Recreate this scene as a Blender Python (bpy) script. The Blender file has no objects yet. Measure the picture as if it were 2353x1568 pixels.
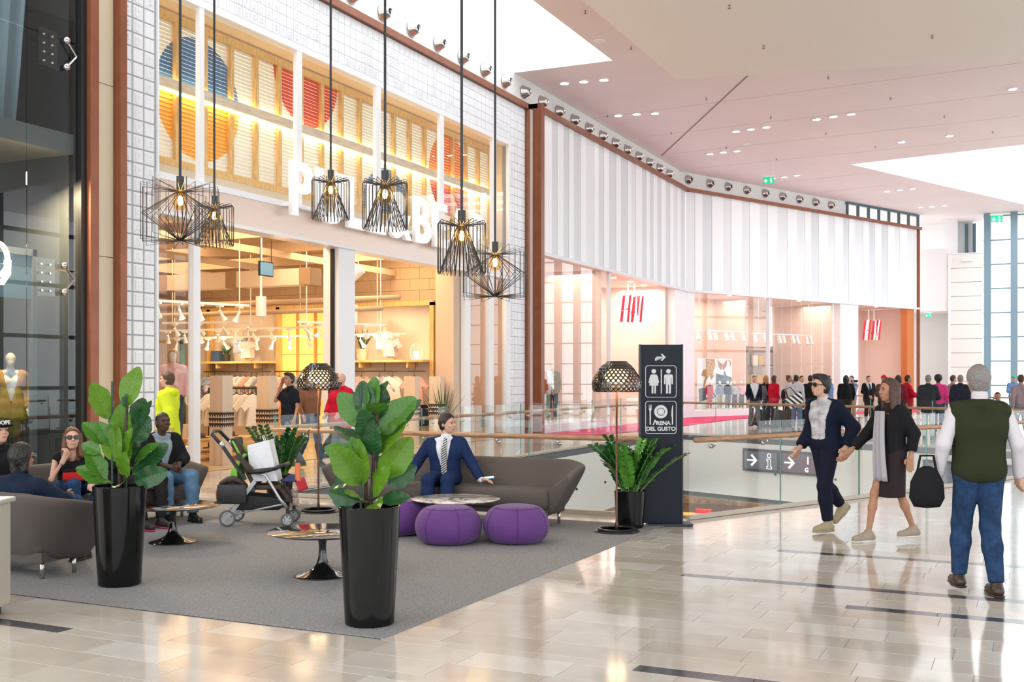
import bpy, bmesh, math, random
import numpy as np
from mathutils import Vector, Matrix, noise as mnoise
random.seed(7)
sc = bpy.context.scene
COL = sc.collection
# ---------------------------------------------------------------- camera, sky, light, exposure
YAW = math.radians(25.52)
cam = bpy.data.cameras.new('camera'); cam.sensor_width = 36; cam.lens = 36 * 2500 / 2353
cam.shift_y = 86 / 2353; cam.clip_end = 400
co = bpy.data.objects.new('camera', cam); COL.objects.link(co)
co.location = (0, 0, 1.65); co.rotation_euler = (math.pi / 2, 0, YAW); sc.camera = co
w = bpy.data.worlds.new('sky'); sc.world = w; w.use_nodes = True
w.node_tree.nodes['Background'].inputs[0].default_value = (.93, .97, 1, 1)
w.node_tree.nodes['Background'].inputs[1].default_value = 1.25
sc.view_settings.view_transform = 'Standard'; sc.view_settings.look = 'None'
sc.view_settings.exposure = 1.28; sc.view_settings.gamma = 1; sc.view_settings.use_curve_mapping = False
sc.cycles.use_denoising = True; sc.cycles.use_adaptive_sampling = True; sc.cycles.adaptive_threshold = .08; sc.cycles.transparent_max_bounces = 16
sc.cycles.max_bounces = 6; sc.cycles.diffuse_bounces = 4; sc.cycles.glossy_bounces = 3; sc.cycles.sample_clamp_indirect = 6

def area(name, loc, size, energy, col, rot=(0, 0, 0), sy=None):
    l = bpy.data.lights.new(name, 'AREA'); l.energy = energy; l.color = col; l.size = size
    if sy: l.shape = 'RECTANGLE'; l.size_y = sy
    o = bpy.data.objects.new(name, l); COL.objects.link(o); o.location = loc; o.rotation_euler = rot
    return o
WARM = (1, .70, .40); ROSE = (1, .83, .72)
area('daylight_roof_glazing', (-11.85, 15, 11.9), 2.6, 110, (.95, .98, 1), sy=25)
area('daylight_far_glazing', (2, 54, 12.3), 9, 450, (.95, .98, 1), sy=16)
area('shop_fill_light', (-14.4, 17, 4.93), 1.6, 80, WARM, sy=4)  # added warm fill lights, kept out of view behind the lintel
area('shop_fill_light', (-14.4, 22, 4.93), 1.6, 80, WARM, sy=4)
area('shop_fill_light', (-19.5, 19.5, 4.93), 4, 120, WARM, sy=6)
area('fashion_fill_light', (-14.6, 34, 5.3), 1.6, 85, ROSE, sy=8)  # added rosy fill lights above the shop windows, hidden by the cladding
area('fashion_fill_light', (-14.6, 41, 5.3), 1.6, 70, ROSE, sy=4)
area('fashion_fill_light', (-11.6, 52.5, 5.3), 1.6, 125, ROSE, rot=(0, 0, -math.radians(24.5)), sy=14)
area('window_display_fill', (-14.2, 26.2, 4.35), .5, 22, WARM, sy=1.6)  # fill light added to brighten the narrow display window
area('food_court_fill', (-12.5, 46, -1.85), 3, 260, WARM, sy=5)  # unseen warm fill added to light the lower storey
area('dark_shop_fill', (-13.5, 11.0, 10.2), .5, 45, (.9, .95, 1), sy=2)  # fill light added so the curtain shows behind the dark glass
area('dark_shop_fill', (-13.5, 11.3, 4.6), .5, 230, WARM, rot=(0, -.3, 0), sy=.8)  # second added fill, aimed at the mannequin in the tan jacket

# ---------------------------------------------------------------- helpers
MATS = {}
def M(name, col, rough=.5, metal=0, spec=.5, var=None, bump=None, emit=None, coat=0, sheen=0, trans=0, alpha=None):
    if name in MATS: return MATS[name]
    m = bpy.data.materials.new(name); m.use_nodes = True
    nt = m.node_tree; b = nt.nodes['Principled BSDF']
    b.inputs['Base Color'].default_value = (*col, 1); b.inputs['Roughness'].default_value = rough
    b.inputs['Metallic'].default_value = metal; b.inputs['Specular IOR Level'].default_value = spec
    if coat: b.inputs['Coat Weight'].default_value = coat; b.inputs['Coat Roughness'].default_value = .05
    if sheen: b.inputs['Sheen Weight'].default_value = sheen
    if trans: b.inputs['Transmission Weight'].default_value = trans
    if emit: b.inputs['Emission Color'].default_value = (*emit[:3], 1); b.inputs['Emission Strength'].default_value = emit[3]
    L = nt.links.new; N = nt.nodes.new
    if var:
        tc = N('ShaderNodeTexCoord'); n = N('ShaderNodeTexNoise'); n.inputs['Scale'].default_value = var[0]; n.inputs['Detail'].default_value = 5
        mp = N('ShaderNodeMapping'); mp.inputs['Scale'].default_value = var[2] if len(var) > 2 else (1, 1, 1)
        L(tc.outputs['Object'], mp.inputs[0]); L(mp.outputs[0], n.inputs['Vector'])
        mx = N('ShaderNodeMix'); mx.data_type = 'RGBA'
        a = var[1]; c2 = var[3] if len(var) > 3 else None
        mx.inputs[6].default_value = (*[max(0, c * (1 - a)) for c in col], 1)
        mx.inputs[7].default_value = (*(c2 or [min(1, c * (1 + a)) for c in col]), 1)
        rp = N('ShaderNodeValToRGB'); rp.color_ramp.elements[0].position = .35; rp.color_ramp.elements[1].position = .65
        L(n.outputs[0], rp.inputs[0]); L(rp.outputs[0], mx.inputs[0]); L(mx.outputs[2], b.inputs['Base Color'])
    if bump:
        tc = N('ShaderNodeTexCoord'); n = N('ShaderNodeTexNoise'); n.inputs['Scale'].default_value = bump[0]
        bp = N('ShaderNodeBump'); bp.inputs['Strength'].default_value = bump[1]; bp.inputs['Distance'].default_value = .01
        L(tc.outputs['Object'], n.inputs['Vector']); L(n.outputs[0], bp.inputs['Height']); L(bp.outputs[0], b.inputs['Normal'])
    MATS[name] = m; return m
def glass(name, tint=(.96, .99, .98), refl=1.0, ior=1.45, rough=0.0):
    if name in MATS: return MATS[name]
    m = bpy.data.materials.new(name); m.use_nodes = True; nt = m.node_tree
    for n in list(nt.nodes): nt.nodes.remove(n)
    N = nt.nodes.new; L = nt.links.new
    o = N('ShaderNodeOutputMaterial'); mx = N('ShaderNodeMixShader'); t = N('ShaderNodeBsdfTransparent'); g = N('ShaderNodeBsdfGlossy')
    t.inputs[0].default_value = (*tint, 1); g.inputs['Roughness'].default_value = rough; g.inputs[0].default_value = (.95, .98, 1, 1)
    f = N('ShaderNodeFresnel'); f.inputs[0].default_value = ior; mu = N('ShaderNodeMath'); mu.operation = 'MULTIPLY'; mu.inputs[1].default_value = refl
    ge = N('ShaderNodeNewGeometry'); fr = N('ShaderNodeMath'); fr.operation = 'SUBTRACT'; fr.inputs[0].default_value = 1; L(ge.outputs['Backfacing'], fr.inputs[1])
    m2 = N('ShaderNodeMath'); m2.operation = 'MULTIPLY'; L(f.outputs[0], mu.inputs[0]); L(mu.outputs[0], m2.inputs[0]); L(fr.outputs[0], m2.inputs[1]); L(m2.outputs[0], mx.inputs[0]); L(t.outputs[0], mx.inputs[1]); L(g.outputs[0], mx.inputs[2]); L(mx.outputs[0], o.inputs[0])
    MATS[name] = m; return m
def V(*a): return Vector(a)
class MB:
    def __init__(s): s.v = []; s.f = []
    def add(s, v, f):
        n = len(s.v); s.v += [tuple(p) for p in v]; s.f += [tuple(i + n for i in q) for q in f]; return s
    def box(s, x0, x1, y0, y1, z0, z1):
        return s.add([(x0, y0, z0), (x1, y0, z0), (x1, y1, z0), (x0, y1, z0), (x0, y0, z1), (x1, y0, z1), (x1, y1, z1), (x0, y1, z1)],
                     [(0, 3, 2, 1), (4, 5, 6, 7), (0, 1, 5, 4), (1, 2, 6, 5), (2, 3, 7, 6), (3, 0, 4, 7)])
    def mbox(s, mat, sx, sy, sz):   # box centred on matrix, full sizes
        c = [(x * sx / 2, y * sy / 2, z * sz / 2) for z in (-1, 1) for x, y in ((-1, -1), (1, -1), (1, 1), (-1, 1))]
        return s.add([mat @ Vector(p) for p in c], [(0, 3, 2, 1), (4, 5, 6, 7), (0, 1, 5, 4), (1, 2, 6, 5), (2, 3, 7, 6), (3, 0, 4, 7)])
    def bar(s, a, b, wd, ht, up=(0, 0, 1)):  # box beam from a to b
        a = Vector(a); b = Vector(b); d = (b - a).normalized(); up = Vector(up)
        if abs(d.dot(up)) > .98: up = Vector((0, 1, 0))
        x = d.cross(up).normalized(); z = x.cross(d)
        m = Matrix((x, d, z)).transposed().to_4x4(); m.translation = (a + b) / 2
        return s.mbox(m, wd, (b - a).length, ht)
    def tube(s, path, r, n=8, closed=False, caps=True):
        P = [Vector(p) for p in path]; k = len(P); R = r if isinstance(r, (list, tuple)) else [r] * k
        T = []
        for i in range(k):
            a = P[i - 1] if (i or closed) else P[0]; b = P[(i + 1) % k] if (i < k - 1 or closed) else P[-1]
            T.append((b - a).normalized())
        u = T[0].orthogonal().normalized(); vs = []; base = len(s.v)
        for i in range(k):
            u = (u - T[i] * u.dot(T[i])).normalized(); q = T[i].cross(u)
            for j in range(n):
                a = 2 * math.pi * j / n; vs.append(P[i] + (u * math.cos(a) + q * math.sin(a)) * R[i])
        fs = []
        for i in range(k if closed else k - 1):
            i2 = (i + 1) % k
            for j in range(n): j2 = (j + 1) % n; fs.append((i * n + j, i * n + j2, i2 * n + j2, i2 * n + j))
        if caps and not closed: fs.append(tuple(range(n - 1, -1, -1))); fs.append(tuple((k - 1) * n + j for j in range(n)))
        return s.add(vs, fs)
    def lathe(s, prof, n=32, c=(0, 0, 0), sx=1, sy=1):
        vs = []; fs = []; k = len(prof)
        for r, z in prof:
            for j in range(n): a = 2 * math.pi * j / n; vs.append((c[0] + r * sx * math.cos(a), c[1] + r * sy * math.sin(a), c[2] + z))
        for i in range(k - 1):
            for j in range(n): j2 = (j + 1) % n; fs.append((i * n + j, i * n + j2, (i + 1) * n + j2, (i + 1) * n + j))
        if prof[0][0] > 1e-4: fs.append(tuple(range(n - 1, -1, -1)))
        if prof[-1][0] > 1e-4: fs.append(tuple((k - 1) * n + j for j in range(n)))
        return s.add(vs, fs)
    def prism(s, pts, f0, f1):   # polygon pts2d ; f0,f1 map (u,v)->3d for the two faces
        n = len(pts); vs = [f0(*p) for p in pts] + [f1(*p) for p in pts]
        fs = [tuple(range(n)), tuple(range(2 * n - 1, n - 1, -1))] + [(i, i + n, (i + 1) % n + n, (i + 1) % n) for i in range(n)]
        return s.add(vs, fs)
    def grid(s, fn, nu, nv, wrapu=False):
        vs = [fn(i / (nu if wrapu else nu - 1), j / (nv - 1)) for j in range(nv) for i in range(nu)]
        fs = [(j * nu + i, j * nu + (i + 1) % nu, (j + 1) * nu + (i + 1) % nu, (j + 1) * nu + i) for j in range(nv - 1) for i in range(nu if wrapu else nu - 1)]
        return s.add(vs, fs)
    def xf(s, m): s.v = [tuple(m @ Vector(p)) for p in s.v]; return s
    def mesh(s, name, mat, smooth=False):
        me = bpy.data.meshes.new(name); me.from_pydata(s.v, [], s.f); me.update()
        for m in (mat if isinstance(mat, (list, tuple)) else [mat]): me.materials.append(m)
        bm = bmesh.new(); bm.from_mesh(me); bmesh.ops.recalc_face_normals(bm, faces=bm.faces); bm.to_mesh(me); bm.free()
        if smooth: me.polygons.foreach_set('use_smooth', [True] * len(me.polygons)); 
        return me
    def build(s, name, mat, parent=None, smooth=False, bevel=0, solid=0, sub=0, edge=None):
        o = obj(name, s.mesh(name, mat, smooth), parent)
        if solid: k = o.modifiers.new('thick', 'SOLIDIFY'); k.thickness = solid; k.offset = 0
        if bevel: k = o.modifiers.new('bevel', 'BEVEL'); k.width = bevel; k.segments = 2; k.limit_method = 'ANGLE'
        if sub: k = o.modifiers.new('sub', 'SUBSURF'); k.levels = k.render_levels = sub
        if edge: 
            for e in o.data.edges: pass
            k = o.modifiers.new('split', 'EDGE_SPLIT'); k.split_angle = math.radians(edge)
        return o
def obj(name, me, parent=None):
    o = bpy.data.objects.new(name, me); COL.objects.link(o)
    if parent is not None: o.parent = parent
    return o
def tag(o, label=None, cat=None, group=None, kind=None):
    if label: o['label'] = label
    if cat: o['category'] = cat
    if group: o['group'] = group
    if kind: o['kind'] = kind
    return o
def thing(name, label, cat, loc=(0, 0, 0), rz=0, group=None, kind=None):
    o = bpy.data.objects.new(name, None); o.empty_display_size = .1; COL.objects.link(o)
    o.location = loc; o.rotation_euler = (0, 0, rz)
    return tag(o, label, cat, group, kind)
def struct(name, label, loc=(0, 0, 0), rz=0): return thing(name, label, None, loc, rz, None, 'structure')
def copytree(o, loc=None, rz=None, label=None, parent=None):
    c = o.copy(); COL.objects.link(c)
    if parent is not None: c.parent = parent
    if loc is not None: c.location = loc
    if rz is not None: c.rotation_euler = (0, 0, rz)
    if label: c['label'] = label
    for ch in o.children: copytree(ch, parent=c)
    return c
_tc = {}
def text_mesh(txt, size, depth, mat, off=0.0, align='CENTER', flat=False, shear=0, sx=1):
    key = (txt, size, depth, mat.name, off, align, shear)
    cu = bpy.data.curves.new('lettering', 'FONT'); cu.body = txt; cu.size = size; cu.extrude = depth / 2; cu.offset = off
    cu.align_x = align; cu.resolution_u = 4; cu.shear = shear
    o = bpy.data.objects.new('lettering', cu); COL.objects.link(o)
    bpy.context.view_layer.update()
    me = bpy.data.meshes.new_from_object(o.evaluated_get(bpy.context.evaluated_depsgraph_get()))
    bpy.data.objects.remove(o); bpy.data.curves.remove(cu)
    me.materials.clear(); me.materials.append(mat)
    return me
# ---------------------------------------------------------------- materials
white = M('white_paint', (.86, .86, .86), .5)
cream = M('cream_paint', (.8, .76, .68), .5)
rust = M('rust_metal', (.26, .085, .04), .38, .25, var=(3, .1))
rust_dark = rust
black = M('black_metal', (.012, .012, .013), .4)
steel = M('brushed_steel', (.62, .62, .62), .25, 1)
wood = M('oak_rail', (.42, .23, .12), .35, var=(6, .25, (1, 12, 12)))
pine = M('pine_wood', (.72, .46, .17), .5, var=(4, .18, (8, 8, 1)))
clear = glass('clear_glass', (.97, .99, .985), 1.0)
greeng = M('green_glass_edge', (.12, .34, .28), .1)
U2 = V(math.sin(math.radians(24.5)), math.cos(math.radians(24.5)), 0); N2 = V(-U2.y, U2.x, 0); C2 = V(-13.2, 44.6, 0)
def s2(s, off=0, z=0): p = C2 + U2 * s + N2 * off; return V(p.x, p.y, z)

# ---------------------------------------------------------------- floor
def floor_mat():
    m = bpy.data.materials.new('polished_limestone'); m.use_nodes = True; nt = m.node_tree; b = nt.nodes['Principled BSDF']
    N = nt.nodes.new; L = nt.links.new
    tc = N('ShaderNodeTexCoord'); br = N('ShaderNodeTexBrick'); br.offset = .37; br.squash = 1
    br.inputs['Color1'].default_value = (.53, .485, .43, 1); br.inputs['Color2'].default_value = (.485, .43, .375, 1); br.inputs['Mortar'].default_value = (.40, .35, .29, 1)
    br.inputs['Scale'].default_value = 1; br.inputs['Mortar Size'].default_value = .004; br.inputs['Brick Width'].default_value = .62; br.inputs['Row Height'].default_value = .3
    L(tc.outputs['Object'], br.inputs['Vector']); n = N('ShaderNodeTexNoise'); n.inputs['Scale'].default_value = 6; n.inputs['Detail'].default_value = 6
    L(tc.outputs['Object'], n.inputs['Vector']); mx = N('ShaderNodeMix'); mx.data_type = 'RGBA'; mx.blend_type = 'OVERLAY'; mx.inputs[0].default_value = .25
    L(br.outputs[0], mx.inputs[6]); L(n.outputs[0], mx.inputs[7]); L(mx.outputs[2], b.inputs['Base Color'])
    b.inputs['Roughness'].default_value = .11
    return m
fl = struct('floor', 'polished beige limestone floor of the mall gallery')
fm = floor_mat()
vo = [(-9.65, 12.55), (-3.66, 12.45), (2.3, 25.5), (-9.65, 31.3)]; ou = [(-26, -14), (15.2, -14), (15.2, 78), (-26, 78)]
b = MB(); z = -.005
for i in range(4):
    j = (i + 1) % 4; b.add([(*ou[i], z), (*ou[j], z), (*vo[j], z), (*vo[i], z)], [(0, 1, 2, 3)])
b.build('slab', fm, fl)
def stone(name, c, r=.10): return M(name, c, r, var=(3.5, .055), spec=.5)
stones = [stone('limestone_light', (.54, .495, .445)), stone('limestone_mid', (.505, .455, .40)), stone('limestone_warm', (.475, .42, .365)), stone('limestone_pale', (.60, .565, .52))]
dark_stone = stone('dark_slate', (.07, .072, .08), .12)
rows = []; y = 3.9
strips = [(5.12, None, -5.7), (5.93, -2.03, None), (8.04, -1.21, None), (8.80, -2.65, None), (10.35, -2.2, None)]
si = 0
while y < 11.3:
    if si < len(strips) and y >= strips[si][0] - .16:
        rows.append((y, y + .135, strips[si])); y += .135; si += 1
    else: rows.append((y, y + .3, None)); y += .3
tile_meshes = {}
def tile(x0, x1, y0, y1, mat):
    key = (round(x1 - x0, 2), round(y1 - y0, 3), mat.name)
    if key not in tile_meshes:
        wx, wy = key[0] - .0018, key[1] - .0018; mb = MB(); e = .0015
        mb.add([(0, 0, 0), (wx, 0, 0), (wx, wy, 0), (0, wy, 0), (e, e, .005), (wx - e, e, .005), (wx - e, wy - e, .005), (e, wy - e, .005)], [(4, 5, 6, 7), (0, 1, 5, 4), (1, 2, 6, 5), (2, 3, 7, 6), (3, 0, 4, 7)])
        tile_meshes[key] = mb.mesh('floor_tile', mat)
    return key
tl = []
cx, sx_ = math.cos(YAW), math.sin(YAW)
def seen(x, y):
    d = -sx_ * x + cx * y; l = cx * x + sx_ * y
    return d > 4 and abs(l / d) < .50 and 4125 / d < 730
for (y0, y1, st) in rows:
    x = -8.4 - random.random() * .6
    while x < 1.8:
        x1 = x + .62
        if st:
            edge = st[1] if st[1] is not None else st[2]
            if x < edge < x1 - .01: x1 = max(edge, x + .05)
        inc = -10.3 < x + .3 < -3.71 and 5.85 < (y0 + y1) / 2 < 11.7
        xa, xb = x, x1
        if y0 > 5.8 and xa < -3.71 < xb: xa = -3.71; inc = False
        if (seen(xa, y0) or seen(xb, y1) or seen(xb, y0)) and not inc and not (y1 > 12.4):
            mt = random.choices(stones, [4, 3, 2, 1.4])[0]
            if st and ((st[1] is not None and x >= st[1] - .01) or (st[1] is None and x1 <= st[2] + .01)): mt = dark_stone
            xm = (xa + xb) / 2; tl.append((-sx_ * xm + cx * y0, xa, xb, y0, y1, mt))
        x = x1
tl.sort(key=lambda t: t[0])
rest = {}
for i, (d, xa, xb, y0, y1, mt) in enumerate(tl):
    k = tile(xa, xb, y0, y1, mt)
    if i < 300: o = obj('floor_tile', tile_meshes[k], fl); o.location = (xa, y0, -.005)
    else: rest.setdefault(mt.name, MB()).box(xa, xb - .003, y0, y1 - .003, -.005, 0)
if rest:
    mb = MB(); mats = []; me = None
    names = list(rest); idx = []
    for i, nme in enumerate(names): idx += [i] * len(rest[nme].f); mb.add(rest[nme].v, rest[nme].f)
    me = mb.mesh('floor_tile_field', [MATS[n] for n in names]); me.polygons.foreach_set('material_index', idx)
    tag(obj('floor_tile_field', me, fl), kind='stuff')
# void edges, lower storey
b = MB()
for i in range(4):
    j = (i + 1) % 4; a, c = V(*vo[i], 0), V(*vo[j], 0)
    if i in (2, 3): b.add([a + V(0, 0, -.16), c + V(0, 0, -.16), c + V(0, 0, -1.75), a + V(0, 0, -1.75)], [(0, 1, 2, 3)])
ve = struct('wall_void', 'pale fascia wall around the open well in the floor')
fascia_m = M('fascia_board', (.74, .72, .68), .45)
for i in range(4):
    j = (i + 1) % 4; a, c = V(*vo[i], 0), V(*vo[j], 0); d = (c - a).normalized(); n = V(d.y, -d.x, 0)
    MB().bar(a + n * .1 + V(0, 0, -.9), c + n * .1 + V(0, 0, -.9), .2, 1.5).build('fascia_panel', fascia_m, ve)
    MB().bar(a + n * .1 + V(0, 0, -.08), c + n * .1 + V(0, 0, -.08), .22, .12).build('slab_edge', M('slab_edge_grey', (.09, .1, .115), .4), ve)
    for k in range(1, int((c - a).length / 1.9)):   # fixing studs
        if i in (2, 3): p = a + d * k * 1.9 + V(0, 0, -.95) - n * .005; MB().tube([p, p - n * .03], .03, 8).build('fixing_stud', black, ve)
MB().box(-12, 5, 12, 33, -1.95, -1.75).build('x', white) if False else None
lf = struct('floor_lower', 'floor of the lower storey seen through the well')
MB().box(-26, 14, 8, 62, -5.3, -5.2).build('lower_slab', M('lower_floor', (.35, .27, .2), .3, var=(3, .2)), lf)
lw = struct('wall_lower', 'warm lit back wall of the lower storey food court')
MB().box(-26, 14, 58, 58.2, -5.2, -1.7).build('lower_back_wall', M('lower_wall', (.5, .3, .18), .6, var=(1.5, .5)), lw)
MB().add([(-26, 31.3, -1.8), (-9.65, 31.3, -1.8), (2.3, 25.5, -1.8), (14, 25.5, -1.8), (14, 60, -1.8), (-26, 60, -1.8)], [(0, 1, 5), (1, 4, 5), (1, 2, 4), (2, 3, 4)]).build('lower_ceiling', cream, lw)
# ---------------------------------------------------------------- ceiling
cl = struct('ceiling', 'pale pinkish plaster ceiling with roof lights and downlights')
cm = M('ceiling_plaster', (.86, .765, .755), .75, var=(.4, .02))
b = MB(); zc = 10.4
A2 = [(-6.66, 46.09), (5, 44.1), (13, 62.2), (1.5, 64.6)]; O2_ = [(-14, 44), (22, 44), (22, 66), (-14, 66)]
def flat(pts): b.add([(*p, zc) for p in pts], [tuple(range(len(pts)))])
flat([(-26, -3), (-13.35, -3), (-13.35, 28), (-26, 28)]); flat([(-10.4, -3), (22, -3), (22, 28.2), (-10.4, 28.2)])
flat([(-26, 27.8), (-10.4, 28.2), (-10.4, 28.2), (-26, 44)][:2] + [(-10.4, 44), (-26, 44)]); flat([(-10.4, 28.2), (22, 28.2), (22, 44), (-10.4, 44)])
for i in range(4): j = (i + 1) % 4; flat([O2_[i], O2_[j], A2[j], A2[i]])
b.build('ceiling_board', cm, cl)
b = MB()   # shafts of the roof lights
for a, c in (((-10.4, -3), (-10.4, 28.2)), ((-10.4, 28.2), (-13.35, 27.8))): b.add([(*a, zc), (*c, zc), (*c, 13.2), (*a, 13.2)], [(0, 1, 2, 3)])
for i in range(4): j = (i + 1) % 4; b.add([(*A2[i], zc), (*A2[j], zc), (*A2[j], 12.6), (*A2[i], 12.6)], [(0, 1, 2, 3)])
b.build('roof_light_shaft', M('shaft_white', (.88, .88, .89), .6), cl)
for k in range(1, 7):   # glazing bars of the far roof light
    t = k / 7; p = [V(*A2[0], 12).lerp(V(*A2[3], 12), t), V(*A2[1], 12).lerp(V(*A2[2], 12), t)]
    MB().bar(p[0], p[1], .12, .25).build('glazing_bar', white, cl)
MB().bar(V(-1, 45.2, 12), V(7, 63.3, 12), .12, .25).build('glazing_bar', white, cl)
bk = struct('ceiling_bulkhead', 'lower dropped ceiling panel in warm beige')
b = MB(); pts = [(-8.12, -3), (22, -3), (22, 33.4), (-.16, 28.39), (-8.08, 26.58)]
b.prism(pts, lambda x, y: (x, y, 9.2), lambda x, y: (x, y, 10.38)).build('bulkhead_board', M('bulkhead_plaster', (.92, .875, .82), .75), bk)
joint = M('ceiling_joint', (.33, .27, .26), .8); jl = M('ceiling_seam', (.70, .63, .61), .8)
MB().bar((-13.11, 41.09, 10.395), (-7.4, 31.3, 10.395), .05, .012).build('expansion_joint', joint, cl)
for y in (33.6, 37, 40.3, 43.6): MB().bar((-13.3 if y < 35 else -12.6, y + .6, 10.397), (8, y - .9, 10.397), .014, .008).build('board_seam', jl, cl)
for y in (48.5, 52): MB().bar((-11, y + .8, 10.397), (-6, y - .2, 10.397), .014, .008).build('board_seam', jl, cl)
lampm = M('downlight_glow', (1, 1, 1), .5, emit=(1, .97, .92, 9)); ring = M('downlight_ring', (.8, .78, .76), .5)
dme = MB().lathe([(.001, .0), (.12, 0), (.12, .02), (.001, .02)], 20).mesh('lens', lampm); rme = MB().lathe([(.125, .025), (.125, -.004), (.15, -.004), (.15, .025)], 20).mesh('ring', ring)
DL = [(-12.46, 29.7), (-11.88, 29.77), (-11.28, 29.85), (-12.37, 34.1), (-11.76, 34.19), (-11.18, 34.34), (-9.42, 38.1), (-8.87, 37.99), (-8.31, 37.9), (-11.29, 41.5), (-10.73, 41.4), (-10.2, 41.39), (-10.21, 47.71), (-9.67, 47.63), (-9.09, 47.45), (-6.53, 37.48), (-5.96, 37.35), (-5.37, 37.24), (-.51, 36.1), (-6.08, 53.34), (-5.51, 53.22), (-4.93, 53.11), (-5.11, 59.08), (-4.55, 59.04), (-3.97, 59.01), (-4.32, 42.42), (-2.66, 42.1)]
rowname = ['in the three beside the roof light corner', 'in the three above the start of the striped cladding', 'in the three in the middle of the ceiling', 'in the three above the bend of the striped cladding', 'in the three by the hanging exit sign', 'in the three right of the ceiling middle', '', 'in the three nearest the far roof light', 'in the three farthest away by the clerestory']
for i, (x, y) in enumerate(DL):
    g = i // 3 if i < 18 else (6 if i == 18 else (7 + (i - 19) // 3 if i < 25 else 9))
    lab = {6: 'single round downlight at the right edge of the ceiling', 9: 'small round downlight beside the far roof light, ' + ('first' if i == 25 else 'second') + ' from the left'}.get(g)
    if not lab: k = (i if i < 18 else i - 19) % 3; lab = ('left', 'middle', 'right')[k] + ' round downlight ' + rowname[g]
    t = thing('downlight', lab, 'downlight', (x, y, 10.37), 0, 'round recessed ceiling downlights')
    obj('lens', dme, t); obj('ring', rme, t)
spk = MB().lathe([(.03, .06), (.03, .03), (.012, .03), (.012, -.02), (.035, -.025), (.035, -.035), (.001, -.035)], 10).mesh('sprinkler', M('brass_grey', (.3, .27, .25), .4, .6))
SP = [(1345, 25, 0), (1450, 108, 0), (1676, 12, 1), (1755, 105, 1), (2142, 81, 1), (1623, 225, 0), (1396, 265, 0), (1771, 268, 0), (1903, 176, 0), (2046, 224, 0), (1898, 305, 0), (1542, 304, 0), (1669, 337, 0), (2011, 336, 0), (2170, 266, 0), (1784, 364, 0), (2281, 302, 0)]
CA, SA = math.cos(YAW), math.sin(YAW)
SPW = []
for px, py, lo in SP:
    z = 9.2 if lo else 10.4; a = (px - 1176.5) / 2500; d = (z - 1.65) * 2500 / (870 - py); SPW.append((-SA * d + CA * a * d, CA * d + SA * a * d, z))
SPL = ['ceiling strip left of the beige panel, upper one', 'ceiling strip left of the beige panel, lower one', 'beige dropped panel at the top edge', 'beige dropped panel, middle one', 'beige dropped panel, rightmost', 'ceiling left of the dark diagonal joint, nearest the panel', 'ceiling left of the dark diagonal joint beside three downlights', 'ceiling right of the dark joint above three downlights', 'ceiling close under the edge of the beige panel', 'ceiling right of the middle, under the panel edge', 'ceiling left of the far roof light corner', 'ceiling just left of the dark joint, low down', 'ceiling just right of the dark joint, low down', 'ceiling at the corner of the far roof light', 'ceiling above the far roof light, upper right', 'ceiling near the hanging exit sign', 'ceiling above the far roof light, rightmost']
for i, p in enumerate(SPW):
    o = obj('fire_sprinkler', spk, None); o.location = (p[0], p[1], p[2] - .035)
    tag(o, 'tiny metal fire sprinkler on the %s' % SPL[i], 'sprinkler', 'ceiling fire sprinklers')
for x, y, lab in ((-11.0, 26.4, 'round white speaker grille on the ceiling beside the roof light'), (-9.6, 40.4, 'small round smoke detector on the far ceiling')):
    tag(MB().lathe([(.001, -.02), (.15, -.02), (.16, 0), (.001, 0)], 20, (x if x > -10 else -10.1, y, 10.4)).build('ceiling_detector', white), lab, 'detector')
# emergency exit signs hanging from the ceiling
exm = M('exit_green', (.0, .32, .16), .4, emit=(.0, .35, .17, .6)); exw = M('exit_white', (.9, .95, .92), .5, emit=(.9, 1, .95, .5))
def exit_sign(x, y, z, rz, lab, k=1.0, top=10.4):
    t = thing('exit_sign', lab, 'sign', (x, y, z), rz)
    MB().box(-.3 * k, .3 * k, -.03, .03, 0, .34 * k).build('sign_box', exm, t, bevel=.01)
    MB().box(-.32 * k, .32 * k, -.05, .05, .34 * k, .42 * k).build('sign_mount', white, t); [MB().tube([(x * k, 0, .42 * k), (x * k, 0, top - z)], .01, 5).build('hanger_rod', white, t) for x in (-.25, .25)]
    MB().prism([(-.2, .22), (-.12, .22), (-.12, .13), (-.06, .13), (-.16, .03), (-.26, .13), (-.2, .13)], lambda u, v: (u * k, -.036, v * k), lambda u, v: (u * k, -.03, v * k)).build('arrow', exw, t)
    m = MB(); f0 = lambda u, v: (u * k, -.036, v * k); f1 = lambda u, v: (u * k, -.03, v * k)
    m.prism([(.05, .12), (.1, .2), (.17, .17), (.2, .1), (.17, .09), (.14, .14), (.16, .03), (.13, .03), (.1, .12)], f0, f1); m.prism([(.12 + .035 * math.cos(a), .25 + .035 * math.sin(a)) for a in [i * .785 for i in range(8)]], f0, f1)
    m.build('running_figure', exw, t); return t
exit_sign(-9.6, 44.2, 9.55, YAW, 'green hanging emergency exit sign above the striped cladding', .75)
exit_sign(-1.62, 61.3, 9.7, YAW, 'small green hanging exit sign near the tall far glazing')
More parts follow.
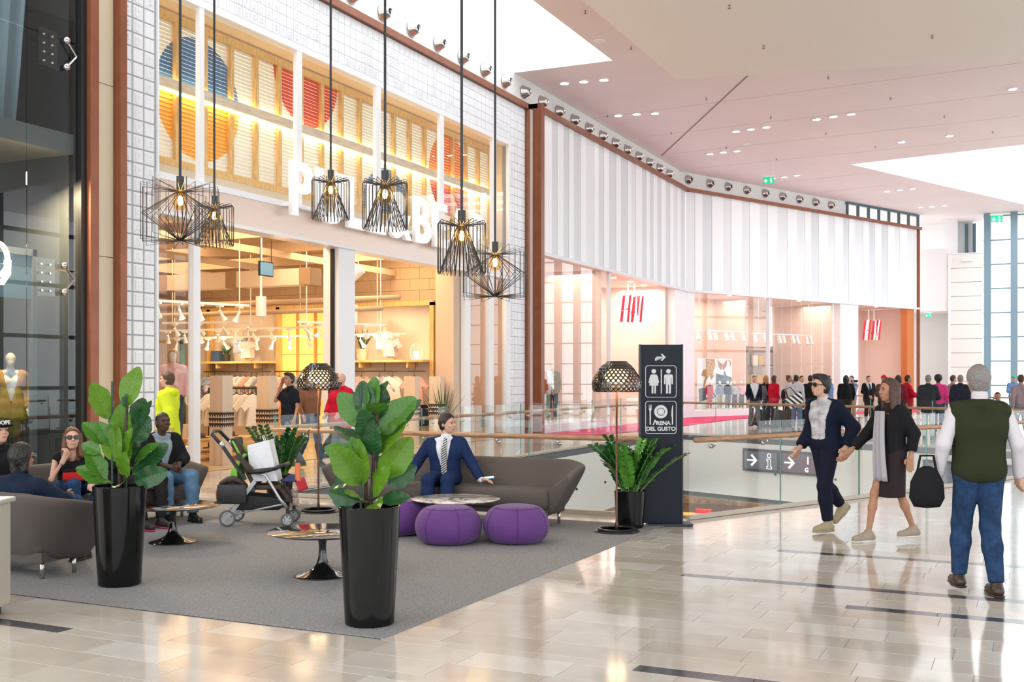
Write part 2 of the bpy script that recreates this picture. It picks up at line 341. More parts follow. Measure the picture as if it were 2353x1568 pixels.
# ---------------------------------------------------------------- air jet band above the shops
wb = struct('wall_band', 'white wall band with round air nozzles under the ceiling')
bandm = M('band_white', (.74, .74, .72), .5)
MB().bar((-13.45, -2, 11.4), (-13.45, 44.2, 11.4), .2, 3.7).build('band_panel', bandm, wb)
MB().bar(s2(-.45, .25, 10.1), s2(12.1, .25, 10.1), .2, 1.0).build('band_panel', bandm, wb)
nz = thing('air_nozzle', 'x', 'vent', (0, 0, 0))
MB().lathe([(.19, 0), (.2, .02), (.17, .05), (.13, .16), (.09, .22), (.085, .22), (.085, .17)], 24).build('nozzle_cone', steel, nz, True)
MB().lathe([(.001, .175), (.085, .175)], 16).build('nozzle_mouth', M('nozzle_dark', (.03, .03, .035), .5), nz)
NZ = [(-13.34, 29.98 - 1.27 * k, 9.98, 0) for k in range(9, -12, -1)]
NZ = [(-13.34, y, 9.98, math.pi / 2) for y in [29.98 + 1.27 * k for k in range(-8, 11)]]
NZ2 = [s2(s, .13, 10.1) for s in (.36, 1.76, 3.0, 4.3, 5.65, 6.95, 8.25, 9.55, 10.83)]
ordn = ['first', 'second', 'third', 'fourth', 'fifth', 'sixth', 'seventh', 'eighth', 'ninth', 'tenth', 'eleventh', 'twelfth', 'thirteenth', 'fourteenth', 'fifteenth', 'sixteenth', 'seventeenth', 'eighteenth', 'nineteenth', 'twentieth', 'twenty-first', 'twenty-second', 'twenty-third', 'twenty-fourth']
for i, p in enumerate(NZ):
    c = nz if i == 0 else copytree(nz)
    c.location = p[:3]; c.rotation_euler = (0, math.pi / 2, 0)
    tag(c, 'round silver air nozzle under the ceiling, %s from the left before the wall bends' % ordn[i], 'vent', 'round air nozzles on the white band')
for i, p in enumerate(NZ2):
    c = copytree(nz); c.location = p; c.rotation_euler = (0, math.pi / 2, -math.radians(24.5))
    tag(c, 'round silver air nozzle under the ceiling, %s from the left after the wall bends' % ordn[i], 'vent', 'round air nozzles on the white band')
# clerestory, far walls, far curtain wall
wn = struct('window_1', 'strip of small clerestory windows above the striped cladding')
slate = M('slate_frame', (.10, .16, .20), .4, .3)
for k in range(8):
    p = s2(12.2 + k * .95, .1, 9.62); MB().bar(p, p + V(0, 0, .75), .14, .14).build('mullion', slate, wn)
    if k < 7: MB().bar(p + U2 * .08 + V(0, 0, .36), p + U2 * .87 + V(0, 0, .36), .01, .66).build('pane', clear, wn)
MB().bar(s2(12.1, .1, 10.33), s2(18.9, .1, 10.33), .14, .1).build('head_rail', slate, wn)
wf = struct('wall_far', 'white and cream block walls at the far end of the gallery')
blockm = M('block_cream', (.80, .79, .76), .6)
MB().box(-6.2, -3.9, 62.4, 62.6, 5.3, 8.6).build('upper_panel', white, wf)
MB().box(-6.4, -3.9, 65, 65.2, 0, 5.3).build('recess_wall', M('recess_grey', (.74, .75, .74), .6), wf)
MB().box(-6.2, -3.9, 62.4, 65.2, 5.25, 5.3).build('recess_soffit', white, wf)
MB().box(-3.9, -2.33, 62.35, 62.49, 0, 8.25).build('block_backing', M('joint_grey', (.45, .46, .47), .8), wf)
for k in range(11): MB().box(-3.9, -2.32, 62.3, 62.5, .012 + k * .75, .738 + k * .75).build('block', blockm, wf)
MB().box(-4.0, -3.88, 62.28, 65.2, 0, 8.25).build('corner_pier', white, wf)
MB().box(-6.4, -2.95, 66, 66.2, 8, 10.4).build('upper_wall', white, wf); MB().box(-4.35, -3.7, 64.5, 66, 8.25, 10.4).build('pier', white, wf)
MB().box(-3.9, -2.32, 62.3, 66, 8.25, 8.3).build('ledge', white, wf)
MB().bar((-3.3, 62.2, 7.9), (-2.75, 62.2, 7.9), .08, .1).build('wall_lamp', white, wf)
for x in (-3.35, -2.95): MB().box(x, x + .16, 65.8, 65.95, 8.3, 10.3).build('clerestory_mullion', slate, wf)
exit_sign(-5.0, 62.3, 4.95, YAW, 'tiny green exit sign under the white soffit at the far end', .6, 5.26)
cwf = struct('window_2', 'tall far curtain wall with blue grey steel mullions')
bl = M('blue_grey_steel', (.20, .29, .35), .35, .4)
X0, X1, Yw = -2.3, 14, 63
for k in range(12):
    x = X0 + .2 + k * 1.28; MB().box(x - .17, x + .17, Yw - .25, Yw + .25, 0, 10.4).build('mullion', bl, cwf)
    for j in range(8):
        if k < 11: MB().box(x + .18, x + 1.09, Yw - .01, Yw + .01, .05 + j * 1.28, 1.25 + j * 1.28).build('pane', clear, cwf)
for j in range(9): MB().box(X0, X1, Yw - .1, Yw + .1, j * 1.28 - .03, j * 1.28 + .04).build('transom', bl, cwf)
# opposite glazed side of the mall and the end behind the camera (reflected in shop glass and floor)
cwo = struct('window_3', 'glazed curtain wall on the opposite side of the mall')
for k in range(22): y = -13 + k * 3.6; MB().box(14.85, 15.15, y - .12, y + .12, 0, 10.4).build('mullion', bl, cwo)
for j in range(5): MB().box(14.9, 15.1, -13, 66, 2.4 * (j + .5) - .09, 2.4 * (j + .5) + .09).build('transom', bl, cwo)
# ---------------------------------------------------------------- tiled shop front (left)
wt = struct('wall_left', 'white ceramic tiled shop front with large upper windows')
tilem = M('white_glazed_tile', (.80, .81, .84), .28, spec=.5); grout = M('tile_grout', (.40, .42, .46), .8)
XF = -13.2
for (y0, y1, z0, z1) in ((13.06, 13.82, 0, 9.42), (13.82, 27.5, 8.3, 9.42), (27.5, 28.5, 0, 9.42)): MB().box(XF - .2, XF, y0, y1, z0, z1).build('backing', grout, wt)
TS = .222
def relief(ch):
    mb = MB(); e = .004; s = TS - .007
    mb.add([(0, 0, 0), (0, s, 0), (0, s, s), (0, 0, s), (.02, e, e), (.02, s - e, e), (.02, s - e, s - e), (.02, e, s - e)], [(4, 5, 6, 7), (0, 1, 5, 4), (1, 2, 6, 5), (2, 3, 7, 6), (3, 0, 4, 7)])
    st = {'E': [(.03, .12, .03, .19), (.03, .19, .16, .19), (.03, .19, .095, .125), (.03, .19, .03, .06)], 'L': [(.03, .075, .03, .19), (.03, .19, .03, .07)], 'A': [], 'P': [(.03, .075, .03, .19), (.03, .18, .15, .19), (.03, .18, .08, .12), (.14, .18, .08, .19)]}
    q = lambda a, b, c, d: mb.box(.018, .031, a, b, c, d)
    if ch == 'E': q(.045, .075, .03, .18); q(.075, .165, .15, .18); q(.075, .155, .09, .118); q(.075, .165, .03, .06)
    if ch == 'P': q(.045, .075, .03, .18); q(.075, .16, .15, .18); q(.075, .16, .08, .108); q(.13, .16, .108, .15)
    if ch == 'D':
        q(.045, .075, .03, .18)
        arc = [(.075 + .085 * math.sin(a), .105 + .075 * math.cos(a)) for a in [i * math.pi / 8 for i in range(9)]]; ar2 = [(.075 + .055 * math.sin(a), .105 + .047 * math.cos(a)) for a in [i * math.pi / 8 for i in range(9)]]
        for i in range(8): mb.prism([arc[i], arc[i + 1], ar2[i + 1], ar2[i]], lambda u, v: (.018, u, v), lambda u, v: (.027, u, v))
    if ch == 'A':
        for a, c in (((.04, .03), (.095, .18)), ((.17, .03), (.115, .18))): mb.prism([a, (a[0] + .03 * (1 if a[0] < .1 else -1), a[1]), (c[0] + .02 * (1 if a[0] < .1 else -1), c[1]), c], lambda u, v: (.018, u, v), lambda u, v: (.027, u, v))
        q(.07, .14, .07, .09)
    return mb
TM = {c: relief(c) for c in ' EDAP'}; TMe = {c: TM[c].mesh('wall_tile', tilem) for c in TM}
cells = []
def tiles(y0, y1, z0, z1):
    ny = max(1, round((y1 - y0) / TS)); nzz = max(1, round((z1 - z0) / .235))
    for i in range(ny):
        for j in range(nzz): cells.append((y0 + i * (y1 - y0) / ny, z0 + j * (z1 - z0) / nzz, (z1 - z0) / nzz, (y1 - y0) / ny))
tiles(13.06, 13.82, .02, 9.4); tiles(13.82, 27.5, 8.32, 9.4); tiles(27.5, 28.48, .02, 9.4)
rr = random.Random(3); col_ch = {}
def ch_for(y, z):
    k = (round(y / TS), int(z / .705)); 
    if k not in col_ch: col_ch[k] = rr.choices(' EDAP', [5.5, 2, 2, 1, 1])[0]
    return col_ch[k]
vis = [c for c in cells if c[0] < 17.6 or c[1] < 9.5]
inframe = lambda c: 870 - 2500 * (c[1] - 1.65) / (SA * 13.2 + CA * c[0]) > -30
vis = sorted([c for c in cells if inframe(c)], key=lambda c: c[0]); oth = MB()
for i, (y, z, h, wd) in enumerate(vis):
    ch = ch_for(y, z)
    if i < 300: o = obj('wall_tile', TMe[ch], wt); o.location = (XF, y + .0035, z + .0035)
    else: oth.add([(p[0] + XF, p[1] * wd / TS + y + .0035, p[2] * h / TS + z + .0035) for p in TM[ch].v], TM[ch].f)
for c in cells:
    if not inframe(c): oth.box(XF, XF + .02, c[0] + .006, c[0] + c[3] - .006, c[1] + .006, c[1] + c[2] - .006)
tag(oth.build('wall_tile_field', tilem, wt), kind='stuff')
MB().box(XF - .2, XF + .12, 13.0, 28.62, 9.42, 9.58).build('coping_strip', rust, wt); MB().box(XF - .2, XF + .12, 28.5, 28.62, 0, 9.58).build('edge_strip', rust, wt)
MB().box(XF - .25, XF + .03, 28.62, 29.0, 0, 9.5).build('reveal_strip', cream, wt)
# white frame of the windows and openings
wi = struct('window_4', 'white framed two storey shop window')
fr = M('white_frame', (.83, .84, .87), .35)
def fbox(y0, y1, z0, z1, x0=-.18, x1=.05, m=fr, n='frame_member'): return MB().box(XF + x0, XF + x1, y0, y1, z0, z1).build(n, m, wi)
for y0, y1 in ((13.82, 13.9), (14.83, 15.0), (17.63, 17.85), (20.53, 20.77), (23.43, 23.67), (26.32, 26.6), (27.35, 27.5)): fbox(y0 + .02, y1 - .03, 5.1, 8.17, -.05, .045)
fbox(13.82, 27.5, 8.17, 8.3); fbox(13.82, 27.5, 4.985, 5.1, -.2, .12)
fbox(13.82, 27.5, 4.46, 4.985, -.3, .1, M('copper_fascia', (.72, .58, .5), .3, .35), 'fascia_beam')
fbox(13.82, 27.5, 4.40, 4.46, -.29, .12)
ug = M('w', (1, 1, 1)) if False else None
shopglass = glass('shop_glass', (.985, .99, .985), 1.0, 1.42)
for y0, y1 in ((13.9, 14.83), (15.0, 17.63), (17.85, 20.53), (20.77, 23.43), (23.67, 26.32), (26.6, 27.35)): fbox(y0, y1, 5.1, 8.17, -.06, -.045, shopglass, 'pane')
for y0, y1 in ((13.82, 13.9), (14.7, 14.91), (24.75, 25.1), (26.12, 26.46), (27.19, 27.5)): fbox(y0, y1 - .04, 0, 4.4, -.08, .045)
fbox(19.1, 19.71, 0, 4.4, -.35, .04); fbox(19.05, 19.1, 0, 4.38, -.14, -.06, black, 'door_track')
for y0, y1 in ((13.9, 14.7), (25.1, 26.12), (26.46, 27.19)): fbox(y0, y1, .1, 4.42, -.06, -.045, shopglass, 'pane')
# louvre wall behind the upper glass
lv = struct('wall_louvre', 'pine louvre screen with painted coloured discs behind upper glass')
def louvre_mat():
    m = bpy.data.materials.new('painted_louvre'); m.use_nodes = True; nt = m.node_tree; b = nt.nodes['Principled BSDF']; N = nt.nodes.new; L = nt.links.new
    b.inputs['Roughness'].default_value = .5
    g = N('ShaderNodeNewGeometry'); last = None; base = (.86, .82, .74, 1)
    sep = N('ShaderNodeSeparateXYZ'); L(g.outputs['Position'], sep.inputs[0])
    def disc(prev, yc, zc, r, c, lo=None, hi=None):
        cb = N('ShaderNodeCombineXYZ'); L(sep.outputs[1], cb.inputs[1]); L(sep.outputs[2], cb.inputs[2])
        d = N('ShaderNodeVectorMath'); d.operation = 'DISTANCE'; d.inputs[1].default_value = (0, yc, zc); L(cb.outputs[0], d.inputs[0])
        k = N('ShaderNodeMath'); k.operation = 'LESS_THAN'; k.inputs[1].default_value = r; L(d.outputs['Value'], k.inputs[0])
        h = N('ShaderNodeMath'); h.operation = 'GREATER_THAN' if lo is not None else 'LESS_THAN'; h.inputs[1].default_value = lo if lo is not None else (hi if hi is not None else 99); L(sep.outputs[2], h.inputs[0])
        mu = N('ShaderNodeMath'); mu.operation = 'MULTIPLY'; L(k.outputs[0], mu.inputs[0]); L(h.outputs[0], mu.inputs[1])
        mx = N('ShaderNodeMix'); mx.data_type = 'RGBA'; L(mu.outputs[0], mx.inputs[0]); mx.inputs[7].default_value = (*c, 1)
        if prev is None: mx.inputs[6].default_value = base
        else: L(prev, mx.inputs[6])
        return mx.outputs[2]
    p = disc(None, 15.6, 6.78, 1.12, (.07, .2, .42), lo=6.85); p = disc(p, 15.6, 6.78, 1.12, (.9, .40, .02), hi=6.85)
    p = disc(p, 18.9, 8.1, 1.13, (.70, .085, .05)); p = disc(p, 25.15, 7.0, 1.07, (.8, .2, .03), lo=6.85); p = disc(p, 25.15, 7.0, 1.07, (.55, .05, .05), hi=6.85)
    p = disc(p, 22.1, 5.55, 1.1, (.1, .22, .4)); L(p, b.inputs['Base Color']); return m
lvm = louvre_mat(); XL = -13.86
ly = [13.5 + .735 * k for k in range(20)] 
for i, y in enumerate(ly):
    MB().box(XL - .03, XL + .1, y - .05, y + .05, 5.45, 8.1).build('post', pine, lv)
    if i < len(ly) - 1:
        m = MB(); z = 5.6
        while z < 8.02:
            m.add([(XL, y + .05, z), (XL, y + .685, z), (XL + .024, y + .685, z - .070), (XL + .024, y + .05, z - .070), (XL + .008, y + .05, z + .003), (XL + .008, y + .685, z + .003), (XL + .032, y + .685, z - .067), (XL + .032, y + .05, z - .067)], [(0, 1, 2, 3), (4, 5, 6, 7), (2, 3, 7, 6), (0, 1, 5, 4)]); z += .073
        tag(m.build('louvre_panel', lvm, lv), kind='stuff')
MB().box(XL - .03, XL + .11, 13.4, 27.45, 8.0, 8.12).build('top_rail', pine, lv); MB().box(XL - .03, XL + .11, 13.4, 27.45, 5.42, 5.55).build('bottom_rail', pine, lv)
MB().box(XL - .1, XL - .06, 13.3, 27.5, 5.0, 8.2).build('backing_board', M('glowing_backing', (.88, .80, .66), .6, emit=(1, .82, .55, .4)), lv)  # board is no lamp; emission added to it brightens the louvres
MB().box(XL - .1, XF - .05, 13.3, 27.5, 8.18, 8.25).build('head_board', M('beige_board', (.74, .62, .45), .6), lv)
MB().box(XL + .12, XF - .1, 13.3, 27.5, 5.0, 5.05).build('display_shelf', cream, lv); MB().box(XL, XL + .1, 13.3, 27.5, 5.05, 5.42).build('dado_board', M('warm_white', (.70, .60, .46), .5), lv)
MB().box(XL, XF - .2, 27.42, 27.5, 5, 8.2).build('end_board', M('beige_board', (.74, .62, .45)), lv); MB().box(XL, XF - .2, 13.3, 13.4, 5, 8.2).build('end_board', M('beige_board', (.74, .62, .45)), lv)
lb = thing('light_beam', 'long pale wooden beam with glowing light strips across the louvre screen', 'beam')
MB().box(XL + .13, XL + .21, 13.45, 27.35, 6.75, 6.93).build('beam_board', M('pale_oak', (.66, .55, .42), .5, var=(3, .15, (6, 1, 6))), lb)
gl = M('led_strip', (1, .8, .5), .5, emit=(1, .70, .32, 7))
MB().box(XL + .09, XL + .125, 13.45, 27.35, 6.72, 6.75).build('light_strip', gl, lb); MB().box(XL + .09, XL + .125, 13.45, 27.35, 6.93, 6.96).build('light_strip', gl, lb)
# letters on the fascia
sg = thing('shop_sign', 'big white three dimensional letters PULL&BEAR above the shop opening', 'sign')
wl = M('sign_white', (.92, .92, .93), .3, emit=(1, 1, 1, .08)); y = 17.1  # slight emission put into the white lifts the dimly lit letter fronts
adv = {'P': .98, 'U': 1.14, 'L': .86, '&': 1.28, 'B': 1.08, 'E': .95, 'A': 1.2, 'R': 1.05}
MB().box(XF + .11, XF + .25, 17.1, 26.9, 4.99, 5.05).build('mounting_rail', fr, sg)
for chv in 'PULL&BEAR':
    me = text_mesh(chv, 1.48, .09, wl, off=.028, align='LEFT')
    xs = [v.co.x for v in me.vertices]; x0 = min(xs); o = obj('letter', me, sg)
    o.rotation_euler = (math.pi / 2, 0, math.pi / 2); o.location = (XF + .3, y - x0, 4.84); y += (max(xs) - x0) + .15
# rust posts and cream panel at the left end
wp = struct('trim_1', 'rust coloured metal posts and cream panel between two shops')
MB().box(XF - .3, XF + .14, 12.92, 13.06, 0, 13).build('post', rust, wp); MB().box(XF - .3, XF + .14, 12.31, 12.48, 0, 13).build('post', rust, wp)
for z0, z1 in ((0, 3.57), (3.58, 6.3), (6.31, 13)): MB().box(XF - .3, XF - .02, 12.48, 12.92, z0, z1).build('panel', M('cream_panel', (.72, .62, .46), .45), wp)
# ---------------------------------------------------------------- dark glazed shop at the far left
ws = struct('window_5', 'dark glazed shop front at the left edge')
smoke = glass('dark_shop_glass', (.74, .80, .82), 1.15, 1.5)
ys = [4.5, 8.3, 11.25, 12.22]
for i in range(3):
    for z0, z1 in ((0, 3.27), (3.29, 6.75), (6.77, 10.4)): MB().box(XF - .02, XF, ys[i] + .006, ys[i + 1] - .006, z0, z1).build('pane', smoke, ws)
MB().box(XF - .2, XF + .06, 12.2, 12.31, 0, 13).build('edge_frame', black, ws)
dk = M('charcoal_wall', (.03, .033, .036), .6)
MB().box(-17.2, -17, 2, 12.3, 0, 10.6).build('back_wall', dk, ws); MB().box(-17, XF - .1, 12.2, 12.3, 0, 10.6).build('side_wall', dk, ws)
MB().box(-17, XF - .1, 2, 12.3, 5.1, 5.4).build('shop_ceiling', M('shop_ceiling_grey', (.22, .21, .2), .6), ws); MB().box(-17, XF - .1, 2, 12.3, -.02, .0).build('shop_floor', M('shop_floor', (.16, .14, .12), .3), ws)
MB().box(-15.2, -15.0, 10.6, 12.2, 2.9, 3.3).build('soffit', M('taupe', (.28, .22, .17), .6), ws)
fit = thing('glass_fitting', 'clear plate glass fitting with steel pins on the dark shop glass, upper one', 'fitting', (XF + .02, 11.72, 6.55))
MB().box(0, .012, -.28, .05, -.28, .28).build('plate', clear, fit)
for yy in (.12,):
    for z_, s_ in ((.2, 1), (-.2, -1)):
        MB().tube([(.01, .2, z_), (.07, .2, z_)], .05, 12).build('cap', steel, fit, True); MB().tube([(.04, .2, z_), (.05, .38, 0)], .015, 6).build('arm', steel, fit)
for i in range(2):
    for j in range(4): MB().tube([(.01, -.2 + .15 * i, -.2 + .13 * j), (.03, -.2 + .15 * i, -.2 + .13 * j)], .018, 6).build('pin', steel, fit)
copytree(fit, (XF + .02, 11.68, 3.15), None, 'clear plate glass fitting with steel pins on the dark shop glass, lower one')
lt = thing('lit_letter', 'white rounded letter of a dark shop sign cut by the left edge', 'sign', (XF - .3, 11.0, 3.38))
MB().tube([(0, .17 * math.cos(a), .23 * math.sin(a)) for a in [i * math.pi / 12 for i in range(24)]], .04, 8, True).build('letter_ring', M('letter_glow', (.9, .9, .9), .4, emit=(1, 1, 1, .8)), lt, True)
MB().tube([(0, .17, 0), (0, .17, -.2), (0, .08, -.33), (0, -.14, -.33)], .05, 8).build('letter_tail', MATS['letter_glow'], lt, True)
dp = thing('window_frame_panel', 'dark framed panel standing behind the dark shop glass', 'panel', (XF - .5, 9.93, 0))
m = MB(); m.box(0, .08, 1.79, 1.87, 0, 3.6); m.box(0, .08, -1, 1.87, 3.5, 3.6); m.build('frame', M('dark_grey_frame', (.09, .1, .11), .4), dp)
MB().box(.02, .04, -1, 1.79, 2.85, 3.5).build('header_board', M('blue_grey_board', (.07, .12, .17), .3), dp)
cu = thing('shop_curtain', 'pale grey pleated curtain hanging behind the dark shop glass', 'curtain', (XF - .75, 10.15, 5.45))
MB().grid(lambda u, v: (.09 * math.sin(u * 40) + .03 * math.sin(u * 91), u * 1.75 - .3 * (1 - v) ** 2 * u, v * 5.1), 90, 6).build('curtain_cloth', M('grey_curtain', (.42, .46, .48), .8), cu, True, solid=.006)
# ---------------------------------------------------------------- interior of the tiled shop
inn = struct('wall_shop', 'warm beige interior walls and ceiling of the clothes shop')
sandm = M('sand_plaster', (.68, .50, .32), .75, bump=(30, .3)); blockw = M('sand_block', (.50, .36, .23), .8)
YB = 24.6
MB().box(-26, -13.75, YB + .02, YB + .2, 0, 5.0).build('side_wall', M('stucco', (.74, .64, .52), .85, bump=(60, .6)), inn)
for r in range(4):
    x = -24 + (r % 2) * .3
    while x < -13.9: MB().box(x + .004, x + .596, YB - .02, YB + .03, 3.66 + r * .3, 3.952 + r * .3).build('block', blockw, inn); x += .6
MB().box(-26.2, -26, 12.5, 28, 0, 5.0).build('back_wall', sandm, inn); MB().box(-26, -13.4, 12.6, 12.8, 0, 5.0).build('near_wall', sandm, inn)
MB().box(-26, -13.4, 12.6, 27.5, 4.97, 5.02).build('shop_ceiling', M('ceiling_tan', (.44, .31, .19), .8), inn)
MB().box(-26, -13.2, 12.9, 27.5, .0, .004).build('shop_floor', M('shop_wood_floor', (.58, .40, .22), .22, var=(2, .2, (1, 6, 1))), inn)
MB().box(-13.83, -13.3, 24.4, 24.95, 0, 4.45).build('pilaster', M('beige_pilaster', (.66, .50, .38), .7), inn)
MB().box(-15.1, -15.0, 24.9, 27.5, 0, 4.6).build('display_back', M('beige_pilaster', (.66, .5, .38)), inn)
tanb = M('beam_tan', (.56, .42, .28), .7)
for i, y in enumerate((15.3, 17.6, 19.9, 22.2)): MB().box(-25, -13.6, y, y + .14, 4.5, 4.72).build('ceiling_beam', tanb, inn)
for x in (-15.2, -17.5, -20, -22.5): MB().box(x, x + .1, 13, 24.5, 4.35, 4.5).build('ceiling_beam', tanb, inn)
duct = thing('air_duct', 'long boxy cream air duct with brown joints under the shop ceiling', 'duct', (-19.5, 19.8, 3.72))
for k in range(5):
    MB().box(-5 + k * 2.05, -3.25 + k * 2.05, -.2, .2, 0, .36).build('duct_section', M('duct_cream', (.8, .68, .54), .6), duct); MB().box(-3.25 + k * 2.05, -2.95 + k * 2.05, -.21, .21, -.01, .37).build('duct_joint', M('duct_brown', (.38, .25, .14), .7), duct)
for k, z in enumerate((3.62, 3.3)):
    pp = thing('ceiling_pipe', ('upper', 'lower')[k] + ' cream pipe running across under the shop ceiling', 'pipe', (0, 22.6 - k * .8, z)); MB().tube([(-25, 0, 0), (-13.8, 0, 0)], .06, 10).build('pipe', tanb, pp, True)
rp = thing('sprinkler_pipe', 'dark red sprinkler pipe dropping from the shop ceiling', 'pipe', (-15.7, 16.0, 0)); MB().tube([(-3, -.6, 4.35), (0, .4, 4.35), (0, .4, 3.1)], .03, 8).build('pipe', M('red_pipe', (.35, .03, .02), .5), rp)
# timber display wall
dw = thing('display_wall', 'pine framed display wall with shelves and lit yellow panels', 'shelving', (0, YB, 0))
m = lambda *a: MB().box(*a)
for x in (-22.0, -21.3, -18.85, -17.03, -16.5, -13.95): m(x - .06, x + .06, -.2, 0, 0, 3.62).build('post', pine, dw)
for x in (-18.25, -17.65): m(x - .03, x + .03, -.12, 0, 0, 3.55).build('slotted_post', M('slotted_pine', (.55, .3, .08), .5), dw)
m(-22.06, -13.89, -.2, 0, 3.54, 3.66).build('top_rail', pine, dw)
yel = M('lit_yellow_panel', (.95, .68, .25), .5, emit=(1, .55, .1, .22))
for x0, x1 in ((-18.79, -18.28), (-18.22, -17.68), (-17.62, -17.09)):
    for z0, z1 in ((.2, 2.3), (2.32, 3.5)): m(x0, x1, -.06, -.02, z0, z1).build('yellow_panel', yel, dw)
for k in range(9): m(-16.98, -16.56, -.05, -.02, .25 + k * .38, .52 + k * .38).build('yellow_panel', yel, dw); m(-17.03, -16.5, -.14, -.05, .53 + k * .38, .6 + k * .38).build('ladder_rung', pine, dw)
for x0, x1 in ((-21.25, -18.9), (-16.45, -14.0)):
    m(x0, x1, -.55, 0, 2.07, 2.13).build('shelf', pine, dw)
    for x in (x0 + .5, x1 - .5): m(x - .025, x + .025, -.5, 0, 1.93, 2.07).build('shelf_bracket', pine, dw)
    MB().tube([(x0, -.42, 1.84), (x1, -.42, 1.84)], .015, 8).build('hanging_rail', black, dw)
    for x in (x0 + .3, (x0 + x1) / 2, x1 - .3): MB().tube([(x, -.42, 1.84), (x, -.42, 2.08)], .01, 6).build('rail_hook', black, dw)
MB().tube([(-18.8, -.4, 1.84), (-17.1, -.4, 1.84)], .015, 8).build('hanging_rail', black, dw)
# track lights
twh = M('track_white', (.85, .84, .8), .4); bulb_m = M('spot_bulb', (1, .9, .7), .3, emit=(1, .78, .45, 12)); refl = M('spot_reflector', (.8, .7, .5), .2, .8)
sp = None
def track(n, a, b_, z, lab, ns, drop):
    a = V(*a, z); b_ = V(*b_, z); t = thing('track_light', lab, 'track light', a); d = b_ - a
    MB().bar((0, 0, 0), d, .05, .05).build('rail', twh, t)
    for k in (.1, .9): MB().tube([d * k, d * k + V(0, 0, 4.95 - z)], .012, 6).build('hanger', twh, t)
    r2 = random.Random(n)
    for k in range(ns):
        p = d * ((k + .5) / ns); tx, ty = r2.uniform(-.6, .6), r2.uniform(-.1, .8); ax = V(tx, ty, -1).normalized()
        MB().bar(p + V(-.08, 0, -.04), p + V(.08, 0, -.04), .06, .05).build('adapter', twh, t)
        h = MB(); q0 = p + V(0, 0, -.05); q1 = q0 + V(0, 0, -.1); h.tube([q0, q1], .012, 6); h.tube([q1 - ax * .02, q1 + ax * .1, q1 + ax * .2], [.03, .035, .07], 12, caps=False); h.build('spot_head', twh, t, True)
        MB().tube([q1 + ax * .17, q1 + ax * .21], [.055, .03], 10).build('spot_bulb', bulb_m, t, True)
track(1, (-15.3, 15.8), (-14.55, 17.9), 3.15, 'white track with four spotlights behind the left shop opening', 5, 1)
track(2, (-15.2, 20.4), (-14.2, 22.6), 2.95, 'white track with five spotlights in the right shop opening', 6, 1)
track(3, (-21.5, 22.7), (-16.3, 22.7), 2.95, 'upper long spotlight track across the back of the shop', 9, 1)
track(4, (-22, 23.6), (-14.2, 23.6), 2.78, 'lower long spotlight track close to the display wall', 14, 1)
for tr_x in (-20.2, -17.9, -15.2):
    l = bpy.data.lights.new('spot_glow', 'POINT'); l.energy = 15; l.color = (1, .8, .55); l.shadow_soft_size = .12; lo = bpy.data.objects.new('spot_glow', l); COL.objects.link(lo); lo.location = (tr_x, 23.45, 2.5)
track(5, (-19.8, 21.0), (-17.2, 21.6), 3.05, 'short spotlight track hanging in the middle of the shop', 4, 1)
for k, (x, y, z) in enumerate(((-14.6, 18.35, 2.95), (-14.75, 22.0, 3.0))):
    t = thing('cylinder_pendant', 'white cylinder lamp hanging on a rod in the %s shop opening' % ('left', 'right')[k], 'pendant lamp', (x, y, z))
    MB().lathe([(.11, 0), (.11, .42), (.001, .42)], 20).build('cylinder', twh, t, True, edge=40); MB().tube([(0, 0, .42), (0, 0, 4.97 - z)], .025, 8).build('rod', twh, t)
t = thing('projector', 'white projector lamp on a bracket under the right shop lintel', 'lamp', (-14.2, 21.3, 4.1)); MB().tube([(-.12, 0, -.1), (.12, .05, .1)], .12, 14).build('housing', twh, t, True, edge=40); MB().tube([(0, -.14, .1), (0, -.1, .28), (0, .1, .28), (0, .14, .1)], .012, 6).build('bracket', twh, t)
t = thing('hanging_monitor', 'small dark screen hanging on two rods in the left opening', 'monitor', (-14.2, 18.0, 3.75)); MB().box(-.02, .02, -.22, .22, 0, .3).build('screen_case', black, t); MB().box(.021, .026, -.2, .2, .02, .28).build('screen', M('screen_blue', (.15, .3, .4), .2, emit=(.3, .6, .75, .1)), t)
for y in (-.18, .18): MB().tube([(0, y, .3), (0, y, .95)], .008, 6).build('rod', black, t)
MB().box(-.04, .04, -.24, .24, .93, 1.02).build('mount', black, t)
# ---------------------------------------------------------------- striped shop front (right)
wc = struct('wall_middle', 'white and pale grey vertically striped cladding over the far shop front')
cw1 = M('cladding_white', (.90, .91, .93), .4); cw2 = M('cladding_grey', (.68, .70, .73), .35); cw3 = M('cladding_pale', (.78, .79, .81), .35)
ZS, ZT = 5.4, 9.55
rc = random.Random(5); x = 29.25; i = 0
while x < 44.5:
    wd = rc.choice((.42, .5, .58, .7)); x1 = min(x + wd, 44.55); mt = cw1 if i % 2 else rc.choice((cw2, cw2, cw3)); dp_ = .032 if i % 2 else .02
    MB().box(XF - .1, XF + dp_, x + .004, x1 - .004, ZS, ZT).build('cladding_panel', mt, wc); x = x1; i += 1
s = .05; i = 0
while s < 18.45:
    wd = rc.choice((.55, .62, .75, .5)); s1 = min(s + wd, 18.5); mt = cw1 if i % 2 else rc.choice((cw2, cw3, cw3)); dp_ = .032 if i % 2 else .02
    MB().bar(s2(s + .004, .05 - dp_ / 2, (ZS + ZT) / 2), s2(s1 - .004, .05 - dp_ / 2, (ZS + ZT) / 2), .1 + dp_, ZT - ZS).build('cladding_panel', mt, wc); s = s1; i += 1
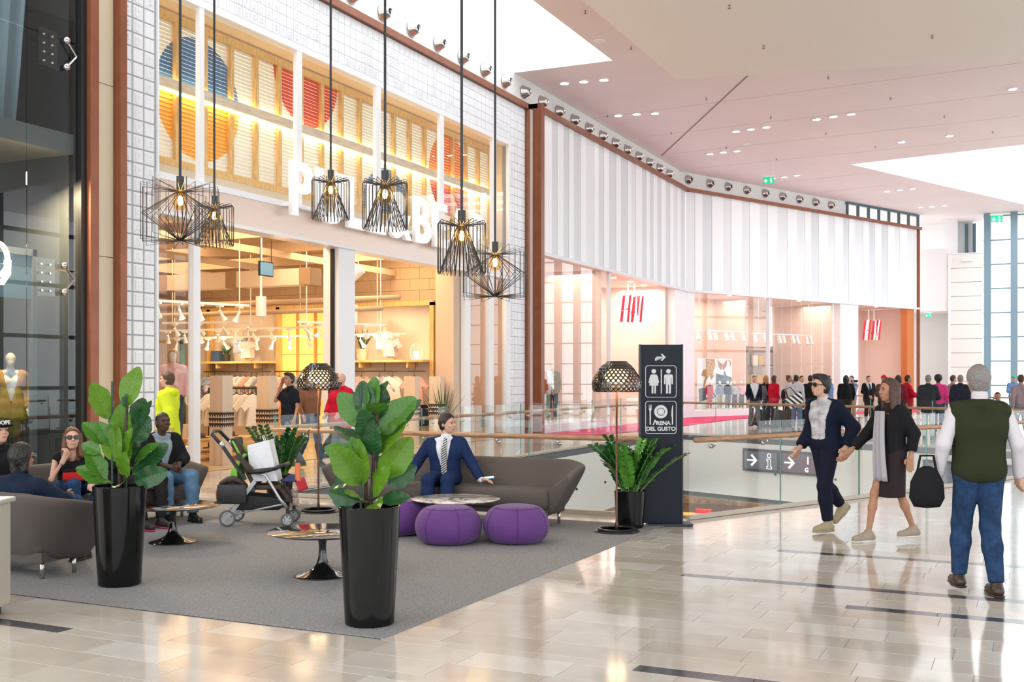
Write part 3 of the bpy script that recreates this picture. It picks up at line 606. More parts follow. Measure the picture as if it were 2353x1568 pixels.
MB().bar((XF + .03, 29.0, 9.62), (XF + .03, 44.68, 9.62), .3, .14).build('coping_strip', rust, wc); MB().bar(s2(-.05, -.03, 9.62), s2(18.8, -.03, 9.62), .3, .14).build('coping_strip', rust, wc)
MB().box(XF - .4, XF + .3, 29.0, 29.24, 0, 9.69).build('edge_post', rust, wc); MB().bar(s2(18.72, .0, 0), s2(18.72, .0, 9.69), .16, .3).build('edge_post', rust, wc)
lip = M('soffit_lip', (.78, .79, .82), .4)
MB().bar((XF + .05, 29.2, 5.36), (XF + .05, 44.6, 5.36), .2, .1).build('soffit_lip', lip, wc); MB().bar(s2(0, -.04, 5.36), s2(18.6, -.04, 5.36), .2, .1).build('soffit_lip', lip, wc)
wh = struct('window_6', 'wide glazed shop front with white columns under the cladding')
colm = M('column_white', (.86, .87, .89), .4)
MB().add([(XF - .5, 43.0, 0), (XF + .05, 43.0, 0), (XF + .05, 44.62, 0), s2(.55, -.05), s2(.55, .5), (XF - .5, 44.8, 0)] + [(XF - .5, 43.0, 5.4), (XF + .05, 43.0, 5.4), (XF + .05, 44.62, 5.4), s2(.55, -.05, 5.4), s2(.55, .5, 5.4), (XF - .5, 44.8, 5.4)], [(0, 1, 7, 6), (1, 2, 8, 7), (2, 3, 9, 8), (3, 4, 10, 9)]).build('corner_column', colm, wh)
MB().bar(s2(12.15, .2, 2.7), s2(12.15, .2, 2.701), .6, 5.4) if False else None
MB().bar(s2(11.4, .2, 2.7), s2(12.95, .2, 2.7), .5, 5.4).build('column', colm, wh)
MB().bar(s2(17.55, .15, 2.7), s2(18.25, .15, 2.7), .35, 5.4).build('copper_column', M('orange_copper', (.62, .2, .06), .4, .3), wh)
for y in (29.35, 35.4): MB().bar((XF, y, 0), (XF, y, 5.36), .12, .12).build('mullion', lip, wh)
for s in (5.72,): MB().bar(s2(s, .02, 0), s2(s, .02, 5.36), .16, .16).build('mullion', lip, wh)
hg = glass('fashion_glass', (.97, .98, .975), 1.25, 1.55)
for a, c in ((29.42, 31.35), (31.37, 33.35), (33.37, 35.34)): MB().box(XF - .015, XF, a, c, .25, 5.32).build('pane', hg, wh)
for a, c in ((.6, 2.3), (2.32, 4.0), (4.02, 5.63), (5.82, 7.6), (7.62, 9.5), (9.52, 11.38)): MB().bar(s2(a, .02, 2.78), s2(c, .02, 2.78), .015, 5.06).build('pane', hg, wh)
MB().box(XF - 1.4, XF + .05, 29.3, 35.4, 0, .25).build('plinth', white, wh); MB().bar(s2(.6, .8, .13), s2(11.4, .8, .13), 1.6, .25).build('plinth', white, wh)
ih = struct('wall_fashion', 'rosy beige interior of the fashion shop behind its glass')
pink = M('rose_plaster', (.82, .58, .47), .7); pinkl = M('rose_light', (.86, .70, .62), .7)
MB().box(XF - 4.2, XF - 4, 28.9, 36, 0, 5.6).build('back_wall', pink, ih); MB().box(XF - 2.6, XF - 2.5, 31.2, 33.8, 0, 3.0).build('display_screen', white, ih)
MB().box(XF - 3.2, XF - 3, 35.5, 43.2, 0, 5.6).build('back_wall', pinkl, ih); MB().box(XF - 4, XF - .3, 42.8, 42.9, 0, 5.4).build('side_wall', pinkl, ih); MB().box(XF - 4.2, XF - .2, 28.8, 28.95, 0, 5.6).build('side_wall', pink, ih)
MB().box(XF - 4.2, XF - .3, 35.42, 35.5, 0, 5.6).build('side_wall', pink, ih)
MB().add([(XF - 4.4, 28.8, 5.42), (XF, 28.8, 5.42), (XF, 44.6, 5.42), s2(18.5, 0, 5.42), s2(18.5, 5, 5.42), s2(0, 5, 5.42), (XF - 4.4, 44.6, 5.42)], [(0, 1, 2, 6), (2, 3, 4, 5)]).build('shop_ceiling', pinkl, ih)
MB().bar(s2(.3, 3.2, 2.7), s2(5.9, 3.2, 2.7), .1, 5.4).build('back_wall', pink, ih); MB().bar(s2(5.9, 4.6, 2.7), s2(12, 4.6, 2.7), .1, 5.4).build('back_wall', pinkl, ih); MB().bar(s2(12.4, 3.0, 2.7), s2(18.3, 3.0, 2.7), .1, 5.4).build('back_wall', pinkl, ih)
MB().bar(s2(12.2, .3, 2.7), s2(12.2, 4.6, 2.7), .1, 5.4).build('side_wall', pinkl, ih); MB().bar(s2(5.85, 1.4, 2.7), s2(5.85, 4.6, 2.7), .1, 5.4).build('side_wall', pink, ih)
MB().bar(s2(18.3, .3, 2.7), s2(18.3, 3, 2.7), .1, 5.4).build('side_wall', pinkl, ih)
dsm = M('small_downlight', (1, 1, 1), .5, emit=(1, .92, .8, 12))
for k, p in enumerate([V(XF - .9, y, 5.4) for y in (36.6, 38.4, 40.2, 41.9)] + [V(XF - 2.1, y, 5.4) for y in (36.2, 38, 40)] + [s2(s, 1.0, 5.4) for s in (1.5, 4.2, 7, 9.5, 13.5, 16.3)]):
    o = MB().lathe([(.001, 0), (.09, 0), (.09, .015), (.001, .015)], 12).build('ceiling_spot', dsm, ih); o.location = p
# hanging logo
rd = M('logo_red', (.72, .0, .03), .4); lw_ = M('logo_white', (.95, .9, .9), .4, emit=(1, .75, .75, .25))
def logo(p, rz, lab):
    t = thing('hanging_logo', lab, 'sign', p, rz); t.scale = (.72, 1, .85)
    def stroke(a, b_, wd, n='stroke'):
        f0 = lambda u, v: (u, -.07, v); f1 = lambda u, v: (u, -.05, v); g1 = lambda u, v: (u, .12, v)
        q = [(a[0] - wd / 2, a[1]), (a[0] + wd / 2, a[1]), (b_[0] + wd / 2, b_[1]), (b_[0] - wd / 2, b_[1])]
        MB().prism(q, f0, f1).build('letter_face', rd if n == 'red' else lw_, t); MB().prism(q, f1, g1).build('letter_side', lw_ if n == 'red' else rd, t)
    for a, b_, wd, n in (((-.62, -.6), (-.42, .6), .13, 'white'), ((-.34, -.62), (-.16, .62), .13, 'red'), ((-.56, -.1), (-.2, .05), .12, 'red'), ((.14, -.6), (.32, .6), .13, 'white'), ((.32, .6), (.4, -.3), .1, 'red'), ((.4, -.3), (.62, .62), .11, 'white'), ((.56, -.6), (.72, .6), .13, 'red')): stroke(a, b_, wd, n)
    MB().tube([(.1 + .1 * math.cos(i * .5) - .1 + .02, -.07, -.2 + .13 * math.sin(i * .5)) for i in range(12)], .03, 6).build('ampersand', rd, t)
    for x in (-.25, .2): MB().tube([(x, 0, .55), (x, 0, 1.2)], .03, 6).build('hanger_rod', white, t)
logo((XF - .8, 40.1, 4.35), math.radians(60), 'red and white hanging logo H&M in the left doorway of the striped shop')
logo(tuple(s2(15.2, .6, 4.15)), math.radians(45), 'red and white hanging logo H&M in the right doorway of the striped shop')
pk = thing('pink_carpet', 'bright pink runner carpet in front of the striped shop', 'carpet')
pv = [(-13.1, 28.4), (-11.5, 28.2), (-11.0, 34), (-10.8, 44), (-9.6, 48), (-4.6, 58), (-5.6, 61.5), (-13.0, 44.7)]
MB().prism(pv, lambda x, y: (x, y, .012), lambda x, y: (x, y, .0)).build('carpet_pile', M('hot_pink', (.78, .03, .16), .8), pk)
# ---------------------------------------------------------------- glass balustrades
gb = glass('balustrade_glass', (.965, .985, .98), 1.0, 1.5)
br_path = [(0, 0, 0), (-.06, 0, 0), (-.085, 0, .02), (-.085, 0, .075)]
def balustrade(name, lab, a, b_, n, railstart=0, railend=0):
    a = V(*a, 0); b_ = V(*b_, 0); d = (b_ - a); Ln = d.length; u = d.normalized(); nn = V(u.y, -u.x, 0)   # nn = walkway side
    t = thing(name, lab, 'balustrade', a, math.atan2(u.y, u.x)); w_ = Ln / n
    for i in range(n):
        MB().box(i * w_ + .008, (i + 1) * w_ - .008, -.009, .009, .04, 1.12).build('pane', gb, t)
        MB().box((i + 1) * w_ - .008, (i + 1) * w_ - .003, -.009, .009, .04, 1.12).build('pane_edge', greeng, t)
        for k in (.22, .78):
            x = (i + k) * w_; q = MB(); q.tube([(x, -.01, .845), (x, -.075, .845), (x, -.085, .86), (x, -.085, .905)], .008, 8); q.tube([(x, -.012, .845), (x, -.04, .845)], .028, 14); q.build('bracket', steel, t, True)
    MB().box(0, Ln, -.03, .03, 0, .045).build('base_channel', M('channel_beige', (.55, .48, .4), .4), t)
    MB().tube([(-railstart, -.085, .93), (-railstart + .04, -.085, .93), (Ln + railend - .04, -.085, .93), (Ln + railend, -.085, .93)], [.012, .032, .032, .012], 14).build('handrail', wood, t, True)
    return t
balustrade('glass_balustrade', 'glass balustrade with wooden handrail directly behind the brown sofa', (-9.5, 12.42), (-3.75, 12.35), 3, .35, .1)
balustrade('glass_balustrade', 'glass balustrade with wooden handrail running right from the dark totem', (-3.62, 12.35), (2.3, 25.3), 8)
balustrade('glass_balustrade', 'glass balustrade along the far side of the well before the tiled shop', (-9.78, 31.3), (-9.78, 12.6), 9)
balustrade('glass_balustrade', 'far glass balustrade across the end of the well before the crowd', (2.4, 25.7), (-9.7, 31.45), 8)
balustrade('glass_balustrade', 'distant glass balustrade beyond the group of shoppers', (6, 41.5), (-7.4, 47.5), 8)
# lit wayfinding box on the far fascia of the well
d_ = (V(2.3, 25.5, 0) - V(-9.65, 31.3, 0)).normalized(); rzf = math.atan2(d_.y, d_.x)
frm = M('sign_frame_dark', (.07, .06, .065), .4); pan = M('sign_panel_grey', (.17, .18, .23), .35); pan2 = M('sign_panel_plum', (.2, .13, .17), .35); wp_ = M('pictogram_white', (.92, .9, .86), .5, emit=(1, 1, .95, .3))
def arrow(k=1.0, ox=0, oz=0): return [(ox + x * k, oz + z * k) for x, z in ((-.2, .025), (.08, .025), (-.06, .15), (0, .2), (.21, 0), (0, -.2), (-.06, -.15), (.08, -.025), (-.2, -.025))]
def wayfinder(s0, ln, lab, pict):
    p = V(-9.65, 31.3, 0) + d_ * s0; t = thing('wayfinding_box', lab, 'sign', (p.x, p.y, -.91), rzf)
    MB().box(0, ln, -.06, .0, 0, .62).build('frame', frm, t); n = max(1, round(ln / 1.25)); w_ = ln / n
    f0 = lambda u, v: (u, -.075, v); f1 = lambda u, v: (u, -.068, v)
    for i in range(n):
        MB().box(i * w_ + .07, (i + 1) * w_ - .07, -.07, -.05, .07, .55).build('light_panel', pan2 if i % 2 else pan, t)
        if pict: MB().prism(arrow(.85, i * w_ + .34, .31), f0, f1).build('arrow', wp_, t)
    return t
wy = wayfinder(2.7, 2.5, 'dark wayfinding sign with arrows and letter i below the far balustrade', True)
q = MB(); f0 = lambda u, v: (u, -.075, v); f1 = lambda u, v: (u, -.068, v); o_ = .92
def ln_(pts, wd=.018, cl=True):
    for i in range(len(pts) if cl else len(pts) - 1):
        a, c = Vector(pts[i]), Vector(pts[(i + 1) % len(pts)]); n = (c - a).normalized(); n = Vector((-n.y, n.x)) * wd / 2; e = (c - a).normalized() * wd / 2
        q.prism([tuple(a - n - e), tuple(c - n + e), tuple(c + n + e), tuple(a + n - e)], f0, f1)
ln_([(o_ - .08, .1), (o_ + .08, .1), (o_ + .08, .16), (o_ + .045, .16), (o_ + .045, .37), (o_ - .08, .37), (o_ - .08, .32), (o_ - .04, .32), (o_ - .04, .16), (o_ - .08, .16)])
ln_([(o_ + .0 + .055 * math.cos(i * .5236), .46 + .055 * math.sin(i * .5236)) for i in range(12)]); q.build('letter_i', wp_, wy)
q = MB(); q.box(2.16, 2.2, -.075, -.068, .3, .5); q.build('pictogram', wp_, wy); g_ = obj('letter_g', text_mesh('G', .16, .006, wp_, off=.006), wy); g_.location = (2.14, -.075, .1); g_.rotation_euler = (math.pi / 2, 0, 0)
wayfinder(8.15, 1.0, 'dark square wayfinding sign below the far balustrade beside the walking woman', False)
w3 = wayfinder(10.0, 3.2, 'dark sign strip with white people pictograms at the right edge', False)
q = MB()
for x in (.55, 1.2): q.prism([(x + .07 * math.cos(i * .6283), .42 + .07 * math.sin(i * .6283)) for i in range(10)], f0, f1); q.prism([(x - .13, .1), (x + .13, .1), (x + .1, .32), (x - .1, .32)], f0, f1)
q.build('pictogram', wp_, w3)
# ---------------------------------------------------------------- lounge carpet
def carpet_mat():
    m = M('grey_carpet', (.30, .295, .30), .95); nt = m.node_tree; b = nt.nodes['Principled BSDF']; N = nt.nodes.new; L = nt.links.new
    tc = N('ShaderNodeTexCoord'); w1 = N('ShaderNodeTexWave'); w1.inputs['Scale'].default_value = 9; w1.inputs['Distortion'].default_value = 9; w1.inputs['Detail'].default_value = 2; w1.inputs['Detail Scale'].default_value = 3
    n = N('ShaderNodeTexNoise'); n.inputs['Scale'].default_value = 160; L(tc.outputs['Object'], n.inputs['Vector']); L(tc.outputs['Object'], w1.inputs['Vector'])
    mx = N('ShaderNodeMix'); mx.data_type = 'RGBA'; mx.inputs[6].default_value = (.125, .122, .126, 1); mx.inputs[7].default_value = (.31, .304, .312, 1)
    a = N('ShaderNodeMath'); a.operation = 'MULTIPLY_ADD'; a.inputs[1].default_value = .35; L(w1.outputs['Fac'], a.inputs[0]); h = N('ShaderNodeMath'); h.operation = 'MULTIPLY'; h.inputs[1].default_value = .75; L(n.outputs[0], h.inputs[0]); L(h.outputs[0], a.inputs[2])
    L(a.outputs[0], mx.inputs[0]); L(mx.outputs[2], b.inputs['Base Color']); bp = N('ShaderNodeBump'); bp.inputs['Strength'].default_value = .5; bp.inputs['Distance'].default_value = .004; L(a.outputs[0], bp.inputs['Height']); L(bp.outputs[0], b.inputs['Normal']); return m
tag(MB().box(-10.4, -3.7, 5.86, 11.69, 0, .006).build('lounge_carpet', carpet_mat()), 'large grey woven carpet under the lounge seats', 'carpet')
ZC = .006
# ---------------------------------------------------------------- sofas
taupe = M('taupe_wool', (.085, .068, .06), .85, sheen=.05, bump=(500, .15)); seam = M('seam_dark', (.05, .04, .036), .9)
def upath(hx, yb, yf, r, n=64):
    pts = []; segs = [((-hx, yf), (-hx, yb - r)), None, ((-hx + r, yb), (hx - r, yb)), None, ((hx, yb - r), (hx, yf))]
    for i, s in enumerate(segs):
        if s:
            k = 24 if i == 2 else 8
            for j in range(k): t = j / k; pts.append((s[0][0] + (s[1][0] - s[0][0]) * t, s[0][1] + (s[1][1] - s[0][1]) * t))
        else:
            sgn = -1 if i == 1 else 1; c = (sgn * (hx - r), yb - r); a0 = math.pi if i == 1 else math.pi / 2
            for j in range(10): a = a0 - j / 10 * math.pi / 2; pts.append((c[0] + r * math.cos(a), c[1] + r * math.sin(a)))
    pts.append((hx, yf)); return pts
def make_sofa(loc, rz, lab):
    t = thing('sofa', lab, 'sofa', loc, rz, 'curved taupe lounge sofas'); L_ = 1.66
    pt = upath(L_, .38, -.34, .34); pb = upath(L_ - .26, .17, -.30, .22); pi = upath(L_ - .15, .25, -.33, .25); pj = upath(L_ - .33, .12, -.30, .2); n = len(pt)
    def zt(i): 
        u = min(i, n - 1 - i) / 17; return .57 + .15 * min(1, u) ** .8
    prof = []
    for i in range(n):
        a, b_, c, d = [V(*p, 0) for p in (pb[i], pt[i], pi[i], pj[i])]; z = zt(i)
        prof.append([V(a.x, a.y, .14), a.lerp(b_, .5) + V(0, 0, .14 + (z - .14) * .48), a.lerp(b_, .93) + V(0, 0, z - .05), b_.lerp(c, .12) + V(0, 0, z - .012), b_.lerp(c, .45) + V(0, 0, z + .006), b_.lerp(c, .85) + V(0, 0, z - .02), c + V(0, 0, z - .08), c.lerp(d, .55) + V(0, 0, .50), d + V(0, 0, .37), d + V(0, 0, .14)])
    m = MB(); k = len(prof[0]); m.add([p for q in prof for p in q], [(i * k + j, i * k + (j + 1) % k, (i + 1) * k + (j + 1) % k, (i + 1) * k + j) for i in range(n - 1) for j in range(k)] + [tuple(range(k)), tuple((n - 1) * k + j for j in range(k - 1, -1, -1))])
    m.build('shell', taupe, t, True, sub=1)
    for s in (-1, 1):
        MB().box(.004 if s > 0 else -L_ + .3, L_ - .3 if s > 0 else -.004, -.36, .2, .2, .405).build('seat_cushion', taupe, t, True, bevel=.06, edge=60)
    MB().box(-L_ + .31, L_ - .31, -.28, .18, .14, .22).build('seat_base', taupe, t)
    MB().tube([(0, .135, .40), (0, .19, .5), (0, .24, .64), (0, .268, .70), (0, .31, .73), (0, .355, .72)], .006, 6).build('back_seam', seam, t)
    for x in (-L_ + .36, L_ - .36):
        for y in (-.2, .13): MB().tube([(x, y, 0), (x, y, .16)], .018, 10).build('leg', steel, t, True)
    return t
sofaB = make_sofa((-6.13, 11.22, ZC), 0, 'brown curved sofa with the man in the blue suit')
sofaA = make_sofa((-8.62, 6.52, ZC), math.pi, 'brown curved sofa seen from behind at the left edge')
sofaC = make_sofa((-9.33, 8.7, ZC), math.pi / 2, 'brown sofa behind the left fig plant with the woman in sunglasses')
# ---------------------------------------------------------------- poufs
purp = M('purple_felt', (.108, .03, .185), .8, sheen=.12, bump=(400, .1)); pseam = M('purple_seam', (.09, .024, .155), .9)
def make_pouf(loc, rz, lab):
    t = thing('pouf', lab, 'pouf', loc, rz, 'round purple felt poufs'); pr = [(.001, .0), (.2, .0), (.26, .015), (.315, .07), (.338, .15), (.335, .21), (.305, .29), (.255, .345), (.2, .367), (.1, .378), (.001, .38)]
    MB().lathe(pr, 48).build('body', purp, t, True, sub=1)
    for k in range(6):
        a = k * math.pi / 3 + .3; MB().tube([(r * 1.004 * math.cos(a), r * 1.004 * math.sin(a), z) for r, z in pr[2:9]], .0022, 5).build('seam', pseam, t)
    MB().tube([(.237 * math.cos(a), .237 * math.sin(a), .352) for a in [i * math.pi / 20 for i in range(40)]], .0022, 5, True).build('top_seam', pseam, t); return t
make_pouf((-5.26, 9.54, ZC), 0, 'purple felt pouf in the middle of the three')
make_pouf((-4.67, 9.88, ZC), .7, 'purple felt pouf nearest the floor lamp, rightmost of three')
make_pouf((-6.05, 9.86, ZC), .2, 'purple felt pouf half hidden behind the large front planter')
# ---------------------------------------------------------------- pedestal tables
gblack = M('gloss_black', (.006, .006, .007), .06, coat=.6); 
def marble():
    m = M('white_marble', (.8, .78, .75), .1); nt = m.node_tree; b = nt.nodes['Principled BSDF']; N = nt.nodes.new; L = nt.links.new
    tc = N('ShaderNodeTexCoord'); n = N('ShaderNodeTexNoise'); n.inputs['Scale'].default_value = 2.2; n.inputs['Detail'].default_value = 8; n.inputs['Distortion'].default_value = 1.2; r = N('ShaderNodeValToRGB'); e = r.color_ramp.elements
    e[0].position = .40; e[0].color = (.8, .78, .75, 1); e[1].position = .60; e[1].color = (.8, .78, .75, 1); x = e.new(.485); x.color = (.16, .14, .13, 1); y = e.new(.515); y.color = (.62, .58, .53, 1)
    L(tc.outputs['Object'], n.inputs['Vector']); L(n.outputs[0], r.inputs[0]); L(r.outputs[0], b.inputs['Base Color']); return m
def make_table(loc, lab, topm, basem, r=.46):
    t = thing('pedestal_table', lab, 'table', loc); h = .375
    MB().lathe([(.001, .0), (.235, .0), (.238, .006), (.225, .012), (.15, .028), (.09, .055), (.055, .09), (.036, .14), (.030, .2), (.030, .25), (.036, .3), (.055, .34), (.075, .356), (.001, .356)], 40).build('pedestal', basem, t, True, sub=1)
    MB().lathe([(.001, h - .018), (r - .03, h - .018), (r - .006, h - .008), (r, h - .002), (r - .004, h), (.001, h)], 64).build('table_top', topm, t, True, edge=30); return t
make_table((-7.77, 8.38, ZC), 'glossy black pedestal table behind the left fig planter', gblack, gblack, .47)
make_table((-5.33, 7.5, ZC), 'glossy black pedestal table beside the front fig planter', gblack, gblack, .46)
make_table((-5.49, 10.12, ZC), 'white veined marble pedestal table behind the purple poufs', marble(), gblack, .47)
# ---------------------------------------------------------------- floor lamps
bronze = M('bronze_pole', (.12, .055, .04), .35, .6); lampblk = M('lamp_base_black', (.02, .018, .02), .3); shade_m = M('smoked_shade', (.03, .022, .018), .12, .3, coat=.8); opal = M('opal_glow', (1, .9, .7), .5, emit=(1, .6, .25, .95))
def make_lamp(loc, lab):
    t = thing('floor_lamp', lab, 'floor lamp', loc); R_ = .265; z0, z1 = 1.5, 1.83
    MB().lathe([(.001, 0), (.24, 0), (.245, .008), (.24, .014), (.001, .014)], 48).build('floor_plate', lampblk, t, True, edge=40)
    MB().lathe([(.205, .012), (.21, .032), (.20, .04), (.178, .04), (.176, .022), (.001, .022)], 48).build('base_ring', lampblk, t, True, edge=40); MB().lathe([(.001, .024), (.176, .024)], 40).build('base_plate', M('mirror_bronze', (.3, .2, .19), .12, .9), t)
    MB().tube([(0, 0, .02), (0, 0, .07), (0, 0, .12), (0, 0, z1 - .04)], [.022, .02, .011, .011], 14).build('pole', bronze, t, True)
    def pos(u, v):   # v 0 bottom..1 top
        k = [(0, .245), (.12, .262), (.3, .265), (.45, .25), (.62, .215), (.8, .165), (1, .1)]
        for (a, r1), (b_, r2) in zip(k, k[1:]):
            if v <= b_ + 1e-6: r = r1 + (r2 - r1) * (v - a) / (b_ - a); break
        return V(r * math.cos(u), r * math.sin(u), z0 + (z1 - z0) * v)
    nu, nv = 30, 11; m = MB(); top = MB()
    for j in range(-1, nv):
        for i in range(nu):
            uc = (i + (.5 if j % 2 else 0)) * 2 * math.pi / nu; du = math.pi / nu; v0, v1, v2 = j / nv, (j + 1) / nv, (j + 2) / nv
            v0, v2 = max(0, v0), min(1, v2); cr = [(uc, v0), (uc + du, v1), (uc, v2), (uc - du, v1)]; vc = (v0 + v2) / 2
            k = .64 if v1 < .74 else 0
            if v1 >= .999: continue
            o_ = [pos(*c) for c in cr]
            if k: 
                c8 = []
                for q in range(4): a_, b_ = cr[q], cr[(q + 1) % 4]; c8 += [a_, ((a_[0] + b_[0]) / 2, (a_[1] + b_[1]) / 2)]
                inn_ = [pos(uc + (c[0] - uc) * (k if q % 2 == 0 else k * 1.22), vc + (c[1] - vc) * (k * .8 if q % 2 == 0 else k * 1.05)) for q, c in enumerate(c8)]; m.add([pos(*c) for c in c8] + inn_, [(q, (q + 1) % 8, (q + 1) % 8 + 8, q + 8) for q in range(8)])
            else: 
                o_[0] = o_[0] * 1.0 + V(o_[0].x, o_[0].y, 0) * .05; m.add(o_, [(0, 1, 2, 3)])
    m.build('shade', shade_m, t, False, solid=.006); MB().lathe([(.186, z0 + (z1 - z0) * .74), (.17, z0 + (z1 - z0) * .8), (.138, z0 + (z1 - z0) * .9), (.108, z1), (.001, z1 + .001)], 40).build('shade_cap', shade_m, t, True, edge=40)
    MB().lathe([(.001, z0 + .09), (.08, z0 + .095), (.125, z0 + .13), (.13, z0 + .17), (.11, z0 + .22), (.06, z0 + .25), (.001, z0 + .26)], 32).build('diffuser', opal, t, True)
    l = bpy.data.lights.new('lamp_glow', 'POINT'); l.energy = 1.2; l.color = WARM; l.shadow_soft_size = .1; lo = bpy.data.objects.new('lamp_glow', l); COL.objects.link(lo); lo.parent = t; lo.location = (0, 0, z0 + .02); return t
make_lamp((-7.92, 11.06, ZC), 'bronze floor lamp with black perforated dome beside the stroller')
make_lamp((-4.02, 11.03, ZC), 'bronze floor lamp with black perforated dome beside the dark totem')
# ---------------------------------------------------------------- wire pendants
wirem = M('black_wire', (.015, .012, .012), .45); amber = glass('amber_glass', (1, .80, .45), 1, 1.4); fil = M('filament', (1, .7, .3), .5, emit=(1, .66, .26, 40))
def make_pendant(loc, kind, lab):
    t = thing('pendant_lamp', lab, 'pendant lamp', loc); x, y, z = loc
    m = MB(); top = 9.2 - z if x > -8.1 else 10.4 - z
    MB().tube([(0, 0, .09), (0, 0, top)], .012, 8).build('rod', black, t); MB().tube([(0, 0, -.02), (0, 0, .1)], .035, 14).build('socket', black, t, True, edge=40); MB().lathe([(.001, top - .03), (.06, top - .03), (.06, top), (.001, top)], 16).build('canopy', black, t)
    if kind == 'diamond':
        R_, h, n = .335, .47, 28
        for k in range(n):
            a = 2 * math.pi * k / n; f = lambda r, zz: (r * math.cos(a), r * math.sin(a), zz)
            o_ = .035 * math.sin(k * math.pi / 2); m.tube([f(.03, -.03), f(R_, .01 + o_), f(R_, -h + o_), f(.01, -h)], .0033, 4, caps=False); m.tube([f(.035, -.04), f(R_ * .98, -h * .5), f(.01, -h)], .0033, 4, caps=False)
    else:
        R_, h, n = .205, .44, 32
        for k in range(n):
            a = 2 * math.pi * k / n; f = lambda r, zz: (r * math.cos(a), r * math.sin(a), zz)
            o_ = .012 * math.sin(k * math.pi / 2); m.tube([f(.04, -.03), f(R_ - .01, .0 + o_), f(R_, -.012 + o_), f(R_, -h + .012), f(R_ - .006, -h), f(R_ - .015, -h + .012), f(.04, -.035)], .0033, 4, caps=False)
    m.build('wire_shade', wirem, t)
    MB().lathe([(.001, -.2), (.03, -.195), (.055, -.17), (.063, -.135), (.055, -.1), (.032, -.06), (.022, -.03)], 24).build('bulb', amber, t, True); MB().lathe([(.001, -.16), (.02, -.15), (.024, -.12), (.018, -.08), (.001, -.07)], 12).build('filament', fil, t, True)
    l = bpy.data.lights.new('bulb_glow', 'POINT'); l.energy = 4; l.color = WARM; l.shadow_soft_size = .06; lo = bpy.data.objects.new('bulb_glow', l); COL.objects.link(lo); lo.parent = t; lo.location = (0, 0, -.12); return t
def at(px, py, d): a = (px - 1176.5) / 2500; return (-SA * d + CA * a * d, CA * d + SA * a * d, 1.65 + (870 - py) / 2500 * d)
PEND = [((-6.85, 7.48, 3.35), 'diamond', 'wide black wire pendant lamp hanging farthest left'), ((-8.0, 9.26, 3.53), 'cone', 'narrow black wire pendant lamp behind the wide left one'),
        ((-6.92, 9.89, 3.83), 'cone', 'black wire pendant lamp in front of the letter U of the shop sign'), ((-5.36, 8.52, 3.46), 'cone', 'black wire pendant lamp in front of the ampersand of the shop sign'),
        ((-4.38, 8.18, 2.98), 'cone', 'black wire pendant lamp upper of the two at the right'), ((-5.07, 10.21, 2.98), 'diamond', 'wide black wire pendant lamp hanging lowest at the right')]
for p, k, lab in PEND: make_pendant(p, k, lab)
# ---------------------------------------------------------------- plants
def leaf_mat(name, c1, c2, vein, nb, amp):
    m = bpy.data.materials.new(name); m.use_nodes = True; nt = m.node_tree; b = nt.nodes['Principled BSDF']; N = nt.nodes.new; L = nt.links.new
    tc = N('ShaderNodeTexCoord'); sp_ = N('ShaderNodeSeparateXYZ'); L(tc.outputs['Object'], sp_.inputs[0]); ab = N('ShaderNodeMath'); ab.operation = 'ABSOLUTE'; L(sp_.outputs[0], ab.inputs[0])
    lt_ = N('ShaderNodeMath'); lt_.operation = 'LESS_THAN'; lt_.inputs[1].default_value = .0035; L(ab.outputs[0], lt_.inputs[0])
    k = N('ShaderNodeMath'); k.operation = 'MULTIPLY_ADD'; k.inputs[1].default_value = -.75; L(ab.outputs[0], k.inputs[0]); L(sp_.outputs[1], k.inputs[2]); fr_ = N('ShaderNodeMath'); fr_.operation = 'MULTIPLY'; fr_.inputs[1].default_value = nb; L(k.outputs[0], fr_.inputs[0])
    f2 = N('ShaderNodeMath'); f2.operation = 'FRACT'; L(fr_.outputs[0], f2.inputs[0]); l2 = N('ShaderNodeMath'); l2.operation = 'LESS_THAN'; l2.inputs[1].default_value = .06; L(f2.outputs[0], l2.inputs[0])
    mxm = N('ShaderNodeMath'); mxm.operation = 'MAXIMUM'; L(lt_.outputs[0], mxm.inputs[0]); L(l2.outputs[0], mxm.inputs[1])
    n = N('ShaderNodeTexNoise'); n.inputs['Scale'].default_value = 7; L(tc.outputs['Object'], n.inputs['Vector']); c = N('ShaderNodeMix'); c.data_type = 'RGBA'; c.inputs[6].default_value = (*c1, 1); c.inputs[7].default_value = (*c2, 1); L(n.outputs[0], c.inputs[0])
    c3 = N('ShaderNodeMix'); c3.data_type = 'RGBA'; c3.inputs[7].default_value = (*vein, 1); L(c.outputs[2], c3.inputs[6]); L(mxm.outputs[0], c3.inputs[0]); L(c3.outputs[2], b.inputs['Base Color'])
    b.inputs['Roughness'].default_value = .33; tr = N('ShaderNodeBsdfTranslucent'); L(c3.outputs[2], tr.inputs[0]); ms = N('ShaderNodeMixShader'); ms.inputs[0].default_value = amp; out = nt.nodes['Material Output']; L(b.outputs[0], ms.inputs[1]); L(tr.outputs[0], ms.inputs[2]); L(ms.outputs[0], out.inputs[0])
    bp = N('ShaderNodeBump'); bp.inputs['Strength'].default_value = .4; bp.inputs['Distance'].default_value = .004; bp.invert = True; L(mxm.outputs[0], bp.inputs['Height']); L(bp.outputs[0], b.inputs['Normal']); return m
figl = [leaf_mat('fig_leaf_light', (.10, .24, .012), (.14, .31, .02), (.20, .36, .05), 8.5, .45), leaf_mat('fig_leaf_dark', (.014, .07, .02), (.024, .10, .03), (.07, .19, .06), 8.5, .2), leaf_mat('fig_leaf_mid', (.05, .17, .015), (.075, .23, .02), (.15, .29, .06), 8.5, .3)]
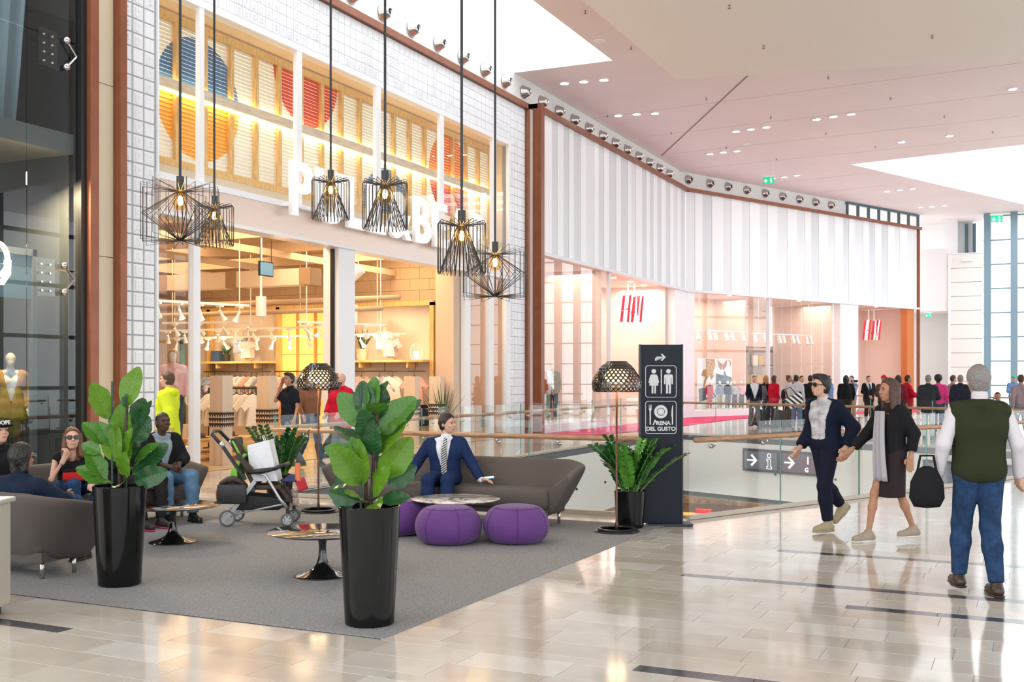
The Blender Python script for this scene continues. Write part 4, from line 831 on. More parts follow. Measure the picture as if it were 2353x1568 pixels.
stemm = M('bark', (.06, .04, .025), .8); soil = M('soil', (.035, .025, .018), .95, bump=(60, 1)); stake = M('green_stake', (.02, .06, .04), .5); potm = M('planter_black', (.005, .005, .005), .13, spec=.3)
def fig_leaf(mat, seed):
    r = random.Random(seed); cup = r.uniform(.1, .25); dr = r.uniform(.1, .45); wv = r.uniform(.01, .02)
    def f(u, v):
        x = u * 2 - 1; wd = .36 * (math.sin(math.pi * min(1, v ** .72 * .97 + .015)) ** .75) * (.62 + .5 * v); wd *= 1 + .05 * math.sin(v * 17 + x * 2)
        return (x * wd, v, cup * abs(x) * wd * 1.2 - dr * v * v * .45 + wv * math.sin(v * 20) * abs(x))
    return MB().grid(f, 11, 17).mesh('leaf', mat, True)
FL = [[fig_leaf(m_, 10 * k + j) for j in range(3)] for k, m_ in enumerate(figl)]
def leaf_obj(parent, p, az, el, ln, tone, k, name='leaf', spin=0):
    a = math.radians(az) + YAW; e = math.radians(el); d = V(math.cos(a) * math.cos(e), math.sin(a) * math.cos(e), math.sin(e))
    tc = V(-math.sin(-YAW) * 0 + .43, -.90, .75); n = tc - d * tc.dot(d); n.normalize(); x = d.cross(n)
    if spin: rm = Matrix.Rotation(math.radians(spin), 3, d); n = rm @ n; x = rm @ x
    o = obj(name, FL[tone][k % 3], parent); m = Matrix((x * ln, d * ln, n * ln)).transposed().to_4x4(); m.translation = p; o.matrix_basis = m; return o
def pot(t, H_, rt, rb, n=64):
    MB().lathe([(.001, .0), (rb - .008, .0), (rb, .008), (rb + (rt - rb) * .5, H_ * .5), (rt, H_ - .004), (rt - .004, H_), (rt - .012, H_), (rt - .014, H_ - .05), (.001, H_ - .05)], n).build('pot', potm, t, True, edge=35)
    MB().lathe([(.001, H_ - .035), (rt - .015, H_ - .04)], 32).build('soil', soil, t)
def fig(loc, lab, leaves, zr, stems):
    t = thing('fig_plant', lab, 'plant', loc, 0, 'fiddle leaf figs in tall black planters'); pot(t, .79, .207, .165)
    for s in stems: MB().tube([V(*p) for p in s], .012, 8).build('stem', stemm, t, True)
    for x, y, h in ((-.05, -.03, 1.62), (.05, .02, 1.52)): MB().tube([(x, y, .7), (x, y, h)], .008, 6).build('stake', stake, t)
    rl = random.Random(len(leaves))
    for i, (z, dx, az, el, ln, tone) in enumerate(leaves): leaf_obj(t, V(dx * CA, dx * SA, z), az, min(85, el + 5), ln * .92, tone, i, spin=rl.uniform(-55, 55) if tone == 1 else rl.uniform(-34, 34))
    return t
FR = [(1.43, .02, 100, 78, .25, 2), (1.32, -.02, 185, 45, .32, 2), (1.27, .07, 5, 42, .37, 2), (1.22, .08, 12, 46, .42, 1), (1.40, .05, 275, 25, .25, 2), (1.38, -.02, 200, 78, .27, 1), (1.35, .03, 60, 60, .28, 1), (1.5, .05, 20, 60, .16, 1), (1.34, -.05, 140, 62, .26, 1), (1.14, -.02, 155, 35, .34, 1), (1.11, -.08, 192, 14, .25, 2), (.94, -.05, 222, 42, .36, 0), (.93, -.05, 250, 66, .34, 0), (1.14, .04, 332, 45, .34, 0), (1.08, .03, 20, 50, .3, 1), (.98, .08, 350, 46, .36, 0), (.86, .02, 300, 42, .30, 0), (.93, .12, 20, 22, .26, 1), (.82, -.08, 190, 12, .22, 1), (.82, -.03, 245, 22, .24, 0), (.82, .08, 350, 8, .21, 1), (.80, .02, 285, 2, .24, 0), (1.0, -.06, 170, -25, .26, 1), (1.25, 0, 265, 35, .28, 1), (1.12, .03, 270, 55, .3, 1), (1.05, -.04, 225, 60, .24, 2), (.8, -.1, 160, 0, .2, 1), (1.45, -.02, 150, 65, .2, 2)]
fig((-4.01, 6.18, ZC), 'fiddle leaf fig in a tall black planter standing in front', FR, .78, [[(0, 0, .72), (.02, .01, 1.0), (.05, .0, 1.3), (.06, .02, 1.45)], [(-.04, .02, .72), (-.03, .0, 1.1), (-.05, .0, 1.42)]])
FLf = [(1.42, .06, 30, 74, .36, 0), (1.32, -.1, 190, 68, .34, 0), (1.18, .02, 280, 66, .28, 0), (1.22, .12, 20, 62, .3, 1), (1.25, .1, 60, 55, .3, 1), (1.12, -.1, 185, 38, .28, 2), (1.02, .06, 290, 50, .30, 0), (1.12, .1, 350, 50, .28, 1), (.98, -.04, 262, 72, .36, 0), (1.05, -.15, 175, 20, .2, 2), (.94, .02, 300, 60, .30, 0), (.92, .14, 5, 38, .33, 1), (.95, .12, 340, 40, .3, 2), (.86, .04, 282, 40, .28, 0), (.84, -.12, 185, 55, .30, 2), (.82, -.1, 200, 25, .28, 2), (.82, .12, 345, 12, .32, 1), (.80, .02, 280, 3, .26, 1), (.81, -.06, 240, 6, .24, 2), (1.05, .0, 90, 50, .3, 1), (1.2, .0, 120, 55, .3, 1), (.95, 0, 60, 45, .3, 1), (1.3, .04, 240, 75, .22, 1), (.88, .1, 30, 30, .28, 1), (1.1, -.05, 220, 55, .25, 2)]
fig((-6.57, 6.49, ZC), 'fiddle leaf fig in a tall black planter beside the left sofa', FLf, .78, [[(0, 0, .72), (-.02, .01, 1.0), (-.04, .0, 1.35)], [(.04, .02, .72), (.05, .0, 1.1), (.08, .0, 1.42)]])
zzm = [M('zz_leaf', (.013, .07, .012), .22, var=(9, .35)), M('zz_leaf_light', (.06, .22, .02), .25, var=(9, .3))]; zzs = M('zz_stem', (.10, .22, .04), .5)
def zz(loc, lab, seed, hmax, extra=()):
    t = thing('zamia_plant', lab, 'plant', loc, 0, 'glossy pinnate plants in low black pots'); pot(t, .41, .175, .15, 48); r = random.Random(seed)
    specs = [(r.uniform(0, 360), r.uniform(66, 88), r.uniform(.42, hmax)) for k in range(23)] + list(extra)
    for az, el, ln in specs:
        a = math.radians(az) + YAW; b0 = V(math.cos(a), math.sin(a), 0); e = math.radians(el); p = b0 * r.uniform(.02, .09) + V(0, 0, .36); path = [p]; n = 15; bend = r.uniform(.3, .9) * (1.5 - el / 90)
        for k in range(n): ee = e - bend * (k / n) ** 1.5; path.append(path[-1] + (b0 * math.cos(ee) + V(0, 0, math.sin(ee))) * ln / n)
        fr_ = bpy.data.objects.new('frond', None); m = MB(); m.tube(path, [.011 - .008 * k / n for k in range(n + 1)], 6); nst = len(m.f)
        side = b0.cross(V(0, 0, 1)); rot = Matrix.Rotation(r.uniform(0, 3.1), 3, 'Z'); side = rot @ side
        for k in range(3, n + 1):
            for s in (-1, 1):
                for hh in (0,):
                    if k == n and hh: continue
                    q = path[k].lerp(path[min(n, k + 1)], hh); tg = (path[k] - path[k - 1]).normalized(); d = (side * s * .95 + tg * .55 + V(r.uniform(-.2, .2), r.uniform(-.2, .2), 0)).normalized(); l = .105 * (1 - .3 * abs(k / n - .55)); nrm = d.cross(tg).normalized(); wv = nrm.cross(d).normalized()
                    m.add([q, q + d * l * .35 + wv * .022, q + d * l * .7 + wv * .019, q + d * l + nrm * .006 * s, q + d * l * .7 - wv * .019, q + d * l * .35 - wv * .022, q + d * l * .5 + nrm * .005], [(0, 1, 6), (1, 2, 6), (2, 3, 6), (3, 4, 6), (4, 5, 6), (5, 0, 6)])
        me = m.mesh('frond', [zzs, zzm[0 if r.random() < .75 else 1]], True); me.polygons.foreach_set('material_index', [0 if i < nst else 1 for i in range(len(me.polygons))]); obj('frond', me, t)
    return t
zz((-8.72, 11.33, ZC), 'glossy green plant in a low black pot behind the stroller', 4, .72)
zz((-4.0, 11.40, ZC), 'glossy green plant in a low black pot beside the dark totem', 8, .68, [(350, 50, .68), (10, 62, .7), (175, 78, .55)])
# ---------------------------------------------------------------- wayfinding totem
navy = M('totem_navy', (.012, .016, .026), .45, spec=.2); picto = M('pictogram_grey', (.62, .63, .66), .5)
tt = thing('sign_totem', 'dark blue grey totem sign with toilet and restaurant pictograms', 'sign', (-3.78, 11.82, 0), YAW)
MB().box(-.235, .235, -.045, .045, .02, 2.03).build('body', navy, tt, bevel=.004); MB().box(-.245, -.228, -.055, .055, .02, 2.035).build('side_edge', M('totem_edge', (.012, .016, .024), .4), tt); MB().box(.228, .245, -.055, .055, .02, 2.035).build('side_edge', MATS['totem_edge'], tt)
MB().box(-.16, .34, -.16, .13, 0, .022).build('base_plate', MATS['totem_edge'], tt)
F0 = lambda u, v: (u, -.049, v); F1 = lambda u, v: (u, -.044, v)
def circ(cx_, cz, r, n=20, a0=0, a1=2 * math.pi): return [(cx_ + r * math.cos(a0 + (a1 - a0) * i / n), cz + r * math.sin(a0 + (a1 - a0) * i / n)) for i in range(n)]
def rrect(x0, x1, z0, z1, r): 
    o_ = []
    for cx_, cz, a in ((x1 - r, z1 - r, 0), (x0 + r, z1 - r, 90), (x0 + r, z0 + r, 180), (x1 - r, z0 + r, 270)): o_ += [(cx_ + r * math.cos(math.radians(a + k * 15)), cz + r * math.sin(math.radians(a + k * 15))) for k in range(7)]
    return o_
def ringp(m, o_, i_): 
    n = len(o_)
    for k in range(n): m.prism([o_[k], o_[(k + 1) % n], i_[(k + 1) % n], i_[k]], F0, F1)
m = MB(); m.prism([(-.07, 1.85), (-.055, 1.85), (-.055, 1.895), (.02, 1.895), (-.005, 1.92), (.006, 1.931), (.05, 1.888), (.006, 1.845), (-.005, 1.856), (.02, 1.88), (-.07, 1.88)], F0, F1); m.build('arrow', picto, tt)
for z0, z1 in ((1.435, 1.795), (1.025, 1.395)): m = MB(); ringp(m, rrect(-.18, .17, z0, z1, .03), rrect(-.174, .164, z0 + .006, z1 - .006, .026)); m.build('frame_line', picto, tt)
m = MB(); m.prism(circ(-.085, 1.73, .026), F0, F1); m.prism([(-.115, 1.695), (-.055, 1.695), (-.04, 1.67), (-.025, 1.6), (-.038, 1.595), (-.055, 1.65), (-.033, 1.57), (-.06, 1.57), (-.06, 1.48), (-.08, 1.48), (-.08, 1.57), (-.09, 1.57), (-.09, 1.48), (-.11, 1.48), (-.11, 1.57), (-.137, 1.57), (-.115, 1.65), (-.132, 1.595), (-.145, 1.6), (-.13, 1.67)], F0, F1); m.build('woman_pictogram', picto, tt)
MB().prism([(-.006, 1.48), (.006, 1.48), (.006, 1.755), (-.006, 1.755)], F0, F1).build('divider', picto, tt)
m = MB(); m.prism(circ(.08, 1.73, .026), F0, F1); m.prism([(.04, 1.695), (.12, 1.695), (.13, 1.68), (.13, 1.585), (.115, 1.585), (.112, 1.66), (.108, 1.66), (.108, 1.48), (.085, 1.48), (.085, 1.58), (.075, 1.58), (.075, 1.48), (.052, 1.48), (.052, 1.66), (.048, 1.66), (.045, 1.585), (.03, 1.585), (.03, 1.68)], F0, F1); m.build('man_pictogram', picto, tt)
m = MB(); ringp(m, circ(-.005, 1.275, .075, 28), circ(-.005, 1.275, .045, 28)); ringp(m, circ(-.005, 1.275, .038, 28), circ(-.005, 1.275, .035, 28)); m.prism(circ(-.005, 1.275, .034, 28), F0, F1); m.build('plate_pictogram', picto, tt)
m = MB(); m.prism([(-.132, 1.13), (-.118, 1.13), (-.118, 1.28), (-.11, 1.3), (-.11, 1.355), (-.114, 1.355), (-.116, 1.31), (-.12, 1.31), (-.122, 1.355), (-.128, 1.355), (-.13, 1.31), (-.134, 1.31), (-.136, 1.355), (-.14, 1.355), (-.14, 1.3), (-.132, 1.28)], F0, F1); m.build('fork_pictogram', picto, tt)
MB().prism([(.118, 1.13), (.132, 1.13), (.132, 1.355), (.12, 1.33), (.113, 1.27), (.113, 1.22), (.118, 1.22)], F0, F1).build('knife_pictogram', picto, tt)
m = MB(); m.prism([(-.098, 1.125), (-.085, 1.125), (-.07, 1.165), (-.055, 1.125), (-.042, 1.125), (-.065, 1.185), (-.075, 1.185)], F0, F1); m.build('big_letter', picto, tt)
for txt, x, z, sz in (('RENA', .022, 1.127, .062), ('DEL GUSTO', -.005, 1.062, .062)): o = obj('lettering', text_mesh(txt, sz, .004, picto, off=.0022), tt); o.location = (x, -.047, z); o.rotation_euler = (math.pi / 2, 0, 0)
# ---------------------------------------------------------------- litter bin at the left edge
bn = thing('litter_bin', 'cream metal litter bin cut by the left edge', 'litter bin', (-6.65, 5.02, 0), YAW)
bm_ = M('bin_cream', (.5, .46, .37), .4, .2)
MB().box(-.5, .3, -.3, .3, .06, .78).build('body', bm_, bn, bevel=.02); MB().box(-.52, .325, -.32, .32, .78, .815).build('lid', M('bin_lid', (.62, .62, .6), .3, .4), bn, bevel=.01)
for x in (-.42, .22): MB().box(x - .03, x + .03, -.25, .25, 0, .06).build('foot', black, bn)
MB().box(.0, .27, -.312, -.298, .1, .58).build('door', bm_, bn, bevel=.004); 
for z_ in (.6, .69): MB().box(.02, .2, -.318, -.305, z_, z_ + .055).build('slot', black, bn, bevel=.01)
MB().box(-.1, .16, -.316, -.308, .15, .5).build('poster', M('bin_poster', (.02, .02, .025), .4), bn); MB().box(-.05, .15, -.318, -.312, .3, .48).build('poster_print', M('poster_red', (.7, .06, .02), .4), bn)
# ---------------------------------------------------------------- stroller
sr = thing('stroller', 'green and brown baby stroller with a bag on its seat', 'stroller', (-7.86, 9.87, ZC), math.radians(27))
alu = M('stroller_silver', (.55, .56, .57), .35, .7); dgr = M('stroller_black', (.02, .02, .022), .5); brn = M('stroller_brown', (.055, .038, .032), .8); lime = M('stroller_lime', (.22, .55, .05), .6); tyre = M('tyre_grey', (.11, .115, .12), .6)
def wheel(x, y, r, n=6):
    wt_ = obj('wheel', MB().tube([(x, y - .016, r), (x, y + .016, r)], r * .2, 10).mesh('wheel', alu), sr); MB().tube([(x + (r - .012) * math.cos(a), y, r + (r - .012) * math.sin(a)) for a in [i * math.pi / 14 for i in range(28)]], .013, 8, True).build('tyre', tyre, wt_, True)
    MB().tube([(x + (r - .026) * math.cos(a), y, r + (r - .026) * math.sin(a)) for a in [i * math.pi / 14 for i in range(28)]], .007, 6, True).build('rim', alu, wt_, True)
    m = MB()
    for k in range(n): a = k * 2 * math.pi / n; m.bar((x, y, r), (x + (r - .025) * math.cos(a), y, r + (r - .025) * math.sin(a)), .022, .018, (0, 1, 0))
    m.build('spokes', alu, wt_)
for y in (-.23, .23): wheel(-.32, y, .092)
for y in (-.20, .20):
    for e in (-.035, .035): wheel(.34, y + e, .072)
    MB().tube([(.34, y, .07), (.34, y, .22)], .02, 8).build('fork', dgr, sr)
for y in (-.22, .22):
    s = -1 if y < 0 else 1
    MB().bar((-.32, y, .1), (-.02, y * .98, .50), .03, .045).build('rear_strut', alu, sr); MB().tube([(.34, y * .92, .2), (.26, y, .3), (.1, y * 1.02, .57), (-.02, y, .6)], .018, 8).build('front_strut', alu, sr, True)
    MB().bar((-.12, y, .52), (-.4, y, .93), .03, .035).build('handle_strut', dgr, sr); MB().tube([(-.1, y * 1.05, .60), (.05, y * 1.08, .615), (.2, y * 1.05, .64)], [.02, .032, .02], 8).build('armrest', dgr, sr, True)
    MB().bar((-.05, y, .62), (-.22, y, .80), .012, .06).build('side_panel', brn, sr); MB().tube([(-.4, y, .93), (-.36, y, .89)], .028, 10).build('joint', alu, sr, True)
    MB().tube([(-.06, y * .9, .60), (-.18, y * .92, .78), (-.27, y * .9, .95)], .012, 6).build('piping', lime, sr)
MB().tube([(-.38, -.22, .9), (-.49, -.21, 1.02), (-.5, -.12, 1.05), (-.5, .12, 1.05), (-.49, .21, 1.02), (-.38, .22, .9)], .02, 10).build('handle', dgr, sr, True)
MB().tube([(.2, -.23, .64), (.27, -.18, .67), (.28, .18, .67), (.2, .23, .64)], .022, 8).build('bumper_bar', dgr, sr, True)
MB().grid(lambda u, v: (-.02 - .27 * v + .02 * math.cos((u - .5) * 6), (u - .5) * (.36 - .06 * v * v), .42 + .55 * v + .03 * (u - .5) ** 2), 9, 9).build('backrest', brn, sr, True, solid=.04, sub=1)
MB().box(-.03, .26, -.18, .18, .40, .45).build('seat', brn, sr, True, bevel=.02); MB().grid(lambda u, v: (.24 + .12 * v, (u - .5) * .32, .42 - .16 * v), 5, 5).build('foot_flap', brn, sr, True, solid=.03)
MB().grid(lambda u, v: (-.13 - .20 * math.sin(v * 2.2) * math.cos((u - .5) * 2.2), (u - .5) * .40, .82 - .34 * v - .03 * math.cos((u - .5) * 3)), 9, 7).build('folded_hood', lime, sr, True, solid=.03, sub=1)
MB().grid(lambda u, v: (-.24 - .06 * math.sin(u * 3.14), (u - .5) * .36, .98 - .10 * v), 9, 4).build('canopy_edge', dgr, sr, True, solid=.03, sub=1)
m = MB(); m.add([(-.25, -.17, .17), (.24, -.15, .17), (.24, .15, .17), (-.25, .17, .17), (-.28, -.19, .36), (.28, -.17, .3), (.28, .17, .3), (-.28, .19, .36)], [(0, 1, 2, 3), (0, 1, 5, 4), (1, 2, 6, 5), (2, 3, 7, 6), (3, 0, 4, 7)]); m.build('basket', dgr, sr, bevel=.02)
for y in (-.2, .2): MB().tube([(-.3, y, .12), (.32, y, .25)], .01, 6).build('lower_rail', alu, sr)
bg = thing('handbag', 'black handbag with a brown strap hanging from the stroller', 'bag', (-8.0, 9.56, .26), math.radians(27)); MB().box(-.16, .16, -.06, .06, 0, .22).build('bag_body', dgr, bg, True, bevel=.02, edge=50); MB().tube([(-.15, 0, .2), (-.18, 0, .12), (-.17, 0, .02), (-.13, 0, .0)], .008, 6).build('strap', M('tan_leather', (.3, .12, .05), .6), bg)
MB().grid(lambda u, v: ((u - .5) * .26, .03 * math.sin(v * 6.28), .22 + .07 * math.sin(u * 3.14) * v), 9, 5).build('brown_purse', brn, bg, True, solid=.05)
pb_ = thing('paper_bag', 'white paper shopping bag standing on the stroller seat', 'bag', (-7.80, 9.92, .50), math.radians(27))
m = MB(); m.add([(-.16, -.15, 0), (.14, -.15, 0), (.14, .15, 0), (-.16, .15, 0), (-.2, -.14, .4), (.04, -.14, .46), (.04, .14, .46), (-.2, .14, .4), (-.03, -.165, .2), (-.03, .165, .2)], [(0, 1, 2, 3), (0, 1, 8), (1, 5, 8), (5, 4, 8), (4, 0, 8), (1, 2, 6, 5), (2, 3, 9), (6, 2, 9), (7, 6, 9), (3, 7, 9), (3, 0, 4, 7)])
m.build('bag_body', M('white_paper', (.74, .75, .79), .7, bump=(14, .8)), pb_); MB().tube([(-.02, -.05, .42), (-.05, -.04, .5), (-.05, .04, .5), (-.02, .05, .42)], .005, 5).build('handle', white, pb_)
ty = thing('plush_toy', 'small beige plush toy and coloured cloths hanging at the stroller front', 'toy', (-7.52, 10.05, .2), math.radians(27))
bge = M('plush_beige', (.45, .36, .3), .95)
for c, r in (((0, 0, .06), .05), ((0, 0, .14), .04), ((-.03, .0, .18), .018), ((.03, 0, .18), .018), ((-.04, 0, .02), .025), ((.04, 0, .02), .025)): MB().lathe([(r * math.sin(a), -r * math.cos(a)) for a in [i * math.pi / 8 for i in range(9)]], 12, c).build('plush_part', bge, ty, True)
MB().grid(lambda u, v: ((u - .5) * .16 - .04, (v - .5) * .3, .30 + .06 * math.sin(u * 3) * math.sin(v * 3.1)), 7, 7).build('blue_cloth', M('cloth_navy', (.03, .04, .14), .8), ty, True, solid=.02); MB().grid(lambda u, v: (.05 + .05 * v + (u - .5) * .05, (u - .5) * .26, .32 - .14 * v), 7, 5).build('red_cloth', M('cloth_red', (.6, .03, .05), .8), ty, True, solid=.02)
MB().grid(lambda u, v: (.03 * math.cos(u * 6.28) + .05, .03 * math.sin(u * 6.28) - .1, .3 + .2 * v), 9, 5).build('orange_cloth', M('cloth_orange', (.8, .2, .08), .8), ty, True)
# ---------------------------------------------------------------- figures: smooth-union distance fields meshed with surface nets
def sdf_mesh(prims, h, k=.02, inflate=0.0):
    pts = []
    for p in prims:
        if p[0] == 'c': pts += [np.array(p[1]) + s * (p[3] + .01 + inflate) for s in (-1, 1)] + [np.array(p[2]) + s * (p[4] + .01 + inflate) for s in (-1, 1)]
        else: r = max(p[2]) + .01 + inflate; pts += [np.array(p[1]) - r, np.array(p[1]) + r]
    pts = np.array(pts); lo = pts.min(0) - 2 * h; hi = pts.max(0) + 2 * h; n = np.ceil((hi - lo) / h).astype(int) + 1
    Fd = np.full(n, 1.0, np.float32); ax = [lo[i] + h * np.arange(n[i]) for i in range(3)]; mg = max(.04, 3 * k)
    for p in prims:
        if p[0] == 'c': a, b = np.array(p[1], float), np.array(p[2], float); r = max(p[3], p[4]) + inflate; l2 = np.minimum(a, b) - r - mg; h2 = np.maximum(a, b) + r + mg
        else: a = np.array(p[1], float); r = max(p[2]) + inflate; l2 = a - r - mg; h2 = a + r + mg
        i0 = np.maximum(0, ((l2 - lo) / h).astype(int)); i1 = np.minimum(n, ((h2 - lo) / h).astype(int) + 2)
        if (i1 <= i0).any(): continue
        X, Y, Z = np.meshgrid(*[ax[q][i0[q]:i1[q]] for q in range(3)], indexing='ij'); Pn = np.stack([X, Y, Z], -1)
        if p[0] == 'c':
            d = b - a; L2 = max(1e-9, d @ d); t = np.clip((Pn - a) @ d / L2, 0, 1); dist = np.linalg.norm(Pn - a - t[..., None] * d, axis=-1) - (p[3] + t * (p[4] - p[3])) - inflate; clip = p[5] if len(p) > 5 else None
        else:
            rr_ = np.array(p[2], float) + inflate; q = Pn - a
            if len(p) > 3 and p[3] is not None: q = q @ np.array(p[3])
            k0 = np.linalg.norm(q / rr_, axis=-1); k1 = np.linalg.norm(q / (rr_ * rr_), axis=-1) + 1e-9; dist = k0 * (k0 - 1) / k1; clip = p[4] if len(p) > 4 else None
        if clip:
            for c, nn in clip: dist = np.maximum(dist, (Pn - np.array(c)) @ np.array(nn))
        sl = tuple(slice(i0[q], i1[q]) for q in range(3)); o = Fd[sl]; hh = np.maximum(k - np.abs(o - dist), 0) / k; Fd[sl] = np.minimum(o, dist) - hh * hh * k * .25
    S = Fd < 0; c8 = [(i, j, l) for i in (0, 1) for j in (0, 1) for l in (0, 1)]; m = n - 1
    sub = lambda A, c: A[c[0]:c[0] + m[0], c[1]:c[1] + m[1], c[2]:c[2] + m[2]]
    cnt = sum(sub(S, c).astype(np.int8) for c in c8); mask = (cnt > 0) & (cnt < 8); idx = np.argwhere(mask)
    if len(idx) == 0: return [], []
    vals = {c: Fd[idx[:, 0] + c[0], idx[:, 1] + c[1], idx[:, 2] + c[2]] for c in c8}; acc = np.zeros((len(idx), 3)); num = np.zeros(len(idx))
    for a in c8:
        for q in range(3):
            if a[q] == 0:
                b = list(a); b[q] = 1; b = tuple(b); va, vb = vals[a], vals[b]; x = (va < 0) != (vb < 0); t = np.where(x, va / np.where(x, va - vb, 1), 0)
                for e in range(3): acc[:, e] += np.where(x, a[e] + (t if e == q else 0), 0)
                num += x
    vs = lo + (idx + acc / num[:, None]) * h; ids = np.full(m, -1, np.int64); ids[mask] = np.arange(len(idx)); fs = []
    for q in range(3):
        A = S; s1 = [slice(1, m[0]), slice(1, m[1]), slice(1, m[2])]; s1[q] = slice(0, m[q]); s2_ = list(s1); s2_[q] = slice(1, m[q] + 1); x = A[tuple(s1)] != A[tuple(s2_)]; e = np.argwhere(x); 
        if not len(e): continue
        off = np.array([0 if i == q else 1 for i in range(3)]); e = e + off; u, w_ = [i for i in range(3) if i != q]; flip = A[e[:, 0], e[:, 1], e[:, 2]]
        def g(du, dw): f = e.copy(); f[:, u] += du; f[:, w_] += dw; return ids[f[:, 0], f[:, 1], f[:, 2]]
        Q = np.stack([g(-1, -1), g(0, -1), g(0, 0), g(-1, 0)], 1); 
        if q == 1: flip = ~flip
        Q[~flip] = Q[~flip][:, ::-1]; fs.append(Q[(Q >= 0).all(1)])
    return vs, np.concatenate(fs)
def np_obj(name, parts, mat, parent):
    V_ = []; F_ = []; n = 0
    for v, f in parts:
        if len(v): V_.append(v); F_.append(f + n); n += len(v)
    if not V_: return None
    V_ = np.concatenate(V_); F_ = np.concatenate(F_); me = bpy.data.meshes.new(name); me.from_pydata(V_.tolist(), [], F_.tolist()); me.materials.append(mat); me.polygons.foreach_set('use_smooth', [True] * len(me.polygons)); me.update(); return obj(name, me, parent)
def Rz(a): c, s = math.cos(a), math.sin(a); return np.array([[c, -s, 0], [s, c, 0], [0, 0, 1]])
def Rx(a): c, s = math.cos(a), math.sin(a); return np.array([[1, 0, 0], [0, c, -s], [0, s, c]])
A_ = lambda *p: np.array(p, float)
STAND = dict(pelvis=(0, 0, .96), belly=(0, -.01, 1.12), chest=(0, 0, 1.28), neck=(0, .02, 1.47), head=(0, -.015, 1.63), shL=(.18, .01, 1.42), elL=(.225, .04, 1.14), wrL=(.235, -.04, .89), shR=(-.18, .01, 1.42), elR=(-.225, .04, 1.14), wrR=(-.235, -.04, .89), hipL=(.085, 0, .93), knL=(.095, -.03, .51), anL=(.10, .02, .09), hipR=(-.085, 0, .93), knR=(-.095, -.03, .51), anR=(-.10, .02, .09))
SIT = dict(pelvis=(0, 0, .51), belly=(0, -.0, .66), chest=(0, -.01, .82), neck=(0, -.0, 1.0), head=(0, -.03, 1.15), shL=(.18, 0, .95), elL=(.22, -.06, .69), wrL=(.16, -.27, .62), shR=(-.18, 0, .95), elR=(-.22, -.06, .69), wrR=(-.16, -.27, .62), hipL=(.09, 0, .49), knL=(.13, -.44, .50), anL=(.12, -.48, .09), hipR=(-.09, 0, .49), knR=(-.13, -.44, .50), anR=(-.12, -.48, .09))
WALK = dict(STAND, knL=(.09, -.16, .52), anL=(.09, -.27, .10), knR=(-.09, .02, .50), anR=(-.09, .30, .15), elL=(.22, .12, 1.16), wrL=(.23, .14, .91), elR=(-.23, -.02, 1.14), wrR=(-.22, -.2, .94))
skins = [M('skin_light', (.62, .36, .26), .5, spec=.3, var=(20, .06)), M('skin_tan', (.42, .21, .13), .5, spec=.3, var=(20, .06)), M('skin_dark', (.09, .045, .03), .5, spec=.3), M('mannequin_ivory', (.72, .60, .45), .3), M('mannequin_white', (.85, .82, .78), .3)]
eyew = M('eye_dark', (.02, .015, .012), .2)
def hand(wr, fwd, nrm, side, curl=.35, spread=.0):
    f = fwd / np.linalg.norm(fwd); nrm = nrm - f * (nrm @ f); nrm /= np.linalg.norm(nrm); s = np.cross(f, nrm) * side   # s points to the thumb side
    P = [('c', wr - f * .03, wr + f * .02, .027, .027), ('c', wr + f * .02 + s * .018, wr + f * .085 + s * .026, .019, .017), ('c', wr + f * .02 - s * .012, wr + f * .082 - s * .026, .019, .016), ('c', wr + f * .02, wr + f * .086, .02, .017)]
    for i, (o, l) in enumerate(((.030, .072), (.010, .08), (-.010, .075), (-.029, .058))):
        b = wr + f * (.085 - .004 * abs(i - 1)) + s * o; c1, c2 = curl * .7, curl * 1.7; d1 = f * math.cos(c1) - nrm * math.sin(c1) + s * spread * (1.5 - i) * .12; d2 = f * math.cos(c2) - nrm * math.sin(c2); m1 = b + d1 * l * .55
        P += [('c', b, m1, .0095, .0088), ('c', m1, m1 + d2 * l * .5, .0088, .0075)]
    b = wr + f * .028 + s * .028; d1 = f * .6 + s * .7 - nrm * .25; d1 /= np.linalg.norm(d1); m1 = b + d1 * .042; d2 = f * .9 + s * .2 - nrm * (.2 + curl * .5); d2 /= np.linalg.norm(d2)
    return P + [('c', b - d1 * .01, m1, .013, .0105), ('c', m1, m1 + d2 * .034, .0105, .008)]
